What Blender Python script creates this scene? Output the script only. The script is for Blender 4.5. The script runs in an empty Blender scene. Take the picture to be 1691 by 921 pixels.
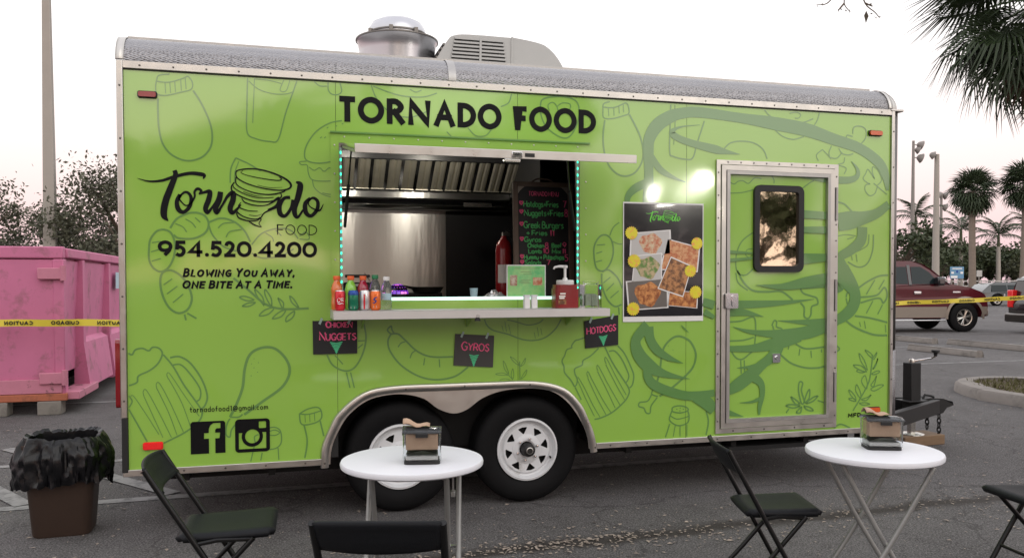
import bpy, math, random
from math import pi, sin, cos, radians as rad
from mathutils import Vector, Matrix, Euler
from mathutils.geometry import tessellate_polygon

scene = bpy.context.scene
COL = scene.collection
# ------------------------------------------------------------------ camera
cd = bpy.data.cameras.new("camera"); cam = bpy.data.objects.new("camera", cd); COL.objects.link(cam)
YAW, PITCH, ROLL = .2724, -.0274, -.002
f_ = Vector((sin(YAW)*cos(PITCH), cos(YAW)*cos(PITCH), sin(PITCH)))
r_ = Vector((cos(YAW), -sin(YAW), 0)); u_ = r_.cross(f_)
r2 = r_*cos(ROLL)+u_*sin(ROLL); u2 = u_*cos(ROLL)-r_*sin(ROLL)
cam.matrix_world = Matrix(((r2.x, u2.x, -f_.x, .8635), (r2.y, u2.y, -f_.y, -5.2311), (r2.z, u2.z, -f_.z, 1.487), (0, 0, 0, 1)))
cd.sensor_width = 36; cd.lens = 29.10; cd.shift_y = .02494
cd.clip_start = .05; cd.clip_end = 2000
scene.camera = cam
# ------------------------------------------------------------------ sky, sun, exposure
world = bpy.data.worlds.new("World"); scene.world = world; world.use_nodes = True
wn = world.node_tree; wn.nodes.clear()
def wnode(t): return wn.nodes.new(t)
wo = wnode('ShaderNodeOutputWorld'); bg = wnode('ShaderNodeBackground'); bg2 = wnode('ShaderNodeBackground'); wadd = wnode('ShaderNodeAddShader')
sky = wnode('ShaderNodeTexSky'); sky.sky_type = 'NISHITA'; sky.sun_disc = False
sky.sun_elevation = rad(4); sky.sun_rotation = pi; sky.air_density = 1.3; sky.dust_density = 2.0
bg.inputs['Strength'].default_value = .03
wn.links.new(sky.outputs[0], bg.inputs['Color'])
# thin bright haze layer of the dusk: pink at the horizon, white above, the same all the way round
geo = wnode('ShaderNodeNewGeometry'); sep = wnode('ShaderNodeSeparateXYZ'); ramp = wnode('ShaderNodeValToRGB'); neg = wnode('ShaderNodeMath')
neg.operation = 'MULTIPLY'; neg.inputs[1].default_value = -1
wn.links.new(geo.outputs['Incoming'], sep.inputs[0]); wn.links.new(sep.outputs['Z'], neg.inputs[0]); wn.links.new(neg.outputs[0], ramp.inputs[0])
cr = ramp.color_ramp
cr.elements[0].position = 0.0; cr.elements[0].color = (.70, .49, .52, 1)
cr.elements[1].position = 1.0; cr.elements[1].color = (1.0, .985, 1.05, 1)
for p, c in ((.05, (.74, .54, .56, 1)), (.11, (.79, .65, .65, 1)), (.18, (.86, .77, .76, 1)), (.28, (.94, .90, .90, 1)), (.45, (1.0, .98, .99, 1))):
    e = cr.elements.new(p); e.color = c
bg2.inputs['Strength'].default_value = 1.36
wn.links.new(ramp.outputs[0], bg2.inputs['Color'])
wn.links.new(bg.outputs[0], wadd.inputs[0]); wn.links.new(bg2.outputs[0], wadd.inputs[1]); wn.links.new(wadd.outputs[0], wo.inputs['Surface'])
sd = bpy.data.lights.new("sun", 'SUN'); sun = bpy.data.objects.new("sun", sd); COL.objects.link(sun)
sd.energy = .7; sd.angle = rad(60); sd.color = (1.0, .94, .87)
sun.rotation_euler = Vector((-.30, 1.0, -.50)).to_track_quat('-Z', 'Y').to_euler()
vs = scene.view_settings; vs.view_transform = 'Standard'; vs.look = 'None'; vs.exposure = 0.0; vs.gamma = 1.0; vs.use_curve_mapping = False
random.seed(7)
# ------------------------------------------------------------------ materials
MATS = {}
def lin(r, g, b):
    f = lambda v: (v/255/12.92) if v/255 <= .04045 else ((v/255+.055)/1.055)**2.4
    return (f(r), f(g), f(b))
def pm(name, col, rough=.5, metal=0, var=.12, vs_=6., bump=0, bs=60., coat=0, coat_r=.1, spec=.5, emit=0, ecol=None, trans=0, alpha=1, ior=1.45, stretch=(1, 1, 1), col2=None, c2lo=.45, c2hi=.62, c2s=3., rvar=0, aniso=0, bd=.003, bdet=4, coat_ior=1.5):
    m = bpy.data.materials.new(name); m.use_nodes = True; MATS[name] = m
    nt = m.node_tree; b = nt.nodes['Principled BSDF']; L = nt.links.new
    b.inputs['Roughness'].default_value = rough; b.inputs['Metallic'].default_value = metal
    b.inputs['Specular IOR Level'].default_value = spec; b.inputs['Coat Weight'].default_value = coat; b.inputs['Coat Roughness'].default_value = coat_r; b.inputs['Coat IOR'].default_value = coat_ior
    b.inputs['Transmission Weight'].default_value = trans; b.inputs['Alpha'].default_value = alpha; b.inputs['IOR'].default_value = ior
    if emit: b.inputs['Emission Color'].default_value = (*(ecol or col), 1); b.inputs['Emission Strength'].default_value = emit
    tc = nt.nodes.new('ShaderNodeTexCoord'); mp = nt.nodes.new('ShaderNodeMapping'); mp.inputs['Scale'].default_value = stretch
    L(tc.outputs['Object'], mp.inputs[0])
    n = nt.nodes.new('ShaderNodeTexNoise'); n.inputs['Scale'].default_value = vs_; n.inputs['Detail'].default_value = 6; n.inputs['Roughness'].default_value = .65
    L(mp.outputs[0], n.inputs['Vector'])
    mx = nt.nodes.new('ShaderNodeMix'); mx.data_type = 'RGBA'
    mx.inputs['A'].default_value = (*[c*(1-var) for c in col], 1); mx.inputs['B'].default_value = (*[min(1, c*(1+var)) for c in col], 1)
    L(n.outputs['Fac'], mx.inputs['Factor']); out = mx.outputs['Result']
    if col2:
        n2 = nt.nodes.new('ShaderNodeTexNoise'); n2.inputs['Scale'].default_value = c2s; n2.inputs['Detail'].default_value = 8; n2.inputs['Roughness'].default_value = .7
        L(mp.outputs[0], n2.inputs['Vector'])
        mr = nt.nodes.new('ShaderNodeMapRange'); mr.inputs['From Min'].default_value = c2lo; mr.inputs['From Max'].default_value = c2hi
        L(n2.outputs['Fac'], mr.inputs['Value'])
        m2 = nt.nodes.new('ShaderNodeMix'); m2.data_type = 'RGBA'; m2.inputs['B'].default_value = (*col2, 1)
        L(mr.outputs[0], m2.inputs['Factor']); L(out, m2.inputs['A']); out = m2.outputs['Result']
    L(out, b.inputs['Base Color'])
    if rvar:
        mr = nt.nodes.new('ShaderNodeMapRange'); mr.inputs['To Min'].default_value = max(0, rough-rvar); mr.inputs['To Max'].default_value = min(1, rough+rvar)
        mr.inputs['From Min'].default_value = .3; mr.inputs['From Max'].default_value = .7
        L(n.outputs['Fac'], mr.inputs['Value']); L(mr.outputs[0], b.inputs['Roughness'])
    if bump:
        nb = nt.nodes.new('ShaderNodeTexNoise'); nb.inputs['Scale'].default_value = bs; nb.inputs['Detail'].default_value = bdet
        L(mp.outputs[0], nb.inputs['Vector'])
        bp = nt.nodes.new('ShaderNodeBump'); bp.inputs['Strength'].default_value = min(1, bump); bp.inputs['Distance'].default_value = bd
        L(nb.outputs['Fac'], bp.inputs['Height']); L(bp.outputs[0], b.inputs['Normal'])
        if coat: L(bp.outputs[0], b.inputs['Coat Normal'])
    if aniso:
        b.inputs['Anisotropic'].default_value = aniso
        tg = nt.nodes.new('ShaderNodeTangent'); tg.direction_type = 'RADIAL'; tg.axis = 'Z'; L(tg.outputs[0], b.inputs['Tangent']); b.inputs['Anisotropic Rotation'].default_value = .25
    return m
WRAP = dict(rough=.33, var=.03, vs_=1.5, bump=.6, bs=1.5, coat=1, coat_r=.07, coat_ior=1.7, bd=.022, bdet=0)
pm('green', (.262, .485, .058), **WRAP)
pm('line', (.115, .262, .055), **WRAP)
pm('swirl', (.100, .245, .056), **WRAP)
pm('black_vinyl', (.006, .006, .007), rough=.45, var=.2, bump=.45, bs=2.0, spec=.15, bd=.01)
pm('shelf_alu', (.60, .58, .56), rough=.5, metal=.5, var=.08, vs_=9)
pm('alu', (.54, .52, .485), rough=.36, metal=1, var=.08, vs_=9, rvar=.10)
pm('alu_dull', (.40, .39, .375), rough=.42, metal=.9, var=.10, vs_=14, rvar=.10)
pm('dark_alu', (.16, .15, .14), rough=.35, metal=.9, var=.2)
pm('steel', (.62, .615, .59), rough=.33, metal=1, var=.08, vs_=3, aniso=.8, bump=.6, bs=1.0, bd=.012, stretch=(4.5, 1, .8))
pm('steel_plain', (.55, .54, .50), rough=.25, metal=1, var=.1)
pm('baffle_steel', (.56, .53, .44), rough=.38, metal=.75, var=.15, vs_=8)
pm('galv', (.50, .50, .52), rough=.28, metal=1, var=.12, vs_=4, bump=.1, bs=4, stretch=(1, 1, .15))
pm('white_plastic', (.70, .71, .74), rough=.42, var=.03, bump=.1, bs=120)
pm('ac_plastic', (.46, .46, .44), rough=.55, var=.06, vs_=5)
pm('black', (.012, .012, .012), rough=.55, var=.2)
pm('mirror_glass', (.62, .52, .37), rough=.03, metal=1, var=.04, bump=.3, bs=3)
pm('black_gloss', (.006, .006, .007), rough=.12, var=.2)
pm('chair_black', (.011, .012, .014), spec=.16, rough=.5, var=.15, vs_=20, bump=.25, bs=260)
pm('chair_tube', (.006, .006, .006), rough=.3, spec=.35, var=.1)
pm('rubber', (.0055, .0055, .006), rough=.7, spec=.2, var=.3, vs_=12, bump=.2, bs=90)
pm('rim_white', (.66, .67, .68), rough=.35, var=.06, vs_=10, col2=(.30, .28, .25), c2lo=.60, c2hi=.80, c2s=7)
pm('chrome', (.75, .75, .75), rough=.12, metal=1, var=.03)
pm('grey_tube', (.26, .26, .25), rough=.45, metal=.4, var=.12, vs_=20)
pm('red_lens', (.27, .008, .014), rough=.18, var=.15, vs_=60, coat=.5)
pm('bright_red_lens', (.85, .02, .02), rough=.15, var=.1, vs_=60, coat=.6)
pm('amber_lens', (.62, .10, .02), rough=.2, var=.15, vs_=60, coat=.5)
pm('liner', (.02, .02, .021), rough=.35, var=.2)
pm('liner_dark', (.009, .009, .010), rough=.30, var=.2)
pm('under', (.010, .010, .010), rough=.8, var=.3)
pm('wood', (.20, .13, .075), rough=.7, var=.3, vs_=9, stretch=(1, 8, 8))
pm('chalkboard', (.010, .010, .011), rough=.6, var=.3, vs_=8)
pm('chalkboard_grey', (.045, .042, .040), rough=.55, var=.15, vs_=8)
pm('chalk_pink', (.72, .10, .22), rough=.9, var=.3, vs_=150)
pm('chalk_green', (.09, .48, .14), rough=.9, var=.3, vs_=150)
pm('chalk_mint', (.08, .50, .24), rough=.9, var=.3, vs_=150)
pm('frame_wood', (.10, .065, .045), rough=.5, var=.3, vs_=30)
pm('paper', (.75, .74, .72), rough=.6, var=.04)
pm('white', (.78, .78, .77), rough=.4, var=.03)
pm('poster_black', (.008, .008, .011), rough=.14, var=.2, coat=.45, coat_r=.04, bump=.5, bs=3, bd=.008, bdet=1)
pm('burst', (.70, .62, .03), rough=.3, var=.1, col2=(.8, .30, .10), c2lo=.5, c2hi=.65, c2s=45)
pm('logo_green', (.13, .62, .05), rough=.3, var=.05)
for i, (a, b_) in enumerate((((.62, .50, .33), (.50, .16, .08)), ((.50, .38, .22), (.10, .22, .04)), ((.60, .55, .45), (.30, .12, .07)), ((.48, .22, .08), (.12, .05, .02)), ((.45, .13, .05), (.62, .34, .16)), ((.60, .26, .08), (.25, .07, .02)))):
    pm('food%d' % i, a, rough=.25, var=.35, vs_=40, col2=b_, c2lo=.42, c2hi=.58, c2s=28, coat=.3)
pm('plate', (.5, .49, .47), rough=.3, var=.05)
pm('clear', (.93, .95, .96), rough=.04, trans=1, ior=1.25, var=.02)
pm('clear_smoke', (.16, .17, .18), rough=.12, trans=.75, ior=1.3, var=.05)
pm('glass', (.95, .97, .97), rough=.02, trans=1, ior=1.35, var=.01)
pm('napkin', (.42, .29, .20), rough=.9, var=.10, vs_=30, bump=.2, bs=60)
pm('bin_brown', (.045, .028, .020), rough=.50, var=.12, vs_=10, bump=.15, bs=150)
pm('bag', (.004, .004, .005), rough=.28, var=.3, vs_=9, bump=.5, bs=30, bd=.004, spec=.38)
pm('pink', (.54, .155, .285), rough=.55, var=.16, vs_=2.2, bump=.2, bs=14, col2=(.27, .11, .14), c2lo=.54, c2hi=.70, c2s=3.2)
pm('pink_worn', (.52, .19, .27), rough=.6, var=.2, vs_=4, col2=(.07, .035, .03), c2lo=.58, c2hi=.66, c2s=5.5)
pm('rust_orange', (.42, .13, .07), rough=.7, var=.3, vs_=6, col2=(.09, .04, .025), c2lo=.52, c2hi=.7, c2s=6)
pm('concrete', (.23, .21, .19), rough=.9, var=.18, vs_=5, bump=.4, bs=40, col2=(.10, .095, .085), c2lo=.52, c2hi=.75, c2s=2.6)
pm('pole_concrete', (.36, .33, .29), rough=.85, var=.1, vs_=2, bump=.2, bs=60)
pm('paint_line', (.235, .23, .225), rough=.8, var=.15, vs_=25, col2=(.10, .10, .10), c2lo=.48, c2hi=.64, c2s=9)
pm('tape', (.72, .58, .06), rough=.35, var=.06, vs_=5)
pm('tape_ink', (.02, .018, .012), rough=.5, var=.1)
pm('bark', (.13, .10, .075), rough=.95, var=.35, vs_=6, bump=.6, bs=12, stretch=(1, 1, .4))
pm('palm_bark', (.23, .19, .155), rough=.95, var=.25, vs_=3, bump=.5, bs=9, stretch=(.5, .5, 3))
pm('leaf_a', (.045, .062, .024), rough=.6, var=.45, vs_=1.2)
pm('leaf_l', (.085, .088, .055), rough=.7, var=.5, vs_=1.2)  # haze over the left trees put into a lighter, greyer leaf colour
pm('leaf_b', (.060, .066, .030), rough=.6, var=.45, vs_=1.5)
pm('leaf_c', (.075, .060, .040), rough=.7, var=.4, vs_=1.5)
pm('frond', (.030, .050, .018), rough=.45, var=.4, vs_=2)
pm('frond_far', (.035, .055, .024), rough=.55, var=.4, vs_=.8)
pm('frond_dead', (.10, .065, .04), rough=.8, var=.3, vs_=3)
pm('dead_leaf', (.31, .26, .215), rough=.85, var=.75, vs_=9)
pm('grass', (.10, .095, .035), rough=.9, var=.55, vs_=4)
pm('dirt', (.085, .062, .042), rough=.95, var=.4, vs_=6, bump=.5, bs=30)
pm('maroon', (.075, .006, .012), rough=.25, var=.1, coat=.45, coat_r=.04, spec=.3)
pm('tan_paint', (.24, .205, .17), rough=.35, metal=.2, var=.05, coat=.4)
pm('car_black', (.010, .010, .012), rough=.2, var=.1, coat=.9, coat_r=.04)
pm('car_dark', (.015, .025, .030), rough=.2, var=.1, coat=.9, coat_r=.04)
pm('car_glass', (.010, .018, .020), rough=.05, var=.1, spec=.3)
pm('alloy', (.52, .50, .46), rough=.28, metal=.9, var=.05)
pm('sign_blue', (.12, .27, .42), rough=.4, var=.05)
pm('fence_white', (.45, .44, .42), rough=.6, var=.1)
pm('lamp_metal', (.24, .22, .20), rough=.5, var=.1)
pm('flood_lens', (1, .96, .86), emit=150, ecol=(1, .95, .84), var=0)
pm('bulb', (1, .9, .75), emit=14, ecol=(1, .92, .76), var=0)
pm('led', (.05, .8, .45), emit=3.2, ecol=(.03, .80, .42), var=0)
pm('led_white', (.6, .9, .8), emit=1.3, ecol=(.62, 1.0, .82), var=.2, vs_=30)
pm('led_strip', (.30, .40, .36), rough=.4, var=.1)
pm('purple', (.20, .03, .62), rough=.12, var=.5, vs_=40, emit=.5, ecol=(.25, .03, .85), coat=1)
pm('magenta', (.75, .12, .62), rough=.12, var=.3, vs_=40, emit=.9, ecol=(.9, .2, .75), coat=1)
pm('flyer', (.30, .62, .22), rough=.25, var=.25, vs_=6, coat=.6, col2=(.06, .50, .16), c2lo=.45, c2hi=.6, c2s=4)
pm('ketchup', (.22, .012, .012), rough=.22, var=.1, coat=.5)
pm('red_paint', (.30, .015, .018), rough=.25, var=.1, coat=.5)
pm('can_red', (.62, .015, .03), rough=.22, metal=.3, var=.05, coat=.4)
pm('can_green', (.01, .19, .10), rough=.22, metal=.4, var=.1, coat=.4)
pm('can_blue', (.02, .07, .30), rough=.25, metal=.4, var=.1)
pm('can_silver', (.62, .62, .63), rough=.25, metal=.7, var=.05)
pm('can_orange', (.80, .16, .02), rough=.22, metal=.3, var=.05, coat=.4)
pm('cap_orange', (.80, .13, .03), rough=.4, var=.04)
pm('cap_green', (.02, .20, .08), rough=.4, var=.04)
pm('drink_orange', (.72, .17, .04), rough=.1, var=.1, coat=.8)
pm('drink_green', (.26, .62, .07), rough=.1, var=.1, coat=.8)
pm('drink_red', (.36, .012, .04), rough=.1, var=.1, coat=.8)
pm('pet_clear', (.80, .84, .80), rough=.06, trans=.9, ior=1.2, var=.03)
pm('label_blue', (.40, .58, .66), rough=.35, var=.2, vs_=40)
pm('label_ink', (.8, .78, .72), rough=.35, var=.1)
pm('money', (.34, .40, .30), rough=.8, var=.35, vs_=35)
def diamond_plate():
    m = pm('diamond', (.29, .285, .29), rough=.34, metal=1, var=.10, vs_=3)
    nt = m.node_tree; L = nt.links.new; b = nt.nodes['Principled BSDF']
    tc = nt.nodes.new('ShaderNodeTexCoord'); outs = []
    for a in (45, -45):
        mp = nt.nodes.new('ShaderNodeMapping'); mp.inputs['Rotation'].default_value = (0, rad(a), 0); mp.inputs['Scale'].default_value = (36, 36, 110)
        L(tc.outputs['Object'], mp.inputs[0]); v = nt.nodes.new('ShaderNodeTexVoronoi'); v.inputs['Scale'].default_value = 1.0; v.inputs['Randomness'].default_value = .35
        L(mp.outputs[0], v.inputs['Vector']); outs.append(v.outputs['Distance'])
    mn = nt.nodes.new('ShaderNodeMath'); mn.operation = 'MINIMUM'; L(outs[0], mn.inputs[0]); L(outs[1], mn.inputs[1])
    bp = nt.nodes.new('ShaderNodeBump'); bp.invert = True; bp.inputs['Strength'].default_value = .9; bp.inputs['Distance'].default_value = .008
    L(mn.outputs[0], bp.inputs['Height']); L(bp.outputs[0], b.inputs['Normal'])
diamond_plate()
def asphalt():
    m = bpy.data.materials.new('asphalt'); m.use_nodes = True; MATS['asphalt'] = m
    nt = m.node_tree; L = nt.links.new; b = nt.nodes['Principled BSDF']; b.inputs['Roughness'].default_value = .88; b.inputs['Specular IOR Level'].default_value = .35
    tc = nt.nodes.new('ShaderNodeTexCoord')
    def noise(s, d=6, r=.6, st=None):
        n = nt.nodes.new('ShaderNodeTexNoise'); n.inputs['Scale'].default_value = s; n.inputs['Detail'].default_value = d; n.inputs['Roughness'].default_value = r
        if st:
            mp = nt.nodes.new('ShaderNodeMapping'); mp.inputs['Scale'].default_value = st; L(tc.outputs['Object'], mp.inputs[0]); L(mp.outputs[0], n.inputs['Vector'])
        else: L(tc.outputs['Object'], n.inputs['Vector'])
        return n.outputs['Fac']
    def mr(v, a, b2, c=0., d=1.):
        n = nt.nodes.new('ShaderNodeMapRange'); n.inputs[1].default_value = a; n.inputs[2].default_value = b2; n.inputs[3].default_value = c; n.inputs[4].default_value = d
        L(v, n.inputs[0]); return n.outputs[0]
    def mix(fac, A, B):
        n = nt.nodes.new('ShaderNodeMix'); n.data_type = 'RGBA'; L(fac, n.inputs['Factor'])
        for k, v in (('A', A), ('B', B)):
            if isinstance(v, tuple): n.inputs[k].default_value = (*v, 1)
            else: L(v, n.inputs[k])
        return n.outputs['Result']
    c = mix(mr(noise(.35, 5), .35, .65), (.085, .080, .079), (.150, .142, .141))
    c = mix(mr(noise(1.7, 8, .75), .50, .68, 0, .7), c, (.048, .043, .041))
    c = mix(mr(noise(14, 6, .75), .52, .66, 0, .55), c, (.19, .18, .175))
    c = mix(mr(noise(9, 6, .75), .52, .66, 0, .65), c, (.036, .032, .030))
    c = mix(mr(noise(75, 3, .8), .47, .62, 0, .8), c, (.27, .26, .25))
    c = mix(mr(noise(100, 3, .8), .46, .60, 0, .85), c, (.022, .020, .020))
    vo = nt.nodes.new('ShaderNodeTexVoronoi'); vo.feature = 'DISTANCE_TO_EDGE'; vo.inputs['Scale'].default_value = .55
    wv = nt.nodes.new('ShaderNodeVectorMath'); wv.operation = 'MULTIPLY_ADD'; wv.inputs[1].default_value = (.5, .5, .5)
    nn = nt.nodes.new('ShaderNodeTexNoise'); nn.inputs['Scale'].default_value = 3.0; nn.inputs['Detail'].default_value = 6; L(tc.outputs['Object'], nn.inputs['Vector'])
    L(nn.outputs['Color'], wv.inputs[0]); L(tc.outputs['Object'], wv.inputs[2]); L(wv.outputs[0], vo.inputs['Vector'])
    c = mix(mr(vo.outputs['Distance'], .002, .008, .42, 0), c, (.020, .018, .017))
    # old seam with trodden-in dirt across the foreground
    sp = nt.nodes.new('ShaderNodeSeparateXYZ'); L(tc.outputs['Object'], sp.inputs[0])
    ma = nt.nodes.new('ShaderNodeMath'); ma.operation = 'MULTIPLY_ADD'; ma.inputs[1].default_value = -.045; ma.inputs[2].default_value = .0; L(sp.outputs['X'], ma.inputs[0])
    ad = nt.nodes.new('ShaderNodeMath'); ad.operation = 'ADD'; L(sp.outputs['Y'], ad.inputs[0]); L(ma.outputs[0], ad.inputs[1])
    of = nt.nodes.new('ShaderNodeMath'); of.operation = 'ADD'; of.inputs[1].default_value = .93; L(ad.outputs[0], of.inputs[0])
    wob = nt.nodes.new('ShaderNodeMath'); wob.operation = 'MULTIPLY_ADD'; wob.inputs[1].default_value = .30; L(noise(2.2, 5), wob.inputs[0]); L(of.outputs[0], wob.inputs[2])
    sb = nt.nodes.new('ShaderNodeMath'); sb.operation = 'SUBTRACT'; sb.inputs[1].default_value = .15; L(wob.outputs[0], sb.inputs[0])
    ab = nt.nodes.new('ShaderNodeMath'); ab.operation = 'ABSOLUTE'; L(sb.outputs[0], ab.inputs[0])
    c = mix(mr(ab.outputs[0], .03, .12, .80, 0), c, (.030, .024, .019))
    L(c, b.inputs['Base Color'])
    bp = nt.nodes.new('ShaderNodeBump'); bp.inputs['Strength'].default_value = .8; bp.inputs['Distance'].default_value = .012
    L(noise(110, 3, .8), bp.inputs['Height']); L(bp.outputs[0], b.inputs['Normal'])
asphalt()
# ------------------------------------------------------------------ mesh helpers
def spl(pts, closed=False, n=6):
    P = [tuple(p) for p in pts]; N = len(P)
    if N < 3: return P
    out = []
    rng = N if closed else N-1
    for i in range(rng):
        p0 = P[(i-1) % N] if closed or i > 0 else P[0]; p1 = P[i]; p2 = P[(i+1) % N]; p3 = P[(i+2) % N] if closed or i+2 < N else P[-1]
        for k in range(n):
            t = k/n
            out.append(tuple(.5*((2*b)+(-a+c)*t+(2*a-5*b+4*c-d)*t*t+(-a+3*b-3*c+d)*t**3) for a, b, c, d in zip(p0, p1, p2, p3)))
    if not closed: out.append(P[-1])
    return out
class MB:
    def __init__(s): s.v = []; s.f = []; s.mi = []; s.cur = 0
    def add(s, vs_, fs):
        o = len(s.v); s.v += [tuple(p) for p in vs_]; s.f += [tuple(i+o for i in f) for f in fs]; s.mi += [s.cur]*len(fs); return s
    def box(s, x0, x1, y0, y1, z0, z1):
        return s.add([(x0, y0, z0), (x1, y0, z0), (x1, y1, z0), (x0, y1, z0), (x0, y0, z1), (x1, y0, z1), (x1, y1, z1), (x0, y1, z1)],
                     [(0, 3, 2, 1), (4, 5, 6, 7), (0, 1, 5, 4), (1, 2, 6, 5), (2, 3, 7, 6), (3, 0, 4, 7)])
    def tube(s, pts, r, n=8, caps=True):
        P = [Vector(p) for p in pts]; rs = r if isinstance(r, (list, tuple)) else [r]*len(P)
        vs_ = []; fs = []; nrm = None
        for i, p in enumerate(P):
            t = (P[min(i+1, len(P)-1)]-P[max(i-1, 0)]).normalized()
            if nrm is None: nrm = t.orthogonal().normalized()
            else: nrm = (nrm - t*nrm.dot(t)); nrm = nrm.normalized() if nrm.length > 1e-6 else t.orthogonal().normalized()
            b = t.cross(nrm)
            for k in range(n):
                a = 2*pi*k/n+pi/n; vs_.append(p+(nrm*cos(a)+b*sin(a))*rs[i])
        for i in range(len(P)-1):
            for k in range(n):
                a = i*n+k; b2 = i*n+(k+1) % n; fs.append((a, b2, b2+n, a+n))
        if caps: fs += [tuple(range(n-1, -1, -1)), tuple((len(P)-1)*n+k for k in range(n))]
        return s.add(vs_, fs)
    def lathe(s, prof, n=24, c=(0, 0, 0), axis='z', a0=0, a1=2*pi):
        vs_ = []; fs = []; full = abs(a1-a0-2*pi) < 1e-6; m = n if full else n+1
        for k in range(m):
            a = a0+(a1-a0)*k/n
            for (r, z) in prof:
                if axis == 'z': p = (c[0]+r*cos(a), c[1]+r*sin(a), c[2]+z)
                elif axis == 'y': p = (c[0]+r*cos(a), c[1]+z, c[2]+r*sin(a))
                else: p = (c[0]+z, c[1]+r*cos(a), c[2]+r*sin(a))
                vs_.append(p)
        q = len(prof)
        for k in range(n):
            k2 = (k+1) % m
            for j in range(q-1):
                A, B, C, D = k*q+j, k2*q+j, k2*q+j+1, k*q+j+1
                fs.append((A, B, C, D) if axis != 'y' else (A, D, C, B))
        return s.add(vs_, fs)
    def prism(s, poly, a, b, plane='xz', holes=()):
        # polygon (u,v) extruded between a and b on the third axis
        def P(u, v, w): return (u, w, v) if plane == 'xz' else ((u, v, w) if plane == 'xy' else (w, u, v))
        loops = [list(poly)]+[list(h) for h in holes]; flat = [p for l in loops for p in l]; N = len(flat)
        tri = tessellate_polygon([[Vector((p[0], p[1], 0)) for p in l] for l in loops])
        vs_ = [P(u, v, a) for u, v in flat]+[P(u, v, b) for u, v in flat]
        fs = [tuple(t) for t in tri]+[tuple(i+N for i in reversed(t)) for t in tri]
        o = 0
        for l in loops:
            n = len(l)
            for i in range(n): j = (i+1) % n; fs.append((o+i, o+j, o+j+N, o+i+N))
            o += n
        return s.add(vs_, fs)
    def grid(s, fn, nu, nv):
        vs_ = [fn(i/nu, j/nv) for i in range(nu+1) for j in range(nv+1)]
        fs = [(i*(nv+1)+j, (i+1)*(nv+1)+j, (i+1)*(nv+1)+j+1, i*(nv+1)+j+1) for i in range(nu) for j in range(nv)]
        return s.add(vs_, fs)
    def ribbon(s, pts, fmap, closed=False, off=0.):
        # pts: (u,v,width); flat ribbon mapped to space by fmap(u,v,offset)
        N = len(pts); vs_ = []; fs = []
        for i in range(N):
            a = pts[(i-1) % N] if (closed or i > 0) else pts[i]; b = pts[(i+1) % N] if (closed or i < N-1) else pts[i]
            dx, dy = b[0]-a[0], b[1]-a[1]; l = math.hypot(dx, dy) or 1e-9; nx, ny = -dy/l, dx/l
            if 0 < i < N-1 or closed:
                q = pts[i]; p_ = pts[(i-1) % N]; e1 = (q[0]-p_[0], q[1]-p_[1]); l1 = math.hypot(*e1) or 1e-9
                cs = abs((-e1[1]/l1)*nx+(e1[0]/l1)*ny); m = 1/max(.5, cs)
            else: m = 1
            w = pts[i][2]/2*m
            vs_ += [fmap(pts[i][0]+nx*w, pts[i][1]+ny*w, off), fmap(pts[i][0]-nx*w, pts[i][1]-ny*w, off)]
        for i in range(N if closed else N-1):
            j = (i+1) % N; fs.append((2*i+1, 2*j+1, 2*j, 2*i))
        return s.add(vs_, fs)
    def build(s, name, mat, parent=None, smooth=True, bevel=0, seg=2, ang=40, kind=None, solid=0):
        me = bpy.data.meshes.new(name); me.from_pydata(s.v, [], s.f)
        for m in (mat if isinstance(mat, (list, tuple)) else [mat]): me.materials.append(MATS[m])
        if max(s.mi, default=0): me.polygons.foreach_set('material_index', s.mi)
        me.update()
        if smooth:
            me.shade_smooth(); me.set_sharp_from_angle(angle=rad(ang))
        o = bpy.data.objects.new(name, me); COL.objects.link(o)
        if parent: o.parent = parent
        if solid: md = o.modifiers.new('thickness', 'SOLIDIFY'); md.thickness = solid
        if bevel: md = o.modifiers.new('bevel', 'BEVEL'); md.width = bevel; md.segments = seg; md.limit_method = 'ANGLE'; md.angle_limit = rad(35)
        if kind: o['kind'] = kind
        return o
def tag(o, label, cat, group=None):
    o['label'] = label; o['category'] = cat
    if group: o['group'] = group
    return o
def thing(name, label, cat, loc=(0, 0, 0), rz=0, group=None):
    o = bpy.data.objects.new(name, None); COL.objects.link(o); o.location = loc; o.rotation_euler = (0, 0, rz); o.empty_display_size = .1
    return tag(o, label, cat, group)
def copy_tree(o, parent=None):
    c = o.copy(); COL.objects.link(c)
    if parent: c.parent = parent
    for ch in list(o.children): copy_tree(ch, c)
    return c
def rrect(x0, x1, z0, z1, r, n=5):
    out = []
    for cx, cz, a in ((x1-r, z1-r, 0), (x0+r, z1-r, 90), (x0+r, z0+r, 180), (x1-r, z0+r, 270)):
        for k in range(n+1): t = rad(a+90*k/n); out.append((cx+r*cos(t), cz+r*sin(t)))
    return out
def wallmap(u, v, off): return (u, -.0016-off, v)
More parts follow.
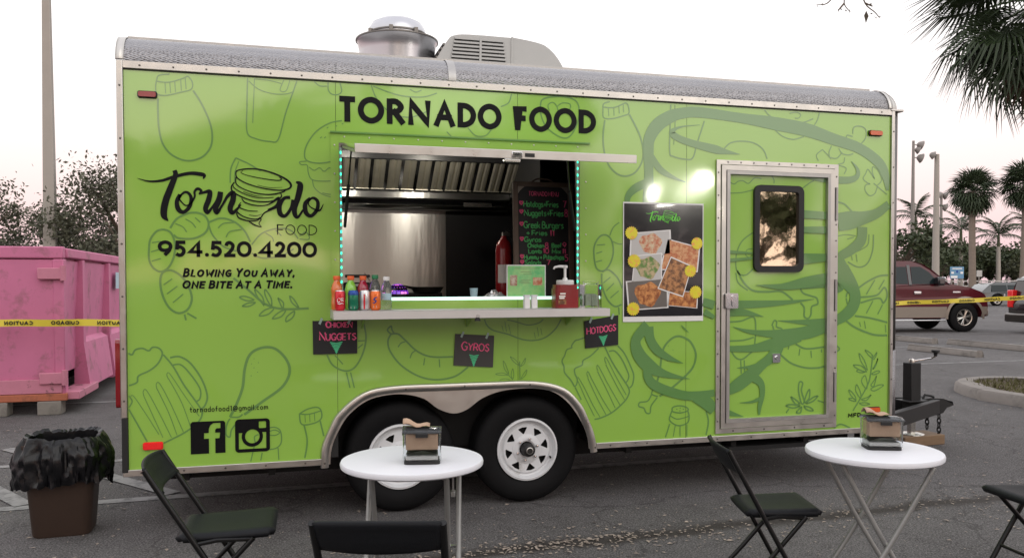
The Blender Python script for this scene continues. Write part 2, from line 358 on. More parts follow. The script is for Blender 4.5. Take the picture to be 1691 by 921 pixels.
# ------------------------------------------------------------------ stroke lettering
GL = {
'A': (.9, "l 0,0 .5,1 1,0;l .2,.33 .8,.33"), 'B': (.75, "l 0,0 0,1;s 0,1 .55,1 .85,.77 .55,.54 0,.54;s 0,.54 .65,.53 1,.27 .65,0 0,0"), 'C': (.85, "s 1,.82 .6,1 .18,.86 0,.5 .18,.14 .6,0 1,.18"),
'D': (.85, "l 0,0 0,1;s 0,1 .45,.98 .85,.8 1,.5 .85,.2 .45,.02 0,0"), 'E': (.65, "l 1,1 0,1 0,0 1,0;l 0,.52 .85,.52"), 'F': (.62, "l 1,1 0,1 0,0;l 0,.5 .85,.5"), 'G': (.9, "s .95,.84 .6,1 .18,.86 0,.5 .18,.14 .6,0 .97,.15;l .97,.12 .97,.45 .6,.45"),
'H': (.8, "l 0,0 0,1;l 1,0 1,1;l 0,.5 1,.5"), 'I': (.05, "l .5,0 .5,1"), 'K': (.75, "l 0,0 0,1;l 1,1 .05,.42;l .3,.58 1,0"), 'L': (.6, "l 0,1 0,0 1,0"), 'M': (1., "l 0,0 .1,1 .5,.25 .9,1 1,0"), 'N': (.85, "l 0,0 0,1 1,0 1,1"),
'O': (1., "c .5,1 .15,.85 0,.5 .15,.15 .5,0 .85,.15 1,.5 .85,.85"), 'P': (.7, "l 0,0 0,1;s 0,1 .6,1 1,.75 .6,.48 0,.48"), 'R': (.75, "l 0,0 0,1;s 0,1 .55,1 .95,.74 .55,.48 0,.48;l .4,.48 1,0"), 'S': (.7, "s .95,.85 .5,1 .08,.78 .5,.52 .95,.25 .5,0 .03,.16"),
'T': (.8, "l 0,1 1,1;l .5,1 .5,0"), 'U': (.8, "s 0,1 0,.35 .2,.06 .5,0 .8,.06 1,.35 1,1"), 'V': (.85, "l 0,1 .5,0 1,1"), 'W': (1.25, "l 0,1 .27,0 .5,.8 .73,0 1,1"), 'Y': (.8, "l 0,1 .5,.5 1,1;l .5,.5 .5,0"),
'0': (.85, "c .5,1 .13,.85 0,.5 .13,.15 .5,0 .87,.15 1,.5 .87,.85"), '1': (.3, "l .2,.85 .7,1 .7,0"), '2': (.8, "s .05,.75 .2,.95 .55,1 .9,.8 .8,.5 .4,.2 .03,0;l .03,0 1,0"), '4': (.85, "l .78,0 .78,1 0,.26 1,.26"),
'5': (.75, "l .95,1 .2,1 .13,.56;s .13,.56 .5,.64 .9,.48 .97,.25 .7,.03 .35,0 .02,.1"), '7': (.7, "l 0,1 1,1 .4,0"), '8': (.75, "c .5,1 .12,.88 .15,.62 .5,.53 .95,.38 .9,.08 .5,0 .1,.08 .05,.38 .5,.53 .85,.62 .88,.88"), '9': (.8, "c .5,1 .12,.88 0,.65 .15,.42 .5,.36 .88,.46 1,.68 .87,.9;s 1,.68 .85,.35 .45,0"),
'.': (.1, "l .5,.0 .5,.04"), ',': (.15, "l .6,.05 .2,-.15"), '+': (.6, "l 0,.4 1,.4;l .5,.1 .5,.7"),
'a': (.55, "c .5,.6 .1,.5 0,.3 .1,.08 .5,0 .9,.1 1,.3 .9,.5;l 1,.6 1,0"), 'b': (.55, "l 0,1 0,0;c .5,.6 .1,.5 0,.3 .1,.08 .5,0 .9,.1 1,.3 .9,.5"), 'c': (.5, "s .95,.5 .5,.6 .1,.48 0,.3 .1,.1 .5,0 .95,.1"), 'd': (.55, "l 1,1 1,0;c .5,.6 .1,.5 0,.3 .1,.08 .5,0 .9,.1 1,.3 .9,.5"),
'e': (.55, "s .05,.32 1,.34 .85,.54 .5,.6 .1,.5 0,.28 .2,.04 .6,0 .95,.12"), 'f': (.4, "s 1,.95 .6,1 .4,.8 .4,0;l 0,.58 .9,.58"), 'g': (.55, "c .5,.6 .1,.5 0,.3 .1,.08 .5,0 .9,.1 1,.3 .9,.5;s 1,.6 1,-.1 .6,-.32 .1,-.22"), 'h': (.5, "l 0,1 0,0;s 0,.4 .4,.6 .9,.5 1,.3 1,0"),
'i': (.08, "l .5,.58 .5,0;l .5,.78 .5,.84"), 'k': (.5, "l 0,1 0,0;l .9,.6 .05,.25;l .3,.36 1,0"), 'l': (.08, "l .5,1 .5,0"), 'm': (.85, "l 0,.6 0,0;s 0,.4 .25,.6 .45,.48 .5,0;s .5,.4 .75,.6 .95,.48 1,0"), 'n': (.5, "l 0,.6 0,0;s 0,.4 .4,.6 .9,.5 1,.3 1,0"), 'o': (.55, "c .5,.6 .1,.5 0,.3 .1,.08 .5,0 .9,.1 1,.3 .9,.5"),
'p': (.55, "l 0,.6 0,-.3;c .5,.6 .1,.5 0,.3 .1,.08 .5,0 .9,.1 1,.3 .9,.5"), 'r': (.4, "l 0,.6 0,0;s 0,.35 .4,.58 1,.56"), 's': (.45, "s .95,.52 .5,.6 .1,.47 .5,.31 .95,.15 .5,0 .03,.08"), 't': (.4, "l .45,.95 .45,.05 .9,0;l 0,.62 .95,.62"), 'u': (.5, "s 0,.6 0,.2 .3,0 .8,.06 1,.25;l 1,.6 1,0"), 'x': (.5, "l 0,.6 1,0;l 1,.6 0,0"), 'y': (.5, "l 0,.6 .5,.05;l 1,.6 .3,-.3"),
'v': (.5, "l 0,.6 .5,0 1,.6"), '@': (1., "c .5,.62 .3,.5 .28,.3 .45,.15 .65,.3 .7,.55;s .7,.55 .72,.2 .9,.2 1,.45 .85,.8 .5,.92 .15,.78 0,.4 .15,0 .5,-.12 .8,-.05"),
'*': (.5, "c .5,.15 0,.55 .05,.75 .3,.8 .5,.6 .7,.8 .95,.75 1,.55")}
def glyph(mb, ch, x0, x1, z0, z1, w, fmap, shear=0., jit=0., off=0., inset=True):
    hw = w/2 if inset else 0
    k = 0
    for st in GL[ch][1].split(';'):
        kind, *pp = st.split(); pts = [tuple(map(float, p.split(','))) for p in pp]
        if kind == 's': pts = spl(pts, False, 5)
        if kind == 'c': pts = spl(pts, True, 5)
        q = []
        for (u, v) in pts:
            X = x0+hw+u*(x1-x0-2*hw); Z = z0+hw+v*(z1-z0-2*hw)
            if jit: X += random.uniform(-jit, jit); Z += random.uniform(-jit, jit)
            q.append((X+shear*(Z-z0), Z, w))
        if kind == 'l' and inset:     # square ends
            for i, j in ((0, 1), (-1, -2)):
                dx, dz = q[i][0]-q[j][0], q[i][1]-q[j][1]; l = math.hypot(dx, dz) or 1; q[i] = (q[i][0]+dx/l*hw, q[i][1]+dz/l*hw, w)
        mb.ribbon(q, fmap, kind == 'c', off+k*.0003); k += 1
def text(mb, s, x0, x1, z0, z1, w, fmap, shear=0., jit=0., gap=.22, small=None, inset=True, off=0.):
    """lay a line of lettering between x0 and x1; small = relative height of every letter after the first of a word"""
    h = z1-z0; tot = 0; items = []; first = True
    for ch in s:
        if ch == ' ': tot += .42; items.append((None, .42, 1)); first = True; continue
        sc = 1 if (small is None or first) else small
        a = GL[ch][0]*sc+gap+w/h; items.append((ch, a, sc)); tot += a; first = False
    tot -= gap; k = (x1-x0)/tot; x = x0
    for ch, a, sc in items:
        if ch: glyph(mb, ch, x, x+(a-gap)*k, z0, z0+h*sc, w, fmap, shear, jit, off, inset)
        x += a*k
# printed artwork, in metres on the trailer side: (closed, [(x, z, width)...])
LINE_ART={
'mustard_bottle':[(0,[(0.185,2.558,0.0103),(0.184,2.493,0.0103),(0.188,2.387,0.0103),(0.208,2.296,0.0104),(0.258,2.233,0.0104),(0.337,2.203,0.0105),(0.417,2.224,0.0105),(0.469,2.284,0.0106),(0.481,2.362,0.0106),(0.464,2.446,0.0106),(0.421,2.545,0.0105),(0.378,2.615,0.0105)]),
(0,[(0.249,2.703,0.0067),(0.192,2.692,0.0066),(0.179,2.664,0.0066),(0.173,2.622,0.0066),(0.18,2.585,0.0066),(0.226,2.578,0.0067),(0.305,2.6,0.0067),(0.367,2.622,0.0067),(0.373,2.665,0.0067),(0.35,2.698,0.0067)]),
(0,[(0.181,2.657,0.0066),(0.242,2.655,0.0067),(0.306,2.676,0.0067),(0.35,2.698,0.0067)]),
(0,[(0.224,2.654,0.0044),(0.227,2.59,0.0044)]),
(0,[(0.25,2.659,0.0044),(0.254,2.594,0.0044)]),
(0,[(0.277,2.665,0.0045),(0.281,2.6,0.0045)]),
(0,[(0.31,2.675,0.0045),(0.313,2.61,0.0045)]),
(0,[(0.335,2.686,0.0045),(0.339,2.621,0.0045)])],
'drink_cup':[(0,[(0.684,2.706,0.0077),(0.679,2.542,0.0077),(0.679,2.385,0.0077),(0.731,2.348,0.0077),(0.807,2.336,0.0078),(0.857,2.35,0.0078),(0.901,2.506,0.0078),(0.948,2.644,0.0078),(0.97,2.709,0.0078)]),
(0,[(0.69,2.691,0.0054),(0.749,2.644,0.0054),(0.833,2.623,0.0054),(0.909,2.627,0.0055),(0.952,2.644,0.0055)]),
(0,[(0.724,2.709,0.0046),(0.711,2.442,0.0046)]),
(0,[(0.727,2.705,0.0046),(0.803,2.702,0.0046),(0.879,2.687,0.0047)]),
(0,[(0.893,2.708,0.0047),(0.871,2.647,0.0047),(0.906,2.645,0.0047),(0.929,2.71,0.0047)])],
'mushroom':[(0,[(1.073,2.711,0.0063),(1.104,2.687,0.0063),(1.147,2.688,0.0064)]),
(0,[(1.155,2.712,0.0072),(1.157,2.664,0.0072),(1.179,2.64,0.0072),(1.218,2.642,0.0072),(1.237,2.665,0.0072),(1.227,2.713,0.0072)])],
'burger':[(0,[(1.237,2.482,0.008),(1.165,2.464,0.008),(1.086,2.412,0.0079),(1.031,2.337,0.0079),(1.011,2.273,0.0079),(1.026,2.229,0.0079),(1.1,2.216,0.008),(1.203,2.236,0.008)]),
(0,[(1.022,2.225,0.0063),(0.983,2.22,0.0063),(0.991,2.204,0.0063),(1.026,2.201,0.0063),(1.033,2.153,0.0063),(1.056,2.114,0.0063),(1.131,2.107,0.0064),(1.212,2.117,0.0064)]),
(0,[(1.037,2.19,0.0055),(1.068,2.171,0.0056),(1.1,2.188,0.0056),(1.127,2.167,0.0056),(1.159,2.19,0.0056),(1.187,2.171,0.0056),(1.212,2.18,0.0056)]),
(0,[(1.056,2.113,0.0056),(1.068,2.066,0.0056),(1.107,2.031,0.0056),(1.162,2.012,0.0056),(1.211,2.006,0.0056)]),
(0,[(1.115,2.035,0.0056),(1.162,2.027,0.0056),(1.211,2.032,0.0056)]),
(0,[(1.105,2.369,0.0056),(1.115,2.377,0.0056)]),
(0,[(1.129,2.37,0.0056),(1.139,2.378,0.0056)]),
(0,[(1.145,2.431,0.0056),(1.155,2.439,0.0056)]),
(0,[(1.197,2.441,0.0056),(1.206,2.45,0.0056)]),
(0,[(1.237,2.459,0.0056),(1.246,2.468,0.0056)])],
'lemon_wedge':[(0,[(0.612,2.23,0.0083),(0.584,2.165,0.0083),(0.579,2.08,0.0083)]),
(0,[(0.612,2.23,0.0083),(0.686,2.197,0.0083),(0.753,2.157,0.0084)]),
(0,[(0.629,2.209,0.0055),(0.607,2.145,0.0055),(0.603,2.088,0.0055)])],
'sausage_links':[(1,[(0.126,1.693,0.0118),(0.134,1.739,0.0118),(0.166,1.785,0.0118),(0.206,1.797,0.0119),(0.245,1.779,0.0119),(0.265,1.725,0.0119),(0.262,1.648,0.012),(0.232,1.578,0.0119),(0.188,1.551,0.0119),(0.146,1.574,0.0118),(0.125,1.624,0.0118)]),
(0,[(0.242,1.806,0.0119),(0.282,1.864,0.012),(0.362,1.899,0.012),(0.428,1.886,0.0121),(0.455,1.836,0.0121),(0.434,1.781,0.0121),(0.368,1.747,0.012),(0.288,1.748,0.012),(0.261,1.767,0.0119)]),
(0,[(0.457,1.844,0.0114),(0.524,1.869,0.0114),(0.598,1.85,0.0115),(0.657,1.796,0.0116),(0.69,1.73,0.0116)]),
(0,[(0.457,1.821,0.0099),(0.478,1.766,0.0099),(0.537,1.701,0.0099),(0.611,1.674,0.01)]),
(1,[(0.196,1.543,0.0126),(0.242,1.559,0.0127),(0.3,1.524,0.0128),(0.339,1.462,0.0128),(0.356,1.392,0.0128),(0.334,1.33,0.0128),(0.283,1.307,0.0128),(0.232,1.338,0.0127),(0.197,1.408,0.0127),(0.184,1.485,0.0126)]),
(0,[(0.315,1.299,0.0105),(0.322,1.264,0.0105)]),
(0,[(0.33,1.306,0.0105),(0.381,1.274,0.0106)]),
(0,[(0.141,1.72,0.0067),(0.191,1.728,0.0067)]),
(0,[(0.136,1.666,0.0067),(0.19,1.684,0.0067)]),
(0,[(0.139,1.612,0.0067),(0.189,1.628,0.0067)]),
(0,[(0.271,1.833,0.0067),(0.311,1.814,0.0067),(0.332,1.784,0.0068)]),
(0,[(0.326,1.861,0.0067),(0.362,1.839,0.0068),(0.383,1.81,0.0068)]),
(0,[(0.38,1.87,0.0068),(0.409,1.843,0.0068)]),
(0,[(0.508,1.81,0.0069),(0.538,1.838,0.0069),(0.598,1.845,0.0069)]),
(0,[(0.552,1.756,0.0069),(0.575,1.791,0.0069),(0.642,1.804,0.0069)]),
(0,[(0.202,1.474,0.0067),(0.249,1.509,0.0067)]),
(0,[(0.219,1.42,0.0067),(0.277,1.466,0.0067)]),
(0,[(0.251,1.369,0.0067),(0.309,1.419,0.0068)]),
(0,[(0.698,1.714,0.0085),(0.749,1.776,0.0085),(0.816,1.807,0.0086),(0.884,1.815,0.0086),(0.935,1.796,0.0087),(0.969,1.752,0.0087)]),
(0,[(0.698,1.662,0.0085),(0.748,1.636,0.0085),(0.815,1.637,0.0086),(0.882,1.655,0.0086),(0.942,1.69,0.0087)]),
(0,[(0.778,1.785,0.0068),(0.816,1.759,0.0069),(0.824,1.733,0.0069)]),
(0,[(0.837,1.803,0.0069),(0.871,1.769,0.0069)]),
(0,[(0.977,1.77,0.007),(1.012,1.793,0.007),(1.033,1.771,0.007),(1.029,1.749,0.007),(0.977,1.751,0.007)])],
'olive_branch':[(0,[(0.591,1.513,0.0135),(0.673,1.444,0.0136),(0.773,1.356,0.0137),(0.874,1.325,0.0139),(1.028,1.327,0.014)]),
(1,[(0.706,1.382,0.0085),(0.656,1.404,0.0085),(0.626,1.397,0.0085),(0.664,1.377,0.0085)]),
(1,[(0.714,1.365,0.0085),(0.672,1.362,0.0085),(0.642,1.345,0.0085),(0.681,1.344,0.0085)]),
(1,[(0.764,1.35,0.0086),(0.723,1.409,0.0085),(0.715,1.444,0.0085),(0.756,1.4,0.0086)]),
(1,[(0.806,1.343,0.0086),(0.773,1.408,0.0086),(0.774,1.443,0.0086),(0.807,1.39,0.0086)]),
(1,[(0.823,1.332,0.0086),(0.772,1.321,0.0086),(0.738,1.286,0.0086),(0.789,1.294,0.0086)]),
(1,[(0.874,1.328,0.0087),(0.857,1.364,0.0086),(0.849,1.39,0.0086),(0.878,1.363,0.0087)]),
(1,[(0.891,1.319,0.0087),(0.848,1.302,0.0086),(0.814,1.267,0.0086),(0.865,1.279,0.0087)]),
(1,[(0.968,1.331,0.0087),(0.942,1.381,0.0087),(0.917,1.402,0.0087),(0.929,1.363,0.0087)]),
(1,[(0.942,1.31,0.0087),(0.899,1.278,0.0087),(0.894,1.248,0.0087),(0.933,1.274,0.0087)])],
'beer_mug':[(0,[(0.006,1.078,0.0097),(0.026,1.068,0.0097),(0.044,1.096,0.0097),(0.082,1.104,0.0098),(0.116,1.089,0.0098),(0.138,1.109,0.0098),(0.172,1.102,0.0098),(0.19,1.069,0.0098),(0.166,1.014,0.0098),(0.119,0.973,0.0098),(0.059,0.943,0.0098),(0.05,0.906,0.0097),(0.007,0.888,0.0097)]),
(0,[(0.195,1.064,0.0099),(0.248,0.993,0.0099),(0.308,0.879,0.01),(0.394,0.744,0.01),(0.404,0.696,0.01),(0.375,0.65,0.01),(0.304,0.597,0.01),(0.191,0.542,0.0099)]),
(0,[(0.004,0.751,0.0088),(0.047,0.666,0.0089),(0.101,0.556,0.0089)]),
(0,[(0.232,1.045,0.0108),(0.284,1.05,0.0108),(0.344,1.009,0.0109),(0.405,0.913,0.0109),(0.435,0.817,0.011),(0.425,0.761,0.011),(0.398,0.729,0.011)]),
(0,[(0.248,1.002,0.009),(0.292,1.001,0.009),(0.344,0.943,0.0091),(0.395,0.857,0.0091),(0.395,0.8,0.0091),(0.377,0.782,0.0091)]),
(0,[(0.006,0.829,0.0071),(0.023,0.796,0.0071),(0.005,0.76,0.0071)]),
(0,[(0.015,0.825,0.0044),(0.032,0.824,0.0044),(0.09,0.729,0.0045),(0.165,0.595,0.0045)]),
(0,[(0.087,0.822,0.0044),(0.083,0.85,0.0044),(0.104,0.853,0.0045),(0.175,0.706,0.0045),(0.234,0.573,0.0045)]),
(0,[(0.16,0.856,0.0045),(0.154,0.889,0.0045),(0.174,0.893,0.0045),(0.237,0.76,0.0045),(0.3,0.602,0.0045)]),
(0,[(0.221,0.919,0.0045),(0.213,0.945,0.0045),(0.23,0.949,0.0045),(0.307,0.822,0.0045),(0.389,0.692,0.0046)]),
(0,[(0.087,0.822,0.0044),(0.141,0.689,0.0045),(0.187,0.575,0.0045)]),
(0,[(0.16,0.861,0.0045),(0.219,0.723,0.0045),(0.265,0.585,0.0045)]),
(0,[(0.221,0.924,0.0045),(0.289,0.786,0.0045),(0.34,0.633,0.0045)])],
'drumstick':[(0,[(0.563,0.679,0.0157),(0.604,0.763,0.0158),(0.637,0.857,0.0158),(0.651,0.971,0.0158),(0.684,1.056,0.0158),(0.757,1.093,0.0159),(0.831,1.082,0.016),(0.895,1.012,0.0161),(0.911,0.935,0.0161),(0.866,0.849,0.0161),(0.754,0.767,0.016),(0.644,0.69,0.0158)]),
(0,[(0.563,0.679,0.0102),(0.612,0.677,0.0102),(0.635,0.693,0.0102)]),
(0,[(0.562,0.67,0.0093),(0.544,0.633,0.0092),(0.539,0.576,0.0092),(0.561,0.56,0.0093),(0.571,0.603,0.0093),(0.607,0.649,0.0093)]),
(0,[(0.702,1.027,0.0056),(0.706,1.025,0.0056)]),
(0,[(0.727,1.003,0.0056),(0.732,1.001,0.0056)]),
(0,[(0.688,0.997,0.0056),(0.692,0.995,0.0056)]),
(0,[(0.701,0.972,0.0056),(0.706,0.97,0.0056)]),
(0,[(0.721,0.945,0.0056),(0.726,0.943,0.0056)]),
(0,[(0.684,0.925,0.0056),(0.689,0.922,0.0056)])],
'pepper_bottle':[(0,[(0.706,0.519,0.0075),(0.702,0.553,0.0075),(0.725,0.566,0.0075)]),
(0,[(0.78,0.602,0.0075),(0.822,0.605,0.0076),(0.854,0.579,0.0076),(0.858,0.511,0.0076),(0.83,0.478,0.0076),(0.788,0.471,0.0076)]),
(0,[(0.789,0.582,0.0066),(0.822,0.588,0.0066),(0.849,0.571,0.0066),(0.821,0.556,0.0066),(0.784,0.563,0.0066),(0.789,0.582,0.0066)]),
(0,[(0.706,0.519,0.0066),(0.679,0.405,0.0066)]),
(0,[(0.746,0.454,0.0066),(0.737,0.407,0.0066)]),
(0,[(0.839,0.478,0.0066),(0.843,0.405,0.0066)])],
'bottle_cap':[(0,[(0.967,0.68,0.0086),(1.014,0.707,0.0086),(1.071,0.717,0.0087),(1.097,0.694,0.0087),(1.097,0.645,0.0087),(1.051,0.618,0.0087),(0.98,0.616,0.0086),(0.967,0.68,0.0086)]),
(0,[(0.967,0.68,0.0076),(1.023,0.676,0.0077),(1.097,0.694,0.0077)]),
(0,[(0.994,0.611,0.0096),(1.012,0.512,0.0096),(0.997,0.406,0.0096)]),
(0,[(1.091,0.631,0.0097),(1.112,0.536,0.0097)]),
(0,[(1,0.674,0.0048),(1.002,0.625,0.0048)]),
(0,[(1.028,0.675,0.0048),(1.03,0.627,0.0048)]),
(0,[(1.056,0.681,0.0048),(1.059,0.632,0.0048)])],
'sausage':[(0,[(1.531,1.16,0.0114),(1.512,1.116,0.0114),(1.525,1.052,0.0114),(1.594,0.961,0.0115),(1.708,0.887,0.0116),(1.825,0.862,0.0117),(1.943,0.88,0.0118),(2.029,0.938,0.0118)]),
(0,[(1.531,1.16,0.0114),(1.576,1.159,0.0114),(1.62,1.12,0.0115),(1.696,1.048,0.0115),(1.787,1.01,0.0116),(1.93,1.006,0.0118)]),
(0,[(1.531,1.16,0.0101),(1.509,1.185,0.0101),(1.532,1.21,0.0101),(1.538,1.185,0.0101),(1.55,1.166,0.0101)]),
(0,[(1.575,1.076,0.0076),(1.594,1.101,0.0076),(1.62,1.109,0.0076)]),
(0,[(1.651,1.004,0.0077),(1.664,1.036,0.0077),(1.686,1.051,0.0077)]),
(0,[(1.738,0.957,0.0077),(1.745,1.002,0.0077)]),
(0,[(1.842,0.941,0.0078),(1.839,0.993,0.0078)])],
'wine_glass':[(0,[(1.135,1.039,0.011),(1.171,0.973,0.0111),(1.244,0.936,0.0112),(1.305,0.957,0.0112),(1.355,1.043,0.0112),(1.375,1.144,0.0112),(1.357,1.244,0.0112)]),
(0,[(1.183,1.035,0.0074),(1.232,0.978,0.0074)]),
(0,[(1.253,0.927,0.0087),(1.274,0.829,0.0087)]),
(0,[(1.278,0.926,0.0087),(1.301,0.828,0.0087)]),
(0,[(1.325,1.12,0.0075),(1.368,1.122,0.0075)]),
(0,[(1.325,1.076,0.0075),(1.356,1.1,0.0075)])],
'hot_dog_bun':[(0,[(2.138,1.244,0.009),(2.156,1.203,0.009),(2.198,1.171,0.0091),(2.29,1.146,0.0091),(2.391,1.109,0.0092),(2.478,1.1,0.0093),(2.558,1.12,0.0093),(2.625,1.174,0.0094),(2.665,1.237,0.0094)]),
(0,[(2.291,1.239,0.007),(2.355,1.224,0.0071),(2.42,1.204,0.0071),(2.471,1.205,0.0071),(2.515,1.218,0.0071),(2.54,1.239,0.0072)]),
(0,[(2.256,1.201,0.0042),(2.265,1.163,0.0042)]),
(0,[(2.275,1.229,0.0042),(2.287,1.16,0.0042)]),
(0,[(2.301,1.208,0.0042),(2.315,1.145,0.0042)]),
(0,[(2.477,1.153,0.0043),(2.485,1.111,0.0043)]),
(0,[(2.498,1.187,0.0043),(2.507,1.128,0.0043)]),
(0,[(2.522,1.18,0.0043),(2.531,1.134,0.0043)])],
'rosemary':[(0,[(2.376,0.964,0.0064),(2.378,0.842,0.0064)]),
(1,[(2.376,0.936,0.0043),(2.34,0.958,0.0042),(2.312,0.996,0.0042),(2.347,0.975,0.0042)]),
(1,[(2.383,0.932,0.0043),(2.402,0.963,0.0043),(2.416,0.983,0.0043),(2.409,0.949,0.0043)]),
(1,[(2.301,0.883,0.0042),(2.272,0.918,0.0042),(2.265,0.97,0.0042),(2.286,0.931,0.0042)]),
(1,[(2.297,0.876,0.0042),(2.247,0.877,0.0042),(2.213,0.885,0.0042),(2.254,0.892,0.0042)]),
(1,[(2.326,0.847,0.0042),(2.318,0.882,0.0042),(2.329,0.916,0.0042),(2.336,0.874,0.0042)]),
(1,[(2.387,0.848,0.0043),(2.401,0.879,0.0043),(2.425,0.906,0.0043),(2.416,0.872,0.0043)]),
(0,[(2.24,0.846,0.0042),(2.275,0.852,0.0042),(2.311,0.844,0.0042)]),
(0,[(2.297,0.879,0.0042),(2.329,0.843,0.0042)])],
'frothy_mug':[(0,[(2.833,1.112,0.0096),(2.793,1.099,0.0096),(2.764,1.091,0.0096),(2.739,1.059,0.0095),(2.739,1.045,0.0095),(2.705,1.032,0.0095),(2.69,0.995,0.0095),(2.671,0.958,0.0095),(2.685,0.921,0.0095),(2.69,0.879,0.0095),(2.734,0.827,0.0096),(2.759,0.784,0.0096)]),
(0,[(2.933,1.037,0.0097),(2.873,0.986,0.0096),(2.823,0.959,0.0096),(2.813,0.927,0.0096),(2.764,0.905,0.0096),(2.762,0.872,0.0096),(2.779,0.834,0.0096),(2.774,0.797,0.0096),(2.759,0.784,0.0096)]),
(0,[(2.978,1.044,0.0107),(3.033,0.939,0.0107),(3.104,0.833,0.0108),(3.155,0.755,0.0108),(3.15,0.708,0.0108),(3.115,0.662,0.0108),(3.034,0.599,0.0108),(2.953,0.565,0.0107),(2.903,0.556,0.0107)]),
(0,[(2.764,0.779,0.0096),(2.808,0.693,0.0096)]),
(0,[(3.073,1.051,0.0108),(3.124,0.993,0.0108),(3.176,0.888,0.0109),(3.191,0.84,0.0109),(3.181,0.783,0.0109),(3.161,0.76,0.0109)]),
(0,[(3.008,1.015,0.0097),(3.053,1.014,0.0098),(3.104,0.956,0.0098),(3.15,0.86,0.0098),(3.15,0.822,0.0099),(3.13,0.794,0.0098)]),
(0,[(2.784,0.848,0.0058),(2.823,0.786,0.0058),(2.893,0.652,0.0058),(2.943,0.57,0.0058)]),
(0,[(2.858,0.841,0.0058),(2.848,0.869,0.0058),(2.858,0.879,0.0058),(2.883,0.831,0.0058),(2.963,0.687,0.0058),(3.024,0.595,0.0059)]),
(0,[(2.928,0.886,0.0058),(2.92,0.909,0.0058),(2.933,0.914,0.0058),(3.003,0.789,0.0059),(3.094,0.639,0.0059)]),
(0,[(2.988,0.931,0.0058),(2.978,0.959,0.0058),(2.991,0.967,0.0058),(3.064,0.834,0.0059),(3.135,0.713,0.0059)]),
(0,[(2.784,0.82,0.0058),(2.843,0.692,0.0058),(2.903,0.577,0.0058)]),
(0,[(2.855,0.837,0.0058),(2.923,0.698,0.0058),(2.988,0.582,0.0059)]),
(0,[(2.925,0.881,0.0058),(2.983,0.771,0.0058),(3.054,0.627,0.0059)]),
(0,[(2.985,0.926,0.0058),(3.054,0.797,0.0059),(3.123,0.681,0.0059)])],
'mayo_jar':[(0,[(2.976,2.572,0.0119),(2.964,2.478,0.0119),(2.97,2.373,0.0119),(3.002,2.277,0.0119),(3.064,2.217,0.012),(3.132,2.203,0.0121),(3.199,2.231,0.0121),(3.248,2.304,0.0122),(3.257,2.385,0.0122),(3.228,2.491,0.0121),(3.155,2.62,0.012)]),
(0,[(3.011,2.697,0.0082),(2.968,2.681,0.0082),(2.963,2.637,0.0082),(2.968,2.589,0.0082),(3.025,2.585,0.0083),(3.111,2.609,0.0083),(3.152,2.629,0.0083),(3.145,2.682,0.0083),(3.126,2.697,0.0083)]),
(0,[(2.966,2.659,0.0082),(3.044,2.661,0.0083),(3.126,2.697,0.0083)]),
(0,[(3.001,2.657,0.0055),(3.005,2.602,0.0055)]),
(0,[(3.04,2.66,0.0055),(3.043,2.606,0.0055)]),
(0,[(3.078,2.677,0.0055),(3.082,2.622,0.0055)]),
(0,[(3.109,2.686,0.0055),(3.113,2.632,0.0055)])],
'soda_cup':[(0,[(3.463,2.704,0.0104),(3.459,2.573,0.0104),(3.456,2.379,0.0104),(3.484,2.349,0.0105),(3.565,2.334,0.0105),(3.63,2.343,0.0106),(3.665,2.447,0.0106),(3.72,2.604,0.0106)]),
(0,[(3.495,2.701,0.0066),(3.496,2.548,0.0067)]),
(0,[(3.489,2.475,0.0057),(3.486,2.43,0.0057)])],
'onion':[(1,[(2.522,2.65,0.0091),(2.542,2.689,0.0091),(2.622,2.709,0.0092),(2.731,2.706,0.0092),(2.786,2.665,0.0093),(2.786,2.562,0.0093),(2.731,2.457,0.0093),(2.663,2.444,0.0092),(2.569,2.5,0.0091),(2.528,2.575,0.0091)]),
(0,[(2.582,2.615,0.0065),(2.575,2.653,0.0065),(2.609,2.67,0.0065),(2.636,2.644,0.0066),(2.649,2.594,0.0066)]),
(0,[(2.636,2.644,0.0066),(2.677,2.671,0.0066),(2.731,2.662,0.0066),(2.717,2.61,0.0066)])],
'salad_bowl':[(0,[(1.418,2.709,0.0072),(1.453,2.627,0.0072),(1.537,2.548,0.0072),(1.659,2.524,0.0073),(1.782,2.573,0.0074),(1.87,2.724,0.0074)]),
(0,[(1.43,2.704,0.0072),(1.586,2.659,0.0073),(1.733,2.655,0.0073),(1.832,2.685,0.0074)]),
(0,[(1.659,2.7,0.0061),(1.696,2.684,0.0061),(1.733,2.698,0.0061),(1.727,2.722,0.0061)])],
'fork_plate':[(0,[(2.324,2.708,0.0077),(2.304,2.651,0.0077),(2.252,2.623,0.0076)]),
(0,[(2.033,2.475,0.0075),(2.084,2.428,0.0076),(2.148,2.431,0.0076),(2.187,2.47,0.0076)]),
(0,[(1.894,2.444,0.0075),(1.982,2.374,0.0075),(2.071,2.402,0.0076)])],
'soup_bowl':[(0,[(4.196,2.705,0.009),(4.25,2.661,0.009),(4.368,2.634,0.0091),(4.499,2.631,0.0092),(4.597,2.664,0.0092),(4.652,2.72,0.0093)]),
(0,[(4.652,2.715,0.0082),(4.63,2.652,0.0082),(4.587,2.593,0.0082)]),
(0,[(4.4,2.692,0.0071),(4.454,2.704,0.0071),(4.493,2.688,0.0071),(4.476,2.663,0.0071),(4.444,2.661,0.0071)]),
(0,[(4.283,2.569,0.008),(4.347,2.525,0.0081),(4.434,2.508,0.0081),(4.521,2.533,0.0082)])],
'door_burger':[(0,[(3.873,2.416,0.0088),(3.924,2.46,0.0088),(4.008,2.477,0.0089),(4.113,2.468,0.0089),(4.187,2.425,0.009),(4.22,2.36,0.009)]),
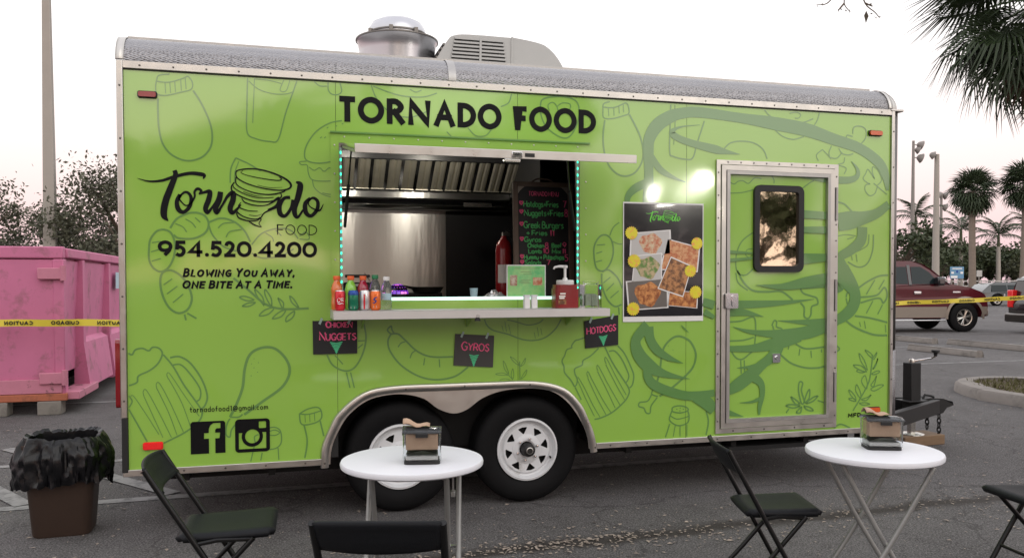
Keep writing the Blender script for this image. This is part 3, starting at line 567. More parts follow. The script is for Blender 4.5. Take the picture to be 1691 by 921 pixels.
(0,[(3.916,2.191,0.0072),(3.954,2.173,0.0072),(3.987,2.193,0.0072),(4.026,2.199,0.0073),(4.07,2.181,0.0073),(4.119,2.221,0.0073),(4.175,2.218,0.0073)]),
(0,[(3.916,2.108,0.0072),(4.021,2.116,0.0073),(4.109,2.138,0.0073)]),
(0,[(4.259,2.241,0.0074),(4.276,2.212,0.0074),(4.276,2.187,0.0074)]),
(0,[(4.504,2.154,0.0086),(4.573,2.201,0.0086),(4.608,2.217,0.0086)]),
(0,[(4.116,1.839,0.0094),(4.023,1.774,0.0094),(3.979,1.686,0.0093),(3.974,1.588,0.0094),(4.002,1.539,0.0094),(4.057,1.534,0.0094),(4.113,1.578,0.0094)]),
(0,[(3.975,1.549,0.0094),(3.991,1.48,0.0094),(4.069,1.423,0.0094)]),
(0,[(4.112,1.721,0.0063),(4.062,1.711,0.0063),(4.051,1.676,0.0063),(4.079,1.657,0.0063),(4.106,1.677,0.0063)])],
'vegetables':[(0,[(4.739,2.39,0.0083),(4.733,2.428,0.0083),(4.754,2.476,0.0083)]),
(0,[(4.744,2.39,0.0083),(4.8,2.387,0.0083),(4.845,2.432,0.0084)]),
(0,[(4.677,2.445,0.0072),(4.627,2.404,0.0072),(4.644,2.362,0.0072)]),
(0,[(4.677,2.445,0.0072),(4.722,2.408,0.0073),(4.75,2.381,0.0073)]),
(0,[(4.816,2.46,0.0083),(4.845,2.423,0.0084),(4.902,2.415,0.0084),(4.941,2.426,0.0084)]),
(0,[(4.934,2.571,0.0084),(4.945,2.619,0.0084),(5.002,2.63,0.0084),(5.048,2.605,0.0085),(5.048,2.547,0.0085),(5.003,2.497,0.0084)]),
(0,[(4.878,2.539,0.0084),(4.889,2.559,0.0084),(4.934,2.551,0.0084)]),
(0,[(4.868,2.395,0.0073),(4.857,2.356,0.0073),(4.812,2.344,0.0073)]),
(0,[(4.801,2.339,0.0073),(4.88,2.318,0.0073),(4.863,2.274,0.0073)])],
'parsley_leaf':[(0,[(5.156,2.201,0.0075),(5.191,2.241,0.0075),(5.161,2.308,0.0075),(5.114,2.336,0.0075),(5.109,2.297,0.0075),(5.127,2.249,0.0075),(5.098,2.287,0.0074),(5.068,2.315,0.0074),(5.051,2.285,0.0074),(5.029,2.246,0.0074),(5.064,2.217,0.0074),(5.087,2.208,0.0074),(5.052,2.198,0.0074),(5.047,2.159,0.0074),(5.088,2.121,0.0074),(5.134,2.141,0.0075),(5.156,2.196,0.0075)]),
(0,[(5.121,2.214,0.0085),(5.239,2.134,0.0086)])],
'tomato':[(0,[(4.813,2.067,0.012),(4.871,2.052,0.0121),(4.937,1.998,0.0121)]),
(0,[(5.124,1.833,0.0111),(5.119,1.721,0.0111),(5.073,1.619,0.011),(4.994,1.591,0.011),(4.902,1.63,0.0109)]),
(0,[(5.084,1.833,0.0086),(5.072,1.754,0.0086),(4.98,1.706,0.0085)]),
(0,[(4.934,1.675,0.0073),(4.941,1.641,0.0073)]),
(0,[(4.974,1.686,0.0073),(4.983,1.63,0.0073)]),
(0,[(4.815,1.818,0.0072),(4.887,1.83,0.0073),(4.972,1.82,0.0073)]),
(0,[(4.894,1.797,0.0073),(4.952,1.811,0.0073)])],
'gyro_wrap':[(0,[(4.99,1.432,0.0139),(5.073,1.482,0.0139),(5.173,1.524,0.014),(5.258,1.532,0.0141)]),
(0,[(4.891,1.369,0.0138),(4.899,1.398,0.0138),(4.932,1.411,0.0138)]),
(0,[(4.891,1.362,0.0122),(4.908,1.313,0.0123),(4.932,1.383,0.0123)]),
(0,[(5.016,1.368,0.0139),(5.158,1.382,0.014),(5.225,1.439,0.0141),(5.252,1.381,0.0141),(5.218,1.324,0.0141),(5.175,1.36,0.014),(5.016,1.326,0.0139)]),
(0,[(4.893,1.193,0.0153),(4.976,1.142,0.0154),(5.128,1.089,0.0156),(5.255,1.08,0.0157)]),
(0,[(4.967,1.23,0.0139),(5.11,1.211,0.014),(5.254,1.177,0.0141)]),
(0,[(5.14,1.496,0.0093),(5.066,1.389,0.0093)]),
(0,[(5.225,1.496,0.0094),(5.175,1.425,0.0094)]),
(0,[(5.125,1.339,0.0093),(5.067,1.247,0.0093)]),
(0,[(5.21,1.31,0.0094),(5.168,1.239,0.0094)]),
(0,[(5.009,1.184,0.0077),(5.018,1.148,0.0077)]),
(0,[(5.051,1.19,0.0077),(5.063,1.133,0.0078)]),
(0,[(5.237,1.159,0.0078),(5.243,1.102,0.0079)])],
'herb_sprig':[(0,[(4.958,0.524,0.0108),(5.032,0.628,0.0109),(5.098,0.74,0.0109),(5.122,0.882,0.0109),(5.126,0.939,0.0109)]),
(1,[(5.127,0.911,0.0078),(5.087,0.94,0.0078),(5.062,0.974,0.0078),(5.113,0.947,0.0078)]),
(1,[(5.13,0.911,0.0078),(5.163,0.953,0.0078),(5.155,0.924,0.0078),(5.139,0.903,0.0078)]),
(1,[(5.08,0.826,0.0078),(5.029,0.885,0.0078),(5.009,0.949,0.0077),(5.054,0.898,0.0078)]),
(1,[(5.072,0.812,0.0078),(4.997,0.836,0.0077),(4.96,0.865,0.0077),(5.03,0.856,0.0078)]),
(1,[(5.131,0.832,0.0078),(5.164,0.881,0.0078),(5.172,0.909,0.0078),(5.156,0.853,0.0078)]),
(1,[(5.123,0.796,0.0078),(5.173,0.816,0.0078),(5.19,0.806,0.0078),(5.148,0.788,0.0078)]),
(1,[(5.074,0.683,0.0078),(5.031,0.742,0.0078),(5.061,0.784,0.0078),(5.082,0.726,0.0078)]),
(1,[(5.115,0.71,0.0078),(5.149,0.752,0.0078),(5.162,0.773,0.0078),(5.141,0.702,0.0078)]),
(1,[(5.116,0.682,0.0078),(5.183,0.708,0.0078),(5.226,0.704,0.0079),(5.15,0.666,0.0078)]),
(1,[(5.024,0.614,0.0078),(4.982,0.672,0.0077),(4.989,0.718,0.0077),(5.024,0.657,0.0078)]),
(1,[(4.982,0.601,0.0077),(4.935,0.646,0.0077),(4.923,0.682,0.0077),(4.974,0.637,0.0077)]),
(1,[(5.033,0.606,0.0078),(5.083,0.619,0.0078),(5.116,0.636,0.0078),(5.075,0.597,0.0078)]),
(1,[(5.016,0.578,0.0078),(5.066,0.581,0.0078),(5.104,0.568,0.0078),(5.05,0.563,0.0078)]),
(1,[(4.982,0.594,0.0077),(4.941,0.603,0.0077),(4.924,0.618,0.0077),(4.966,0.616,0.0077)]),
(1,[(5.022,0.807,0.0078),(4.988,0.818,0.0077),(5.005,0.828,0.0077),(5.055,0.81,0.0078)])],
'pineapple_top':[(1,[(4.516,0.599,0.012),(4.492,0.691,0.012),(4.499,0.753,0.012),(4.526,0.745,0.012),(4.516,0.69,0.012),(4.54,0.612,0.012)]),
(1,[(4.54,0.605,0.012),(4.564,0.674,0.012),(4.585,0.694,0.0121),(4.58,0.631,0.0121)]),
(1,[(4.557,0.597,0.012),(4.613,0.637,0.0121),(4.653,0.645,0.0121),(4.613,0.609,0.0121)]),
(1,[(4.541,0.577,0.012),(4.597,0.561,0.0121),(4.613,0.539,0.0121),(4.565,0.548,0.012)]),
(1,[(4.5,0.6,0.012),(4.452,0.637,0.0119),(4.431,0.644,0.0119),(4.468,0.594,0.012)]),
(1,[(4.501,0.579,0.012),(4.429,0.593,0.0119),(4.389,0.586,0.0119),(4.445,0.567,0.0119)]),
(1,[(4.517,0.571,0.012),(4.485,0.545,0.012),(4.477,0.531,0.012),(4.509,0.53,0.012)]),
(0,[(4.389,0.535,0.0104),(4.413,0.562,0.0104)]),
(0,[(4.653,0.614,0.0106),(4.71,0.595,0.0106)]),
(0,[(4.794,0.403,0.0122),(4.851,0.429,0.0123),(4.935,0.397,0.0124)])],
'bone':[(0,[(3.986,1.565,0.0144),(4.033,1.484,0.0144),(4.11,1.422,0.0145),(4.233,1.412,0.0146),(4.343,1.414,0.0147),(4.438,1.352,0.0148)]),
(0,[(4.501,1.434,0.0134),(4.525,1.4,0.0134),(4.598,1.378,0.0135),(4.638,1.364,0.0135),(4.647,1.322,0.0136),(4.598,1.302,0.0135),(4.591,1.246,0.0135),(4.567,1.216,0.0135),(4.535,1.233,0.0135),(4.534,1.295,0.0135),(4.502,1.33,0.0134)])],
'chili_sausage':[(0,[(4.339,0.959,0.0133),(4.426,0.895,0.0134),(4.538,0.859,0.0135),(4.651,0.853,0.0136),(4.713,0.865,0.0137)]),
(0,[(4.465,1.033,0.0134),(4.553,0.996,0.0135),(4.711,1.006,0.0136)]),
(0,[(4.267,1.168,0.0118),(4.285,1.204,0.0118),(4.305,1.195,0.0118),(4.306,1.16,0.0118),(4.345,1.146,0.0118),(4.364,1.118,0.0118)]),
(0,[(4.274,1.167,0.0118),(4.29,1.119,0.0118)]),
(0,[(4.804,1.018,0.0122),(4.837,0.989,0.0122),(4.813,0.968,0.0122)]),
(0,[(4.409,1.02,0.0089),(4.402,0.992,0.0089)]),
(0,[(4.5,0.997,0.009),(4.493,0.948,0.009)]),
(0,[(4.593,0.981,0.009),(4.599,0.928,0.009)]),
(0,[(4.682,0.99,0.0091),(4.682,0.965,0.0091)])],
'martini_glass':[(0,[(3.916,1.2,0.0115),(4.019,1.206,0.0115),(4.119,1.231,0.0116),(4.135,1.129,0.0116),(4.12,1.006,0.0116),(4.09,0.973,0.0116)]),
(0,[(3.916,1.065,0.0115),(4.035,1.069,0.0116),(4.12,1.088,0.0116)]),
(0,[(3.929,1.011,0.0115),(3.975,0.948,0.0115),(4.028,0.933,0.0116),(4.09,0.973,0.0116)]),
(0,[(4.016,0.927,0.0101),(4.021,0.831,0.0101)]),
(0,[(4.044,0.926,0.0101),(4.049,0.837,0.0102)])],
'chicken_leg':[(0,[(3.354,0.761,0.0149),(3.384,0.859,0.0149),(3.401,0.979,0.0149),(3.425,1.044,0.0149),(3.485,1.097,0.015),(3.545,1.105,0.015),(3.618,1.067,0.0151),(3.661,0.983,0.0152),(3.643,0.895,0.0152),(3.583,0.83,0.0151),(3.474,0.746,0.015),(3.384,0.694,0.0149)]),
(0,[(3.345,0.756,0.0103),(3.325,0.713,0.0103),(3.373,0.693,0.0103)]),
(0,[(3.325,0.71,0.0103),(3.295,0.665,0.0102),(3.236,0.657,0.0102),(3.23,0.63,0.0102),(3.266,0.617,0.0102),(3.284,0.584,0.0102),(3.313,0.582,0.0103),(3.322,0.631,0.0103),(3.367,0.686,0.0103)]),
(0,[(3.447,1.043,0.0057),(3.452,1.041,0.0057)]),
(0,[(3.483,1.013,0.0058),(3.488,1.011,0.0058)]),
(0,[(3.44,0.939,0.0057),(3.445,0.937,0.0057)])],
'salt_shaker':[(1,[(3.481,0.591,0.0104),(3.487,0.613,0.0104),(3.535,0.622,0.0104),(3.59,0.609,0.0105),(3.602,0.586,0.0105),(3.547,0.572,0.0104),(3.493,0.58,0.0104)]),
(0,[(3.481,0.591,0.0104),(3.469,0.564,0.0104),(3.461,0.526,0.0104),(3.499,0.493,0.0104),(3.548,0.483,0.0104),(3.602,0.503,0.0105),(3.611,0.547,0.0105),(3.602,0.581,0.0105)]),
(0,[(3.469,0.553,0.0081),(3.523,0.529,0.0081),(3.606,0.544,0.0082)]),
(0,[(3.463,0.499,0.0092),(3.43,0.407,0.0092)]),
(0,[(3.505,0.485,0.0069),(3.49,0.409,0.0069)]),
(0,[(3.542,0.48,0.007),(3.542,0.406,0.007)]),
(0,[(3.594,0.489,0.0082),(3.594,0.403,0.0082)]),
(0,[(3.743,0.574,0.0118),(3.762,0.501,0.0118),(3.744,0.407,0.0118)]),
(0,[(3.511,0.599,0.0069),(3.521,0.599,0.0069)]),
(0,[(3.538,0.606,0.007),(3.547,0.605,0.007)]),
(0,[(3.562,0.597,0.007),(3.572,0.596,0.007)]),
(0,[(3.535,0.587,0.007),(3.545,0.586,0.007)])],
'link_sausages':[(1,[(2.898,1.677,0.0116),(2.906,1.741,0.0116),(2.945,1.794,0.0116),(2.992,1.8,0.0116),(3.029,1.759,0.0117),(3.038,1.678,0.0117),(3.009,1.598,0.0117),(2.962,1.559,0.0116),(2.915,1.582,0.0116)]),
(0,[(2.958,1.554,0.0116),(3.005,1.566,0.0117),(3.066,1.518,0.0117),(3.105,1.445,0.0117)]),
(0,[(2.955,1.542,0.0116),(2.958,1.462,0.0116),(2.992,1.373,0.0117),(3.048,1.32,0.0117),(3.101,1.332,0.0118)]),
(0,[(3.013,1.798,0.0075),(3.039,1.855,0.0075),(3.082,1.888,0.0075)]),
(0,[(3.035,1.759,0.0067),(3.074,1.743,0.0067),(3.104,1.743,0.0067)]),
(0,[(3.079,1.312,0.0092),(3.083,1.263,0.0092)]),
(0,[(2.919,1.733,0.0074),(2.979,1.738,0.0075)]),
(0,[(2.915,1.677,0.0074),(2.958,1.69,0.0075)]),
(0,[(2.912,1.62,0.0074),(2.958,1.631,0.0075)]),
(0,[(2.966,1.478,0.0075),(3.018,1.518,0.0075)]),
(0,[(2.988,1.425,0.0075),(3.044,1.477,0.0075)]),
(0,[(3.018,1.377,0.0075),(3.079,1.425,0.0075)])]}
SWIRL=[(0,[(3.293,2,0.0846),(3.297,2.108,0.0799),(3.299,2.234,0.0676),(3.297,2.359,0.0751),(3.301,2.458,0.0825),(3.355,2.55,0.0922),(3.444,2.613,0.0871),(3.543,2.648,0.0743),(3.684,2.662,0.0722),(4.007,2.639,0.0689),(4.271,2.615,0.0923),(4.543,2.581,0.0971),(4.765,2.525,0.0851),(4.992,2.467,0.0791),(5.166,2.367,0.0801),(5.225,2.271,0.0665),(5.244,2.164,0.0269)]),
(0,[(3.685,2.575,0.0029),(3.564,2.56,0.0086),(3.499,2.539,0.0209),(3.474,2.509,0.0475),(3.524,2.475,0.0476),(3.645,2.441,0.05),(3.802,2.412,0.0591),(3.885,2.398,0.0344),(4.001,2.384,0.0016)]),
(0,[(3.316,2.342,0.047),(3.385,2.255,0.0472),(3.485,2.204,0.0238),(3.575,2.175,0.0038)]),
(0,[(3.307,2.171,0.0564),(3.209,2.128,0.0579),(3.151,2.077,0.0465),(3.137,2.023,0.0372)]),
(0,[(4.925,2.368,0.0042),(4.977,2.312,0.0264),(4.972,2.258,0.0401),(4.892,2.23,0.0504),(4.712,2.231,0.0518),(4.546,2.24,0.0225),(4.436,2.246,0.0041)]),
(0,[(4.814,1.92,0.1323),(4.925,1.937,0.1333),(5.03,1.955,0.0976),(5.149,1.991,0.0738),(5.255,2.061,0.0619)]),
(0,[(5.024,1.888,0.0854),(5.012,1.787,0.0854),(4.921,1.714,0.0752),(4.836,1.663,0.0724),(4.85,1.574,0.1087),(4.891,1.473,0.0849),(4.963,1.406,0.0792),(4.977,1.33,0.0671)]),
(0,[(4.856,1.581,0.1068),(4.948,1.44,0.0953),(4.966,1.341,0.0924),(4.909,1.256,0.0921),(4.778,1.194,0.0685),(4.583,1.188,0.045),(4.313,1.204,0.0029)]),
(0,[(4.84,1.51,0.1372),(4.808,1.454,0.1065),(4.71,1.476,0.0756),(4.501,1.455,0.0447),(4.187,1.463,0.0029)]),
(0,[(3.912,1.322,0.0601),(4.188,1.326,0.0496),(4.422,1.338,0.0267),(4.614,1.357,0.003)]),
(0,[(3.912,1.268,0.0573),(4.034,1.267,0.0491),(4.196,1.235,0.0029)]),
(0,[(4.811,1.201,0.0762),(4.681,1.147,0.0907),(4.504,1.108,0.0926),(4.267,1.11,0.0559),(4.081,1.13,0.029),(3.951,1.166,0.0029)]),
(0,[(4.504,1.08,0.0598),(4.314,1.043,0.0915),(4.112,1.01,0.0553),(3.914,1.011,0.0402)]),
(0,[(4.314,1.043,0.118),(4.284,0.961,0.0884),(4.175,0.888,0.0585),(4.098,0.877,0.0291),(3.983,0.873,0.0029)]),
(0,[(4.315,0.974,0.059),(4.191,0.894,0.0732),(4.106,0.828,0.0903),(4.006,0.761,0.0955),(3.915,0.712,0.0647)]),
(0,[(4.098,0.815,0.0728),(4.176,0.758,0.0527),(4.189,0.675,0.0411),(4.169,0.593,0.0322),(4.165,0.531,0.0147)]),
(0,[(4.007,0.624,0.0029),(4.1,0.626,0.0175),(4.177,0.648,0.0293)]),
(0,[(3.916,0.556,0.0432),(4.039,0.523,0.0029)]),
(0,[(3.294,1.188,0.0851),(3.206,1.092,0.0699),(3.224,0.994,0.0904),(3.307,0.905,0.0933),(3.426,0.847,0.0482),(3.613,0.807,0.0023)]),
(0,[(3.3,1.177,0.0681),(3.312,1.09,0.0659),(3.366,1.012,0.0628),(3.449,0.961,0.0414),(3.561,0.918,0.0023)]),
(0,[(3.295,0.916,0.0625),(3.295,0.829,0.0626),(3.366,0.761,0.0686),(3.547,0.699,0.0637),(3.669,0.689,0.0608),(3.805,0.703,0.0472)]),
(0,[(3.644,0.679,0.0584),(3.743,0.636,0.0941),(3.803,0.577,0.0709)]),
(0,[(3.545,1.184,0.0046),(3.575,1.156,0.0093),(3.606,1.128,0.0012)]),
(0,[(4.518,1.972,0.0592),(4.71,1.965,0.0545)]),
(0,[(4.519,1.86,0.0452),(4.711,1.861,0.0524)]),
(0,[(4.509,1.649,0.0808),(4.713,1.661,0.0546)]),
(0,[(3.919,1.695,0.0248),(4.101,1.688,0.0126)]),
(0,[(3.919,1.636,0.0269),(4.101,1.652,0.0147)]),
(0,[(4.136,1.46,0.0042),(4.339,1.449,0.0427),(4.545,1.479,0.0811),(4.714,1.509,0.0766)]),
(0,[(3.714,1.345,0.0578),(3.799,1.321,0.0614)]),
(0,[(3.723,1.276,0.0483),(3.8,1.234,0.0259)])]
LOGO=[(0,[(0.069,2.091,0.0024),(0.131,2.076,0.0097),(0.202,2.083,0.0147),(0.265,2.106,0.018),(0.345,2.128,0.0198),(0.401,2.128,0.0232),(0.433,2.12,0.0216),(0.427,2.098,0.0041)]),
(0,[(0.269,2.144,0.0246),(0.275,2.117,0.0278),(0.25,2.049,0.0344),(0.222,1.972,0.0376),(0.209,1.912,0.0375),(0.211,1.874,0.0327),(0.232,1.848,0.0049)]),
(0,[(0.299,2.003,0.023),(0.281,1.963,0.023),(0.288,1.918,0.0279),(0.316,1.901,0.0214),(0.349,1.932,0.0215),(0.36,1.979,0.0198),(0.347,2.011,0.0165),(0.323,2.017,0.0132),(0.294,1.986,0.0099),(0.303,1.964,0.0082),(0.33,1.94,0.0082),(0.358,1.954,0.0099),(0.379,1.993,0.0116),(0.379,2.022,0.0132),(0.396,2.04,0.0166),(0.416,2.028,0.0149),(0.403,2.009,0.0083)]),
(0,[(0.403,2.009,0.0083),(0.432,2.02,0.0149),(0.464,2.024,0.025),(0.457,1.978,0.03),(0.439,1.926,0.0283),(0.45,1.902,0.0216),(0.475,1.931,0.0133),(0.504,1.979,0.0134),(0.521,2.022,0.0251)]),
(0,[(0.525,2.026,0.0284),(0.516,1.979,0.0318),(0.495,1.927,0.0301),(0.503,1.901,0.0201),(0.532,1.945,0.0134),(0.565,2.002,0.0185),(0.594,2.02,0.0286),(0.594,1.981,0.032),(0.577,1.929,0.0303),(0.593,1.903,0.0219),(0.639,1.952,0.0084)]),
(0,[(0.924,2.002,0.0207),(0.89,1.997,0.019),(0.862,1.953,0.0275),(0.864,1.904,0.0293),(0.893,1.89,0.0207),(0.928,1.936,0.019),(0.941,1.989,0.019)]),
(0,[(0.959,2.097,0.0087),(0.984,2.079,0.0347),(0.971,2.008,0.0347),(0.949,1.937,0.0312),(0.953,1.895,0.026),(0.97,1.885,0.0156),(1,1.929,0.0122)]),
(0,[(1.044,2.001,0.0192),(1.013,1.965,0.0261),(1.017,1.912,0.0279),(1.047,1.893,0.021),(1.082,1.931,0.0228),(1.087,1.98,0.021),(1.061,2.003,0.0157),(1.035,1.987,0.0087),(1.035,1.956,0.007),(1.065,1.935,0.0087),(1.099,1.927,0.0105),(1.121,1.967,0.0035)])]
TWISTER=[(1,[(0.612,2.132,0.0067),(0.62,2.154,0.0076),(0.67,2.166,0.0076),(0.736,2.167,0.0085),(0.82,2.148,0.0094),(0.895,2.115,0.0112),(0.929,2.081,0.013),(0.916,2.055,0.0104),(0.861,2.044,0.0077),(0.768,2.053,0.0068),(0.677,2.078,0.0068),(0.624,2.107,0.0076)]),
(0,[(0.861,2.123,0.0034),(0.874,2.112,0.0069),(0.853,2.103,0.006),(0.769,2.111,0.0051),(0.686,2.126,0.0042),(0.641,2.142,0.0034),(0.653,2.155,0.0025)]),
(0,[(0.612,2.115,0.0067),(0.613,2.076,0.0067),(0.652,2.047,0.0059),(0.726,2.023,0.0068),(0.81,2.017,0.0077),(0.886,2.036,0.0078),(0.895,2.054,0.0034)]),
(0,[(0.603,2.085,0.0067),(0.586,2.058,0.0084),(0.594,2.028,0.0084),(0.652,1.995,0.0076),(0.726,1.974,0.0077),(0.81,1.976,0.0077),(0.869,2.001,0.0086),(0.869,2.027,0.0052)]),
(0,[(0.595,2.067,0.0034),(0.607,2.046,0.0059),(0.668,2.013,0.0051),(0.743,1.995,0.0043),(0.827,2,0.0043)]),
(0,[(0.643,1.991,0.0051),(0.664,1.965,0.0076),(0.726,1.949,0.0068),(0.793,1.955,0.0068),(0.856,1.996,0.0172),(0.843,1.952,0.0137),(0.792,1.925,0.0068)]),
(0,[(0.639,1.965,0.0051),(0.626,1.939,0.0068),(0.676,1.918,0.0051),(0.734,1.915,0.0043)]),
(0,[(0.63,1.939,0.0068),(0.611,1.917,0.0084),(0.65,1.883,0.0068),(0.708,1.867,0.0068),(0.75,1.876,0.0068),(0.775,1.907,0.0077),(0.851,1.944,0.012)]),
(0,[(0.613,1.904,0.0051),(0.625,1.874,0.0084),(0.675,1.857,0.0076),(0.725,1.858,0.006),(0.754,1.876,0.0051)]),
(0,[(0.683,1.853,0.0068),(0.716,1.832,0.0085),(0.754,1.821,0.0034),(0.741,1.841,0.0051),(0.754,1.867,0.0051),(0.742,1.88,0.0034)]),
(0,[(0.652,2.03,0.0034),(0.718,2.008,0.0042),(0.768,2.004,0.0017)]),
(0,[(0.684,1.892,0.0034),(0.725,1.887,0.0034),(0.759,1.898,0.0017)]),
(0,[(0.735,2.071,0.0026),(0.802,2.058,0.0034),(0.878,2.062,0.0017)])]
TITLE = [('T', 1.2218, 1.3182), ('O', 1.3336, 1.4972), ('R', 1.5129, 1.6245), ('N', 1.6465, 1.7906), ('A', 1.813, 1.947), ('D', 1.9647, 2.0867), ('O', 2.0969, 2.2569), ('F', 2.3471, 2.4261), ('O', 2.4433, 2.6009), ('O', 2.613, 2.7746), ('D', 2.7883, 2.9123)]
PHONE = [('9', 0.173, 0.2534), ('5', 0.2621, 0.3266), ('4', 0.3393, 0.4189), ('.', 0.4318, 0.4552), ('5', 0.4601, 0.5284), ('2', 0.539, 0.6046), ('0', 0.6112, 0.6973), ('.', 0.7056, 0.7289), ('4', 0.7373, 0.8203), ('2', 0.8287, 0.8964), ('0', 0.9015, 0.9886), ('0', 0.9929, 1.0808)]
# ------------------------------------------------------------------ ground and markings
def struct(o): o['kind'] = 'structure'; return o
struct(MB().add([(-400, -300, 0), (600, -300, 0), (600, 700, 0), (-400, 700, 0)], [(0, 1, 2, 3)]).build('ground', 'asphalt', smooth=False))
def stripe(name, pts, w, z=.004):
    mb = MB(); mb.ribbon([(x, y, w) for x, y in pts], lambda u, v, o: (u, v, z)); return struct(mb.build(name, 'paint_line', smooth=False))
stripe('painted_line', [(-6, 2.28), (6, 2.30)], .10)
stripe('painted_line', [(-3.5, .80), (4.5, 1.02)], .11)
stripe('painted_line', [(-1.5, 3.08), (-.5, 1.78), (.04, 1.086), (.12, .98)], .12, .008)
stripe('painted_line', [(-1.6, 2.2), (-1.07, 1.36), (-.80, .93)], .12, .008)
stripe('painted_line', [(-5, 6.04), (4, 6.04)], .10)
for Y in (7.06, 10.37, 13.78, 17.1): stripe('painted_line', [(9.4, Y), (21, Y)], .10)
stripe('painted_line', [(-30, 24), (60, 24)], .12)
# kerbed island
def island():
    pts = [(9.25, -4.0), (9.25, 2.5), (9.27, 3.05), (9.42, 3.55), (9.75, 4.05), (10.2, 4.3), (10.75, 4.28), (11.15, 4.0), (11.3, 3.5), (11.3, -4.0)]
    o = spl(pts, False, 4); cx, cy = 10.27, 2.6
    ins = [(x+(.22 if x < 9.6 else (-.22 if x > 10.9 else .22*(cx-x))), y-(.22 if y > 3.7 else (.15 if y > 3.2 else (-.0)))) for x, y in o]
    k = MB(); N = len(o)
    rows = [[(x, y, 0) for x, y in o], [(x+.012*(1 if x < cx else -1), y-.008, .10) for x, y in o], [(x+.035*(1 if x < cx else -1), y-.03, .13) for x, y in o], [(*p, .132) for p in ins], [(*p, .05) for p in ins]]
    vs_ = [p for r in rows for p in r]
    k.add(vs_, [(r*N+i, r*N+i+1, (r+1)*N+i+1, (r+1)*N+i) for r in range(4) for i in range(N-1)])
    struct(k.build('kerb', 'concrete'))
    s = MB(); s.add([(*p, .11) for p in ins], [tuple(range(N))]); struct(s.build('planting_bed', 'dirt', smooth=False))
    g = MB()
    for i in range(5200):
        x, y = random.uniform(9.55, 11.05), random.uniform(-2.0, 4.0)
        if y > 3.4 and (abs(x-10.3) > .75-(y-3.4)*.6): continue
        h = random.uniform(.03, .075); a = random.uniform(0, 2*pi); dx, dy = cos(a)*.008, sin(a)*.008; lx, ly = random.uniform(-.05, .05), random.uniform(-.05, .05)
        g.add([(x-dx, y-dy, .108), (x+dx, y+dy, .108), (x+lx, y+ly, .108+h)], [(0, 1, 2)])
    o = g.build('grass', 'grass', smooth=False, kind='stuff'); o['label'] = 'patchy dry grass growing inside the kerbed island'; o['category'] = 'grass'
island()
# fallen leaves
def litter():
    L = MB()
    def leaf(x, y, s):
        a = random.uniform(0, 2*pi); c, n = cos(a)*s, sin(a)*s; h = random.uniform(.002, .35)*s; w = random.uniform(.3, .6)
        L.add([(x-c, y-n, .005), (x-n*w, y+c*w, .006+h), (x+c, y+n, .005+h*.5), (x+n*w, y-c*w, .006+h*random.random())], [(0, 1, 2), (0, 2, 3)])
    for i in range(1500):
        x = random.uniform(-2.5, 9.5); y = random.uniform(-2.6, 4.2); leaf(x, y, random.uniform(.006, .017)*random.choice((.7, 1, 1.2)))
    for i in range(900):
        x = random.uniform(.2, 9); y = .045*x-.93+random.gauss(0, .16); leaf(x, y, random.uniform(.007, .018))
    for i in range(650):
        x = random.uniform(-2.5, 9.5); y = random.uniform(-2.6, 4.2); leaf(x, y, random.uniform(.012, .024))
    for i in range(5200):
        x = random.uniform(-2.5, 10); y = random.uniform(-2.7, 4.5); leaf(x, y, random.uniform(.0025, .0075))
    for i in range(260):
        x = random.gauss(2.45, .5); y = -.83+random.gauss(0, .07); leaf(x, y, random.uniform(.009, .022))
    o = L.build('fallen_leaves', 'dead_leaf', smooth=False, kind='stuff'); o['label'] = 'dry fallen leaves scattered over the dark asphalt'; o['category'] = 'leaves'
litter()
# ------------------------------------------------------------------ the food trailer
TR = thing('food_trailer', 'bright green food trailer with open serving window and tandem wheels', 'food trailer')
XR = 5.267; ZB = .36; ZT = 2.72; TW = 2.2
ARCH = spl([(1.094, .34), (1.100, .46), (1.145, .575), (1.206, .68), (1.356, .795), (1.546, .831), (1.9, .834), (2.15, .834), (2.467, .830), (2.679, .778), (2.80, .665), (2.852, .566), (2.895, .46), (2.918, .34)], False, 4)
def archz(x):
    for a, b in zip(ARCH, ARCH[1:]):
        if a[0] <= x <= b[0]: return a[1]+(b[1]-a[1])*(x-a[0])/max(1e-6, b[0]-a[0])
    return 0
WX0, WX1, WZ0, WZ1 = 1.217, 2.795, 1.385, 2.345
DX0, DX1, DZ0, DZ1 = 3.90, 4.715, .50, 2.25
def panel(x0, x1):
    mb = MB(); xs = sorted(set([x0, x1]+[x for x in (WX0, WX1, DX0, DX1) if x0 < x < x1]+[a[0] for a in ARCH if x0 < a[0] < x1]+[x0+(x1-x0)*i/8 for i in range(1, 8)]))
    for a, b in zip(xs, xs[1:]):
        m = (a+b)/2; za, zb = (max(ZB, archz(a+1e-5)), max(ZB, archz(b-1e-5)))
        cuts = [(za, zb)]
        if WX0 < m < WX1: spans = [((za, zb), (WZ0, WZ0)), ((WZ1, WZ1), (ZT, ZT))]
        elif DX0 < m < DX1: spans = [((za, zb), (DZ0, DZ0)), ((DZ1, DZ1), (ZT, ZT))]
        else: spans = [((za, zb), (ZT, ZT))]
        for (l0, l1), (h0, h1) in spans:
            mb.add([(a, 0, l0), (b, 0, l1), (b, 0, h1), (a, 0, h0)], [(0, 1, 2, 3)])
    return mb.build('side_panel', 'green', TR, smooth=False)
SEAM = [0, 1.199, 2.365, 3.585, XR]
for a, b in zip(SEAM, SEAM[1:]): panel(a+.0012, b-.0012)
MB().box(.01, XR-.01, .004, .006, .9, 1.3).box(.01, 1.2, .004, .006, .4, 2.7).box(2.81, 3.88, .004, .006, .86, 2.7).build('panel_backing', 'black', TR, smooth=False)
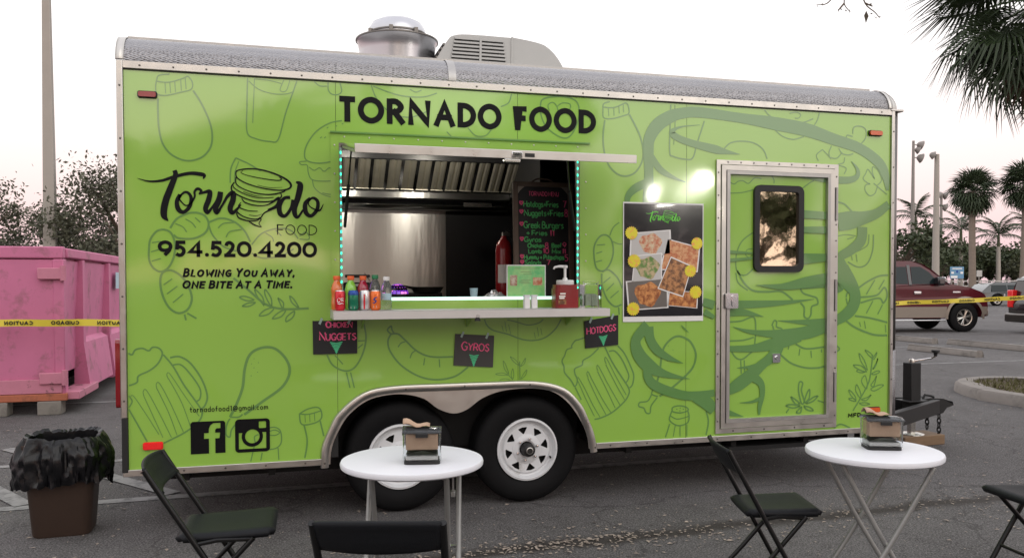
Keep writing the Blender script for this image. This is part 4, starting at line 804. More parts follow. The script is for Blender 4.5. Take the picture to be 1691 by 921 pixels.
# inner shell
sh = MB(); sh.box(0, 1.09, 0.02, .37, ZB, ZB+.04); sh.box(2.93, XR, 0.02, .37, ZB, ZB+.04); sh.box(0, XR, .372, TW-.372, ZB, ZB+.04); sh.box(0, 1.09, TW-.37, TW, ZB, ZB+.04); sh.box(2.93, XR, TW-.37, TW, ZB, ZB+.04); sh.box(.002, .04, .02, TW, ZB+.042, ZT+.12); sh.box(XR-.04, XR-.002, .02, TW, ZB+.042, ZT+.12); sh.box(.042, XR-.042, TW-.04, TW, ZB+.042, ZT+.12)
sh.box(.042, WX0, .03, .05, .88, ZT+.1); sh.box(WX1, XR-.042, .03, .05, .88, ZT+.1); sh.box(WX0+.001, WX1-.001, .03, .05, WZ1, ZT+.1); sh.box(WX0+.001, WX1-.001, .03, .05, .88, WZ0-.012)
sh.build('inner_shell', 'liner', TR, smooth=False)
MB().box(.0, XR, .17, TW, ZT+.20, ZT+.215).build('roof', 'alu_dull', TR, smooth=False)
MB().box(.042, XR-.042, .05, TW-.05, ZT+.02, ZT+.05).build('ceiling', 'liner_dark', TR, smooth=False)
# chassis and underside
ch = MB()
for y in (.42, TW-.42): ch.box(.1, XR-.05, y-.03, y+.03, ZB-.12, ZB)
for x in (.3, .8, 3.2, 3.9, 4.6): ch.box(x-.02, x+.02, .1, TW-.1, ZB-.07, ZB-.002)
ch.build('chassis', 'under', TR, smooth=False)
MB().box(3.95, 4.65, .04, .32, ZB-.09, ZB-.06).box(3.98, 4.02, .06, .3, ZB-.06, ZB-.002).box(4.58, 4.62, .06, .3, ZB-.06, ZB-.002).build('folded_step', 'under', TR, smooth=False)
wb = MB(); wb.box(1.13, 2.90, .34, .36, .36, .90); wb.box(1.13, 2.90, .012, .36, .88, .90)
wb.build('wheel_well', 'under', TR, smooth=False)
for x in (1.6, 2.455): MB().tube([(x, .3, .335), (x, 1.9, .335)], .045, 10).build('axle', 'under', TR)
# trims
def screws(pts, y, parent, r=.0065, name='screws', mat='dark_alu'):
    mb = MB()
    for x, z in pts: mb.lathe([(0.0005, -.004), (r*.7, -.0035), (r, 0)], 8, (x, y, z), 'y')
    return mb.build(name, mat, parent, kind='stuff')
def frange(a, b, n): return [a+(b-a)*i/(n-1) for i in range(n)]
t = MB().box(-.002, XR+.002, -.014, -.0005, ZT, ZT+.045).build('top_trim', 'alu', TR, bevel=.003); screws([(x, ZT+.02) for x in frange(.09, XR-.09, 29)], -.0145, t)
MB().box(0, XR, -.006, -.0004, ZT-.006, ZT-.0005).build('drip_gasket', 'black', TR, smooth=False)
lt = MB().box(-.036, -.0005, -.018, .05, .70, ZT+.045).build('rear_corner_trim', 'alu', TR, bevel=.004); screws([(-.018, z) for z in frange(.8, 2.62, 7)], -.0185, lt)
MB().box(-.034, -.0005, -.016, .05, ZB+.02, .70).build('rear_corner_bumper', 'black', TR, bevel=.004)
rt = MB().box(XR+.0005, XR+.027, -.018, .05, ZB+.03, ZT+.045).build('front_corner_trim', 'alu', TR, bevel=.004); screws([(XR+.014, z) for z in frange(.75, 2.6, 8)], -.0185, rt)
def corner(r, x, z0, z1, name, mat): MB().lathe([(r, 0), (r, z1-z0)], 8, (x, r-.012, z0), 'z', -pi/2, 0.2).build(name, mat, TR, solid=.004)
corner(.055, XR+.027, .97, ZT+.03, 'front_corner_post', 'dark_alu')  # dark reflection on the rounded corner put into the metal colour
corner(.062, XR+.027, ZB+.02, .965, 'stone_guard', 'diamond')
MB().box(XR+.03, XR+.085, .06, TW-.06, ZB+.05, ZT+.03).build('front_wall', 'dark_alu', TR, smooth=False)
MB().box(-.034, -.002, .052, TW, ZB, ZT+.03).build('rear_wall', 'green', TR, smooth=False)
MB().box(0, XR, TW+.002, TW+.02, ZB, ZT+.1).build('far_wall', 'green', TR, smooth=False)
for a, b in ((-.03, 1.10), (2.915, XR+.01)):
    bt = MB().box(a, b, -.014, -.0006, ZB-.004, ZB+.036).build('bottom_trim', 'alu', TR, bevel=.003); screws([(x, ZB+.016) for x in frange(a+.1, b-.1, 5 if a < 1 else 9)], -.0145, bt)
# roof cove of diamond plate
prof = [(-.012, ZT+.046), (-.010, ZT+.075), (.005, ZT+.115), (.035, ZT+.155), (.08, ZT+.188), (.13, ZT+.207), (.175, ZT+.213)]
pf = spl(prof, False, 3)
def sweep(x0, x1, sc=1., n=2):
    mb = MB(); n = len(pf); vs_ = [(x, p[0]-(sc-1)*.15, ZT+.046+(p[1]-ZT-.046)*sc) for x in (x0, x1) for p in pf]; mb.add(vs_, [(i, n+i, n+i+1, i+1) for i in range(n-1)]); return mb
for a, b in ((0.0, 1.93), (1.933, XR)): sweep(a, b).build('roof_cove', 'diamond', TR)
sweep(1.905, 1.955, 1.025).build('cove_joint', 'alu_dull', TR)
sweep(-.038, .006, 1.04).build('rear_cove_cap', 'alu', TR, solid=.004)
sweep(XR-.03, XR+.004, 1.04).build('front_cove_band', 'alu', TR, solid=.004)
cap = MB(); NA = 8
rows = []
for k in range(NA+1):
    a = pi/2*k/NA
    rows.append([(XR+.004+.085*sin(a)*(1-(p[0]+.012)/.20*.75), p[0]+.085*(1-cos(a)), p[1]) for p in pf])
n = len(pf); cap.add([p for r in rows for p in r], [(k*n+i, (k+1)*n+i, (k+1)*n+i+1, k*n+i+1) for k in range(NA) for i in range(n-1)]); cap.build('front_cove_cap', 'alu', TR)
MB().box(XR-.01, XR+.10, -.02, .05, ZT+.03, ZT+.048).build('front_cap_lip', 'alu', TR, bevel=.005)
MB().box(.0, XR-.05, .172, .182, ZT+.205, ZT+.232).build('roof_edge_strip', 'alu_dull', TR, smooth=False)
# window surround
fl = MB()
for x0, x1, z0, z1 in ((1.166, WX0-.001, 1.372, 2.41), (WX1+.001, 2.862, 1.372, 2.41), (WX0, WX1, WZ1+.001, 2.41)): fl.box(x0, x1, -.0055, -.0042, z0, z1)
fo = fl.build('window_flange', 'green', TR, smooth=False)
screws([(1.19, z) for z in frange(1.45, 2.33, 6)]+[(2.838, z) for z in frange(1.45, 2.33, 6)]+[(x, 2.383) for x in frange(1.25, 2.78, 11)], -.0056, fo, .006, mat='alu')
MB().box(1.164, 2.864, -.020, -.0056, 2.404, 2.414).build('drip_rail', 'line', TR, smooth=False)  # drip edge; its shadow line is put into the dark green
jm = MB(); jm.box(WX0, WX0+.012, -.004, .05, WZ0, WZ1); jm.box(WX1-.012, WX1, -.004, .05, WZ0, WZ1); jm.box(WX0+.013, WX1-.013, -.004, .05, WZ1-.012, WZ1-.001)
jm.build('window_jamb', 'dark_alu', TR, smooth=False)
MB().box(WX0+.013, WX1-.013, -.006, .32, WZ0-.012, WZ0).build('window_sill', 'steel_plain', TR, smooth=False)
# hatch held open above the window
ht = MB(); ang = math.atan2(.165, .90)
def hp(y, z): return (y*cos(ang)*-1-z*sin(ang)*0, 2.348-y*sin(ang)+z)
def hbox(mb, x0, x1, y0, y1, z0, z1):
    vs_ = []
    for z in (z0, z1):
        for (x, y) in ((x0, y0), (x1, y0), (x1, y1), (x0, y1)): Y, Z = hp(y, z); vs_.append((x, Y, Z))
    mb.add(vs_, [(0, 1, 2, 3), (4, 7, 6, 5), (0, 4, 5, 1), (1, 5, 6, 2), (2, 6, 7, 3), (3, 7, 4, 0)])
HX0, HX1 = 1.236, 2.802
hbox(ht, HX0+.005, HX1-.005, .03, .895, -.012, .0); H = ht.build('hatch', 'green', TR, smooth=False)
m = MB(); hbox(m, HX0+.01, HX1-.01, .03, .89, -.016, -.013); m.build('hatch_lining', 'liner_dark', H, smooth=False)
m = MB(); hbox(m, HX0, HX1, .897, .925, -.030, .016); m.build('hatch_edge', 'alu', H, bevel=.002)
m = MB(); hbox(m, HX0, HX0+.02, .03, .896, -.030, -.017); hbox(m, HX1-.02, HX1, .03, .896, -.030, -.017); m.build('hatch_side_rail', 'alu_dull', H, smooth=False)
m = MB(); hbox(m, 2.07, 2.13, .9255, .932, -.024, .008); m.build('hatch_latch', 'chrome', H, bevel=.003)
m = MB(); hbox(m, 2.085, 2.115, .9325, .934, -.012, -.002); hbox(m, 2.145, 2.20, .9255, .928, -.018, .002); m.build('latch_slot', 'black', H, smooth=False)
m = MB(); hbox(m, 2.03, 2.12, .89, .93, -.050, -.031); m.build('latch_pawl', 'steel_plain', H, bevel=.004)
for x, sx in ((1.250, 1), (2.762, -1)):
    Y, Z = hp(.42, -.02); sx = sx if sx > 0 else -20; MB().tube([(x, .0, 1.83), (x+.006*sx, Y*.55, 1.83+(Z-1.83)*.55)], .0095, 8).build('gas_strut', 'black', H)
    MB().tube([(x+.006*sx, Y*.55, 1.83+(Z-1.83)*.55), (x+.01*sx, Y, Z)], .005, 8).build('strut_rod', 'black_gloss', H)
# serving shelf
SZ = 1.317
shf = MB().box(1.157, 2.885, -.32, -.001, SZ-.004, SZ).box(1.157, 2.885, -.32, -.312, SZ-.05, SZ-.004).box(1.157, 1.163, -.312, -.001, SZ-.05, SZ-.004).box(2.879, 2.885, -.312, -.001, SZ-.05, SZ-.004).build('serving_shelf', 'shelf_alu', TR, bevel=.002)
for x in (1.35, 2.02, 2.70): MB().prism([(-.003, SZ-.006), (-.28, SZ-.006), (-.003, SZ-.12)], x-.004, x+.004, 'yz').build('shelf_bracket', 'green', TR, smooth=False)
# LED strips of the window
for x in (WX0+.004, WX1-.022):
    s = MB().box(x, x+.012, -.0065, -.0045, WZ0+.03, WZ1-.03).build('led_strip', 'led_strip', TR, smooth=False)
    for z in frange(WZ0+.06, WZ1-.06, 20): 
        if z == WZ0+.06: d0 = MB().box(x+.002, x+.010, -.010, -.0067, z-.008, z+.008).build('diode', 'led', s, smooth=False); z0 = z
        else: d = d0.copy(); d.parent = s; d.location.z = z-z0; COL.objects.link(d)
MB().box(1.53, WX1-.02, -.0095, -.0065, WZ0-.014, WZ0+.006).build('sill_light', 'led_white', TR, smooth=False)
# arch skirt, rail
low = spl([(1.150, .36), (1.160, .46), (1.205, .57), (1.27, .665), (1.38, .745), (1.50, .775), (1.62, .775), (1.74, .742), (1.83, .675), (1.93, .640), (2.02, .662), (2.12, .73), (2.25, .773), (2.42, .785), (2.58, .765), (2.70, .69), (2.79, .575), (2.845, .46), (2.862, .36)], False, 4)
MB().prism(list(ARCH)+list(reversed(low)), -.004, -.001).build('wheel_skirt', 'alu', TR, smooth=False)
ra = MB()
N = len(ARCH); pr = [(-.004, 0), (-.020, .006), (-.026, .022), (-.020, .040), (-.006, .050)]
vs_ = []
for i, p in enumerate(ARCH):
    a, b = ARCH[max(0, i-1)], ARCH[min(N-1, i+1)]; dx, dz = b[0]-a[0], b[1]-a[1]; l = math.hypot(dx, dz); nx, nz = dz/l, -dx/l
    vs_ += [(p[0]+nx*(w-.004), y, p[1]+nz*(w-.004)) for y, w in pr]
ra.add(vs_, [(i*5+j, (i+1)*5+j, (i+1)*5+j+1, i*5+j+1) for i in range(N-1) for j in range(4)]); rl = ra.build('arch_rail', 'alu', TR)
screws([(1.62, .81), (2.0, .815), (2.44, .81), (1.115, .37), (2.90, .37)], -.027, rl)
# wheels
def make_wheel():
    W = MB().lathe([(.205, .012), (.235, -.004), (.27, -.012), (.315, -.010), (.345, .004), (.358, .03), (.360, .06), (.360, .15), (.356, .18), (.33, .205), (.24, .205)], 56, (0, 0, 0), 'y').build('wheel', 'rubber', TR)
    tr = MB()
    for k in range(4): y = .04+.043*k; tr.lathe([(.3605, y), (.3612, y+.004), (.3612, y+.030), (.3605, y+.034)], 56, (0, 0, 0), 'y')
    tr.build('tread', 'rubber', W)
    rm = MB().lathe([(.212, .004), (.210, -.006), (.198, -.010), (.190, .004), (.184, .028), (.172, .036), (.168, .030), (.160, .022)], 56, (0, 0, 0), 'y').build('rim', 'rim_white', W)
    dk = MB(); outer = [(.160*cos(2*pi*k/48), .160*sin(2*pi*k/48)) for k in range(48)]; holes = [[(.050*cos(2*pi*k/24), .050*sin(2*pi*k/24)) for k in range(24)]]
    for k in range(8):
        a = 2*pi*k/8+.2; P = lambda r, t: (r*cos(a+t), r*sin(a+t)); holes.append([P(.148, -.20), P(.150, 0), P(.148, .20), P(.143, .22), P(.104, .04), P(.102, 0), P(.104, -.04), P(.143, -.22)])
    dk.prism(outer, .020, .026, 'xz', holes); dk.build('disc', 'rim_white', W)
    rng = MB().lathe([(.100, .019), (.092, .012), (.060, .010), (.052, .016), (.050, .03)], 32, (0, 0, 0), 'y').build('hub_plate', 'rim_white', W)
    for k in range(6): a = 2*pi*k/6+.3; MB().lathe([(.0008, -.012), (.007, -.011), (.010, -.002), (.010, .010)], 6, (.072*cos(a), 0, .072*sin(a)), 'y').build('lug_nut', 'chrome', W)
    MB().lathe([(.0008, -.055), (.022, -.055), (.026, -.050), (.040, -.046), (.045, -.030), (.046, .02)], 24, (0, 0, 0), 'y').build('hub_cap', 'black', W)
    MB().lathe([(.018, -.056), (.020, -.060), (.024, -.058), (.025, -.054)], 20, (0, 0, 0), 'y').build('hub_ring', 'alu', W)
    MB().lathe([(.16, .06), (.02, .06)], 24, (0, 0, 0), 'y').build('brake_drum', 'under', W)
    MB().tube([(.165, .02, -.06), (.158, -.012, -.062)], .006, 8).build('valve', 'black', W)
    W.location = (2.455, .085, .360); return W
w1 = make_wheel(); w2 = copy_tree(w1, TR); w2.location = (1.60, .085, .360); w2.rotation_euler.y = .5
for x in (1.60, 2.455):
    w = copy_tree(w1, TR); w.location = (x, TW-.085, .360); w.rotation_euler.z = pi
# door
def bars(name, x0, x1, z0, z1, wd, y0, y1, mat):
    for P in ([(x0, z1), (x1, z1), (x1-wd, z1-wd), (x0+wd, z1-wd)], [(x0, z0), (x0+wd, z0+wd), (x1-wd, z0+wd), (x1, z0)], [(x0, z0), (x0, z1), (x0+wd, z1-wd), (x0+wd, z0+wd)], [(x1, z0), (x1-wd, z0+wd), (x1-wd, z1-wd), (x1, z1)]):
        MB().prism(P, y0, y1).build(name, mat, DR, smooth=False, bevel=.0025)
DR = MB().add([(DX0, .0, DZ0), (DX1, .0, DZ0), (DX1, .0, DZ1), (DX0, .0, DZ1)], [(0, 1, 2, 3)]).build('door', 'green', TR, smooth=False)
bars('door_frame_rail', 3.812, 4.805, .414, 2.338, .030, -.014, -.003, 'alu'); bars('door_leaf_rail', 3.848, 4.769, .450, 2.302, .034, -.022, -.003, 'alu'); bars('door_leaf_lip', 3.886, 4.731, .488, 2.264, .024, -.030, -.003, 'alu_dull')
screws([(3.826, z) for z in frange(.5, 2.25, 12)]+[(4.79, z) for z in frange(.5, 2.25, 16)]+[(x, 2.324) for x in frange(3.9, 4.72, 9)]+[(x, .428) for x in frange(3.95, 4.7, 4)], -.0145, DR)
for z0, z1 in ((1.93, 2.17), (1.27, 1.50), (.60, .82)): MB().tube([(4.785, -.022, z0), (4.785, -.022, z1)], .010, 10).build('hinge', 'alu_dull', DR)
MB().prism(rrect(4.108, 4.512, 1.553, 2.172, .05), -.024, -.001, 'xz', [list(reversed(rrect(4.150, 4.470, 1.597, 2.128, .025)))]).build('door_window_frame', 'black', DR, bevel=.008)
MB().box(4.145, 4.475, -.006, -.003, 1.592, 2.133).build('door_window_glass', 'mirror_glass', DR, smooth=False)
m = MB().prism(rrect(3.872, 3.968, 1.297, 1.404, .012), -.046, -.030).build('door_latch', 'chrome', DR, bevel=.006)
MB().prism(rrect(3.915, 3.957, 1.312, 1.390, .012), -.054, -.0465).build('latch_paddle', 'chrome', DR, bevel=.004)
MB().prism(rrect(4.268, 4.330, .903, .968, .008), -.014, -.003).build('door_lock', 'chrome', DR, bevel=.004)
MB().lathe([(.0008, -.024), (.014, -.024), (.016, -.014)], 16, (4.30, 0, .938), 'y').build('lock_cylinder', 'chrome', DR)
# lamps and reflectors
for (x0, x1, z0, z1, mt) in ((.075, .182, 2.556, 2.596, 'red_lens'), (.078, .189, .507, .553, 'bright_red_lens'), (5.068, 5.185, 2.562, 2.603, 'amber_lens'), (5.064, 5.188, .503, .548, 'amber_lens')):  # lower rear marker: reflected brightness put into a stronger red
    b = MB().prism(rrect(x0, x1, z0, z1, .012), -.012, -.003).build('marker_base', 'black' if mt != 'bright_red_lens' else mt, TR, bevel=.002)
    MB().prism(rrect(x0+.006, x1-.006, z0+.005, z1-.005, .010), -.024, -.0125).build('marker_lens', mt, b, bevel=.005)
tl = MB().prism(rrect(.12, .17, .74, 1.15, .024), -.086, -.036, 'yz').build('tail_lamp', 'red_lens', TR, bevel=.012)
# hitch
hy = 1.1
def beam(p, q, w, h, name, mat, parent):
    p, q = Vector(p), Vector(q); d = (q-p).normalized(); s = d.cross(Vector((0, 0, 1))).normalized()*w/2; u = Vector((0, 0, h/2))
    return MB().add([p-s-u, p+s-u, p+s+u, p-s+u, q-s-u, q+s-u, q+s+u, q-s+u], [(0, 1, 2, 3), (7, 6, 5, 4), (0, 4, 5, 1), (1, 5, 6, 2), (2, 6, 7, 3), (3, 7, 4, 0)]).build(name, mat, parent, bevel=.006)
beam((5.2, .25, .315), (6.66, 1.02, .335), .06, .13, 'tongue_beam', 'black', TR); beam((5.2, TW-.25, .315), (6.66, TW-1.02, .335), .06, .13, 'tongue_beam', 'black', TR)
MB().prism([(6.45, .385), (6.60, .405), (6.74, .395), (6.84, .368), (6.85, .345), (6.78, .325), (6.74, .28), (6.68, .262), (6.45, .268)], 1.03, 1.17).build('coupler', 'black', TR, bevel=.012)
MB().tube([(6.58, 1.1, .40), (6.60, 1.1, .435), (6.66, 1.1, .425), (6.70, 1.1, .41)], .012, 8).build('coupler_lever', 'black', TR)
jk = MB().box(6.355, 6.465, .995, 1.105, .25, .745).build('jack', 'black', TR, bevel=.008)
MB().box(6.30, 6.52, .96, 1.14, .392, .404).build('jack_plate', 'black', jk, bevel=.003)
MB().lathe([(.001, .03), (.022, .03), (.026, .022), (.026, 0)], 16, (6.41, 1.05, .745)).build('jack_cap', 'alu', jk)
MB().tube([(6.41, 1.05, .775), (6.44, 1.04, .762), (6.58, .99, .785), (6.605, .98, .80), (6.605, .98, .835)], .008, 8).build('crank', 'chrome', jk)
MB().lathe([(.001, .03), (.035, .028), (.038, .012), (.018, 0), (.014, -.03)], 12, (6.605, .98, .832)).build('crank_knob', 'black', jk)
MB().box(6.385, 6.435, 1.025, 1.075, .10, .25).build('jack_leg', 'steel_plain', jk, smooth=False)
MB().lathe([(.001, .018), (.06, .016), (.11, .004), (.112, 0), (.001, 0)], 24, (6.41, 1.05, .092)).build('jack_foot', 'steel_plain', jk)
def chain(x, y, z0, n, parent):
    lk = MB(); ring = [(cos(a)*.016, 0, sin(a)*.028) for a in [2*pi*k/12 for k in range(13)]]; lk.tube(ring, .006, 6, False)
    for k in range(n):
        if k == 0: o = lk.build('chain_link', 'under', parent); l0 = o
        else: o = l0.copy(); o.parent = parent; COL.objects.link(o)
        o.location = (x, y, z0-.042*k); o.rotation_euler.z = .3+(k % 2)*pi/2
chain(6.67, 1.0, .25, 5, TR); chain(6.52, .98, .25, 3, TR)
blk = MB().box(-.24, .22, -.12, .12, 0, .09).build('wood_block', 'wood', bevel=.006); blk.location = (6.46, 1.05, 0); blk.rotation_euler.z = .06
tag(blk, 'flat timber block on the asphalt under the trailer jack', 'wood block')
# roof units
ac = TR
acp = spl([(1.93, 2.93), (2.03, 3.12), (2.13, 3.33), (2.18, 3.385), (2.30, 3.405), (2.62, 3.405)], False, 3)+spl([(2.63, 3.41), (2.80, 3.385), (2.90, 3.35), (2.99, 3.25), (3.06, 3.10), (3.10, 2.93)], False, 4)
AC = MB().prism(list(reversed(acp)), .82, 1.50).build('air_conditioner', 'ac_plastic', TR, bevel=.02)
MB().prism([(2.13, 2.96), (2.19, 3.365), (2.555, 3.365), (2.60, 2.96)], .817, .8195).build('louvre_shade_sheet', 'black', AC, smooth=False)  # black sheet on the shroud, stands in for shade behind the slats
sl = MB()
for k in range(13):
    z = 2.965+k*.033; f = (z-2.96)/.405; sl.box(2.13+.06*f-.004, 2.60-.045*f+.004, .806, .8165, z-.007, z+.010)
sl.build('louvre_slats', 'ac_plastic', AC, smooth=False)
MB().prism([(2.365, 2.96), (2.375, 3.37), (2.390, 3.37), (2.385, 2.96)], .802, .8055).build('louvre_divider', 'ac_plastic', AC, smooth=False)
sl = MB()
for k in range(9):
    z = 3.0+k*.04; xx = 1.945+(z-2.93)*.45; sl.box(xx-.012, xx+.004, .86, 1.46, z-.010, z+.006)
sl.build('end_slats', 'dark_alu', AC, smooth=False)
MB().prism([(2.615, 2.95), (2.622, 3.412), (2.634, 3.412), (2.630, 2.95)], .812, .8195).build('shroud_seam', 'ac_plastic', AC, smooth=False)
AC.location = (-.07, 0, .527); AC.scale.z = .82
FN = MB().lathe([(.285, 0), (.287, .30), (.300, .38), (.312, .395), (.309, .402), (.296, .398), (.26, .37), (.2, .365)], 48, (1.745, 1.2, 2.935)).build('exhaust_fan', 'galv', TR)
MB().lathe([(.306, .390), (.316, .392), (.316, .402), (.306, .404)], 48, (1.745, 1.2, 2.935)).build('fan_rim', 'dark_alu', FN)
MB().lathe([(.215, .36), (.220, .43), (.222, .455), (.214, .49), (.19, .53), (.14, .556), (.001, .562)], 40, (1.745, 1.2, 2.935)).build('fan_cap', 'galv', FN)
MB().lathe([(.2225, .437), (.229, .440), (.229, .450), (.2225, .453)], 40, (1.745, 1.2, 2.935)).build('cap_band', 'dark_alu', FN)
for a in (-2.75, -1.05, -1.9): MB().box(-.014, .014, -.010, .010, -.03, .03).build('cap_clip', 'dark_alu', FN).location = (1.745+.232*cos(a), 1.2+.232*sin(a), 2.935+.43)
# ------------------------------------------------------------------ kitchen inside
MB().box(.3, 2.30, TW-.075, TW-.045, .95, 2.12).build('back_splash', 'steel', TR, smooth=False)
MB().box(2.303, XR-.06, TW-.070, TW-.045, .95, 2.3).build('dark_reflection_panel', 'liner_dark', TR, smooth=False)  # steel wall's dark reflection put into the panel colour
MB().box(.3, 2.86, 2.05, 2.12, 2.125, 2.17).box(.3, 2.86, 1.98, 2.10, 2.215, 2.28).build('hood_ledge', 'steel', TR, bevel=.006)
HD = MB().box(.3, 2.88, 1.05, 1.08, 2.49, 2.74).box(2.86, 2.88, 1.08, 2.10, 2.24, 2.74).build('hood', 'liner', TR, smooth=False)
MB().prism([(1.08, 2.49), (2.10, 2.18), (2.10, 2.235), (1.08, 2.53)], 2.882, 2.886, 'yz').build('hood_end', 'dark_alu', HD, smooth=False)
bf = None
for k in range(15):
    x = .98+k*.128
    if bf is None:
        mb = MB()
        for u in (0, .05): mb.add([(u, 1.70, 2.50), (u+.014, 1.68, 2.50), (u+.014, 1.93, 2.292), (u, 1.95, 2.292), (u+.036, 1.68, 2.50), (u+.036, 1.93, 2.292), (u+.05, 1.70, 2.50), (u+.05, 1.95, 2.292)], [(0, 1, 2, 3), (1, 4, 5, 2), (4, 6, 7, 5)])
        mb.box(-.004, .104, 1.93, 1.955, 2.284, 2.291); bf = mb.build('baffle', 'baffle_steel', HD, smooth=False); o = bf
    else: o = bf.copy(); o.parent = HD; COL.objects.link(o)
    o.location.x = x
MB().box(.3, 2.88, 1.66, 1.69, 2.505, 2.56).build('filter_rail', 'liner', HD, smooth=False)
MB().box(2.36, 2.60, 1.62, 1.655, 2.12, 2.155).build('shelf_edge', 'steel_plain', HD, smooth=False)
MB().box(.35, 2.85, 1.35, 2.10, .6, 1.335).build('griddle_counter', 'dark_alu', TR, bevel=.01)
gp = MB().box(1.75, 2.15, 1.5, 1.95, 1.337, 1.40).build('griddle', 'black', TR, bevel=.01)
for i, x in enumerate((1.43, 2.10)):
    lp = thing('ceiling_lamp', ('left' if i == 0 else 'right')+' warm lamp bulb under the kitchen ceiling of the trailer', 'lamp', (x, 1.16, 2.62), 0, 'kitchen lamps')
    MB().lathe([(.001, -.05), (.03, -.045), (.045, -.02), (.04, .01), (.02, .03)], 16).build('bulb', 'bulb', lp)
    MB().lathe([(.02, .03), (.03, .04), (.03, .12)], 16).build('lamp_holder', 'white', lp)
    ld = bpy.data.lights.new('lamp_light', 'POINT'); ld.energy = 13; ld.color = (1, .93, .80); ld.shadow_soft_size = .05
    lo = bpy.data.objects.new('lamp_light', ld); COL.objects.link(lo); lo.parent = lp; lo.location = (0, 0, -.09)
# ------------------------------------------------------------------ printed wrap
ART = bpy.data.objects.new('printed_wrap', None); COL.objects.link(ART); ART.parent = TR
def art(name, strokes, mat, base, closed_n=6):
    mb = MB()
    for i, (cl, pts) in enumerate(strokes): mb.ribbon(spl(pts, bool(cl), closed_n), wallmap, bool(cl), base+i*(.00002 if mat == 'line' else .00025))
    return mb.build(name, mat, ART, smooth=False)
for nm, tail, k in (('door_burger', 'lettuce', 1), ('lettuce', 'plate', 4), ('lettuce', 'rind', 3), ('fork_plate', 'plate_rim', 1), ('pineapple_top', 'lemon_rind', -1), ('salt_shaker', 'outlying_arc', None)):  # the salt shaker's outlying printed stroke becomes a separate arc
    if k is None: idx = [j for j, s_ in enumerate(LINE_ART[nm]) if len(s_[1]) == 3 and s_[1][0][2] > .011][-1:]; LINE_ART[tail] = [LINE_ART[nm][j] for j in idx]; LINE_ART[nm] = [s_ for j, s_ in enumerate(LINE_ART[nm]) if j not in idx]
    else: LINE_ART[tail] = LINE_ART[nm][k:]; LINE_ART[nm] = LINE_ART[nm][:k]
for i, (nm, st) in enumerate(LINE_ART.items()): art('printed_'+nm, [(c, [p for p in pts if p[1] < 2.716]) for c, pts in st], 'line', .0)
art('printed_swirl', [(c, [(x, min(z, 2.70), w) for x, z, w in pts]) for c, pts in SWIRL], 'swirl', .0009)
art('logo_word', LOGO[:5], 'black_vinyl', .0016); art('logo_word', LOGO[5:], 'black_vinyl', .0016); art('logo_twister', TWISTER, 'black_vinyl', .0018)
ti = MB()
TB, TH = 2.476, 2.634
for ch, a, b in TITLE:
    e = .004 if ch == 'O' else 0
    glyph(ti, ch, a, b, TB-e, TH+e, .036, wallmap, off=.0016)
ti.build('title_lettering', 'black_vinyl', ART, smooth=False)
ph = MB()
for ch, a, b in PHONE:
    if ch == '.': ph.prism([((a+b)/2+.0115*cos(t*pi/6), 1.651+.0115*sin(t*pi/6)) for t in range(12)], -.0036, -.0034); continue
    glyph(ph, ch, a, b, 1.638, 1.734, .0205, wallmap, off=.0016)
ph.build('phone_number_lettering', 'black_vinyl', ART, smooth=False)
sg = MB(); text(sg, 'BLOWING YOU AWAY,', .306, .945, 1.519, 1.572, .0115, wallmap, shear=.22, gap=.16, small=.86, off=.0016); text(sg, 'ONE BITE AT A TIME.', .300, .930, 1.450, 1.500, .0115, wallmap, shear=.22, gap=.16, small=.92, off=.0016)
sg.build('slogan_lettering', 'black_vinyl', ART, smooth=False)
fd = MB(); text(fd, 'FOOD', .846, 1.082, 1.775, 1.838, .0050, wallmap, gap=.20, off=.0016); fd.build('logo_food_lettering', 'black_vinyl', ART, smooth=False)
em = MB(); text(em, 'tornadofood1@gmail.com', .337, .783, .716, .750, .0042, wallmap, gap=.20, off=.0016); em.build('email_lettering', 'black_vinyl', ART, smooth=False)
mf = MB(); text(mf, 'MFD', 4.915, 5.03, .476, .508, .008, wallmap, off=.0016); mf.build('maker_lettering', 'black_vinyl', ART, smooth=False)
# social icons
fb = rrect(.340, .535, .467, .660, .010)
fhole = [(.442, .467), (.442, .556), (.415, .556), (.415, .590), (.442, .590), (.442, .612), (.450, .635), (.468, .648), (.508, .648), (.508, .616), (.486, .616), (.478, .608), (.478, .590), (.506, .590), (.502, .556), (.478, .556), (.478, .467)]
ic = MB().prism([(.340, .467)]+[(.340, .650), (.350, .660), (.525, .660), (.535, .650), (.535, .467)]+list(reversed(fhole)), -.0036, -.0033).build('social_icon', 'black_vinyl', ART, smooth=False)
circ = lambda cx, cz, r, n=28: [(cx+r*cos(2*pi*k/n), cz+r*sin(2*pi*k/n)) for k in range(n)]
h1 = [(.612, .482), (.612, .580), (.632, .580)]+[(.690+.062*cos(t), .556+.062*sin(t)) for t in [rad(157+k*(226/16)) for k in range(17)]]+[(.748, .580), (.770, .580), (.770, .482)]
MB().prism(rrect(.591, .792, .462, .663, .022), -.0036, -.0033, 'xz', [list(reversed(h1)), list(reversed(circ(.690, .557, .042))), list(reversed(rrect(.728, .770, .605, .646, .006)))]).build('social_icon', 'black_vinyl', ART, smooth=False)
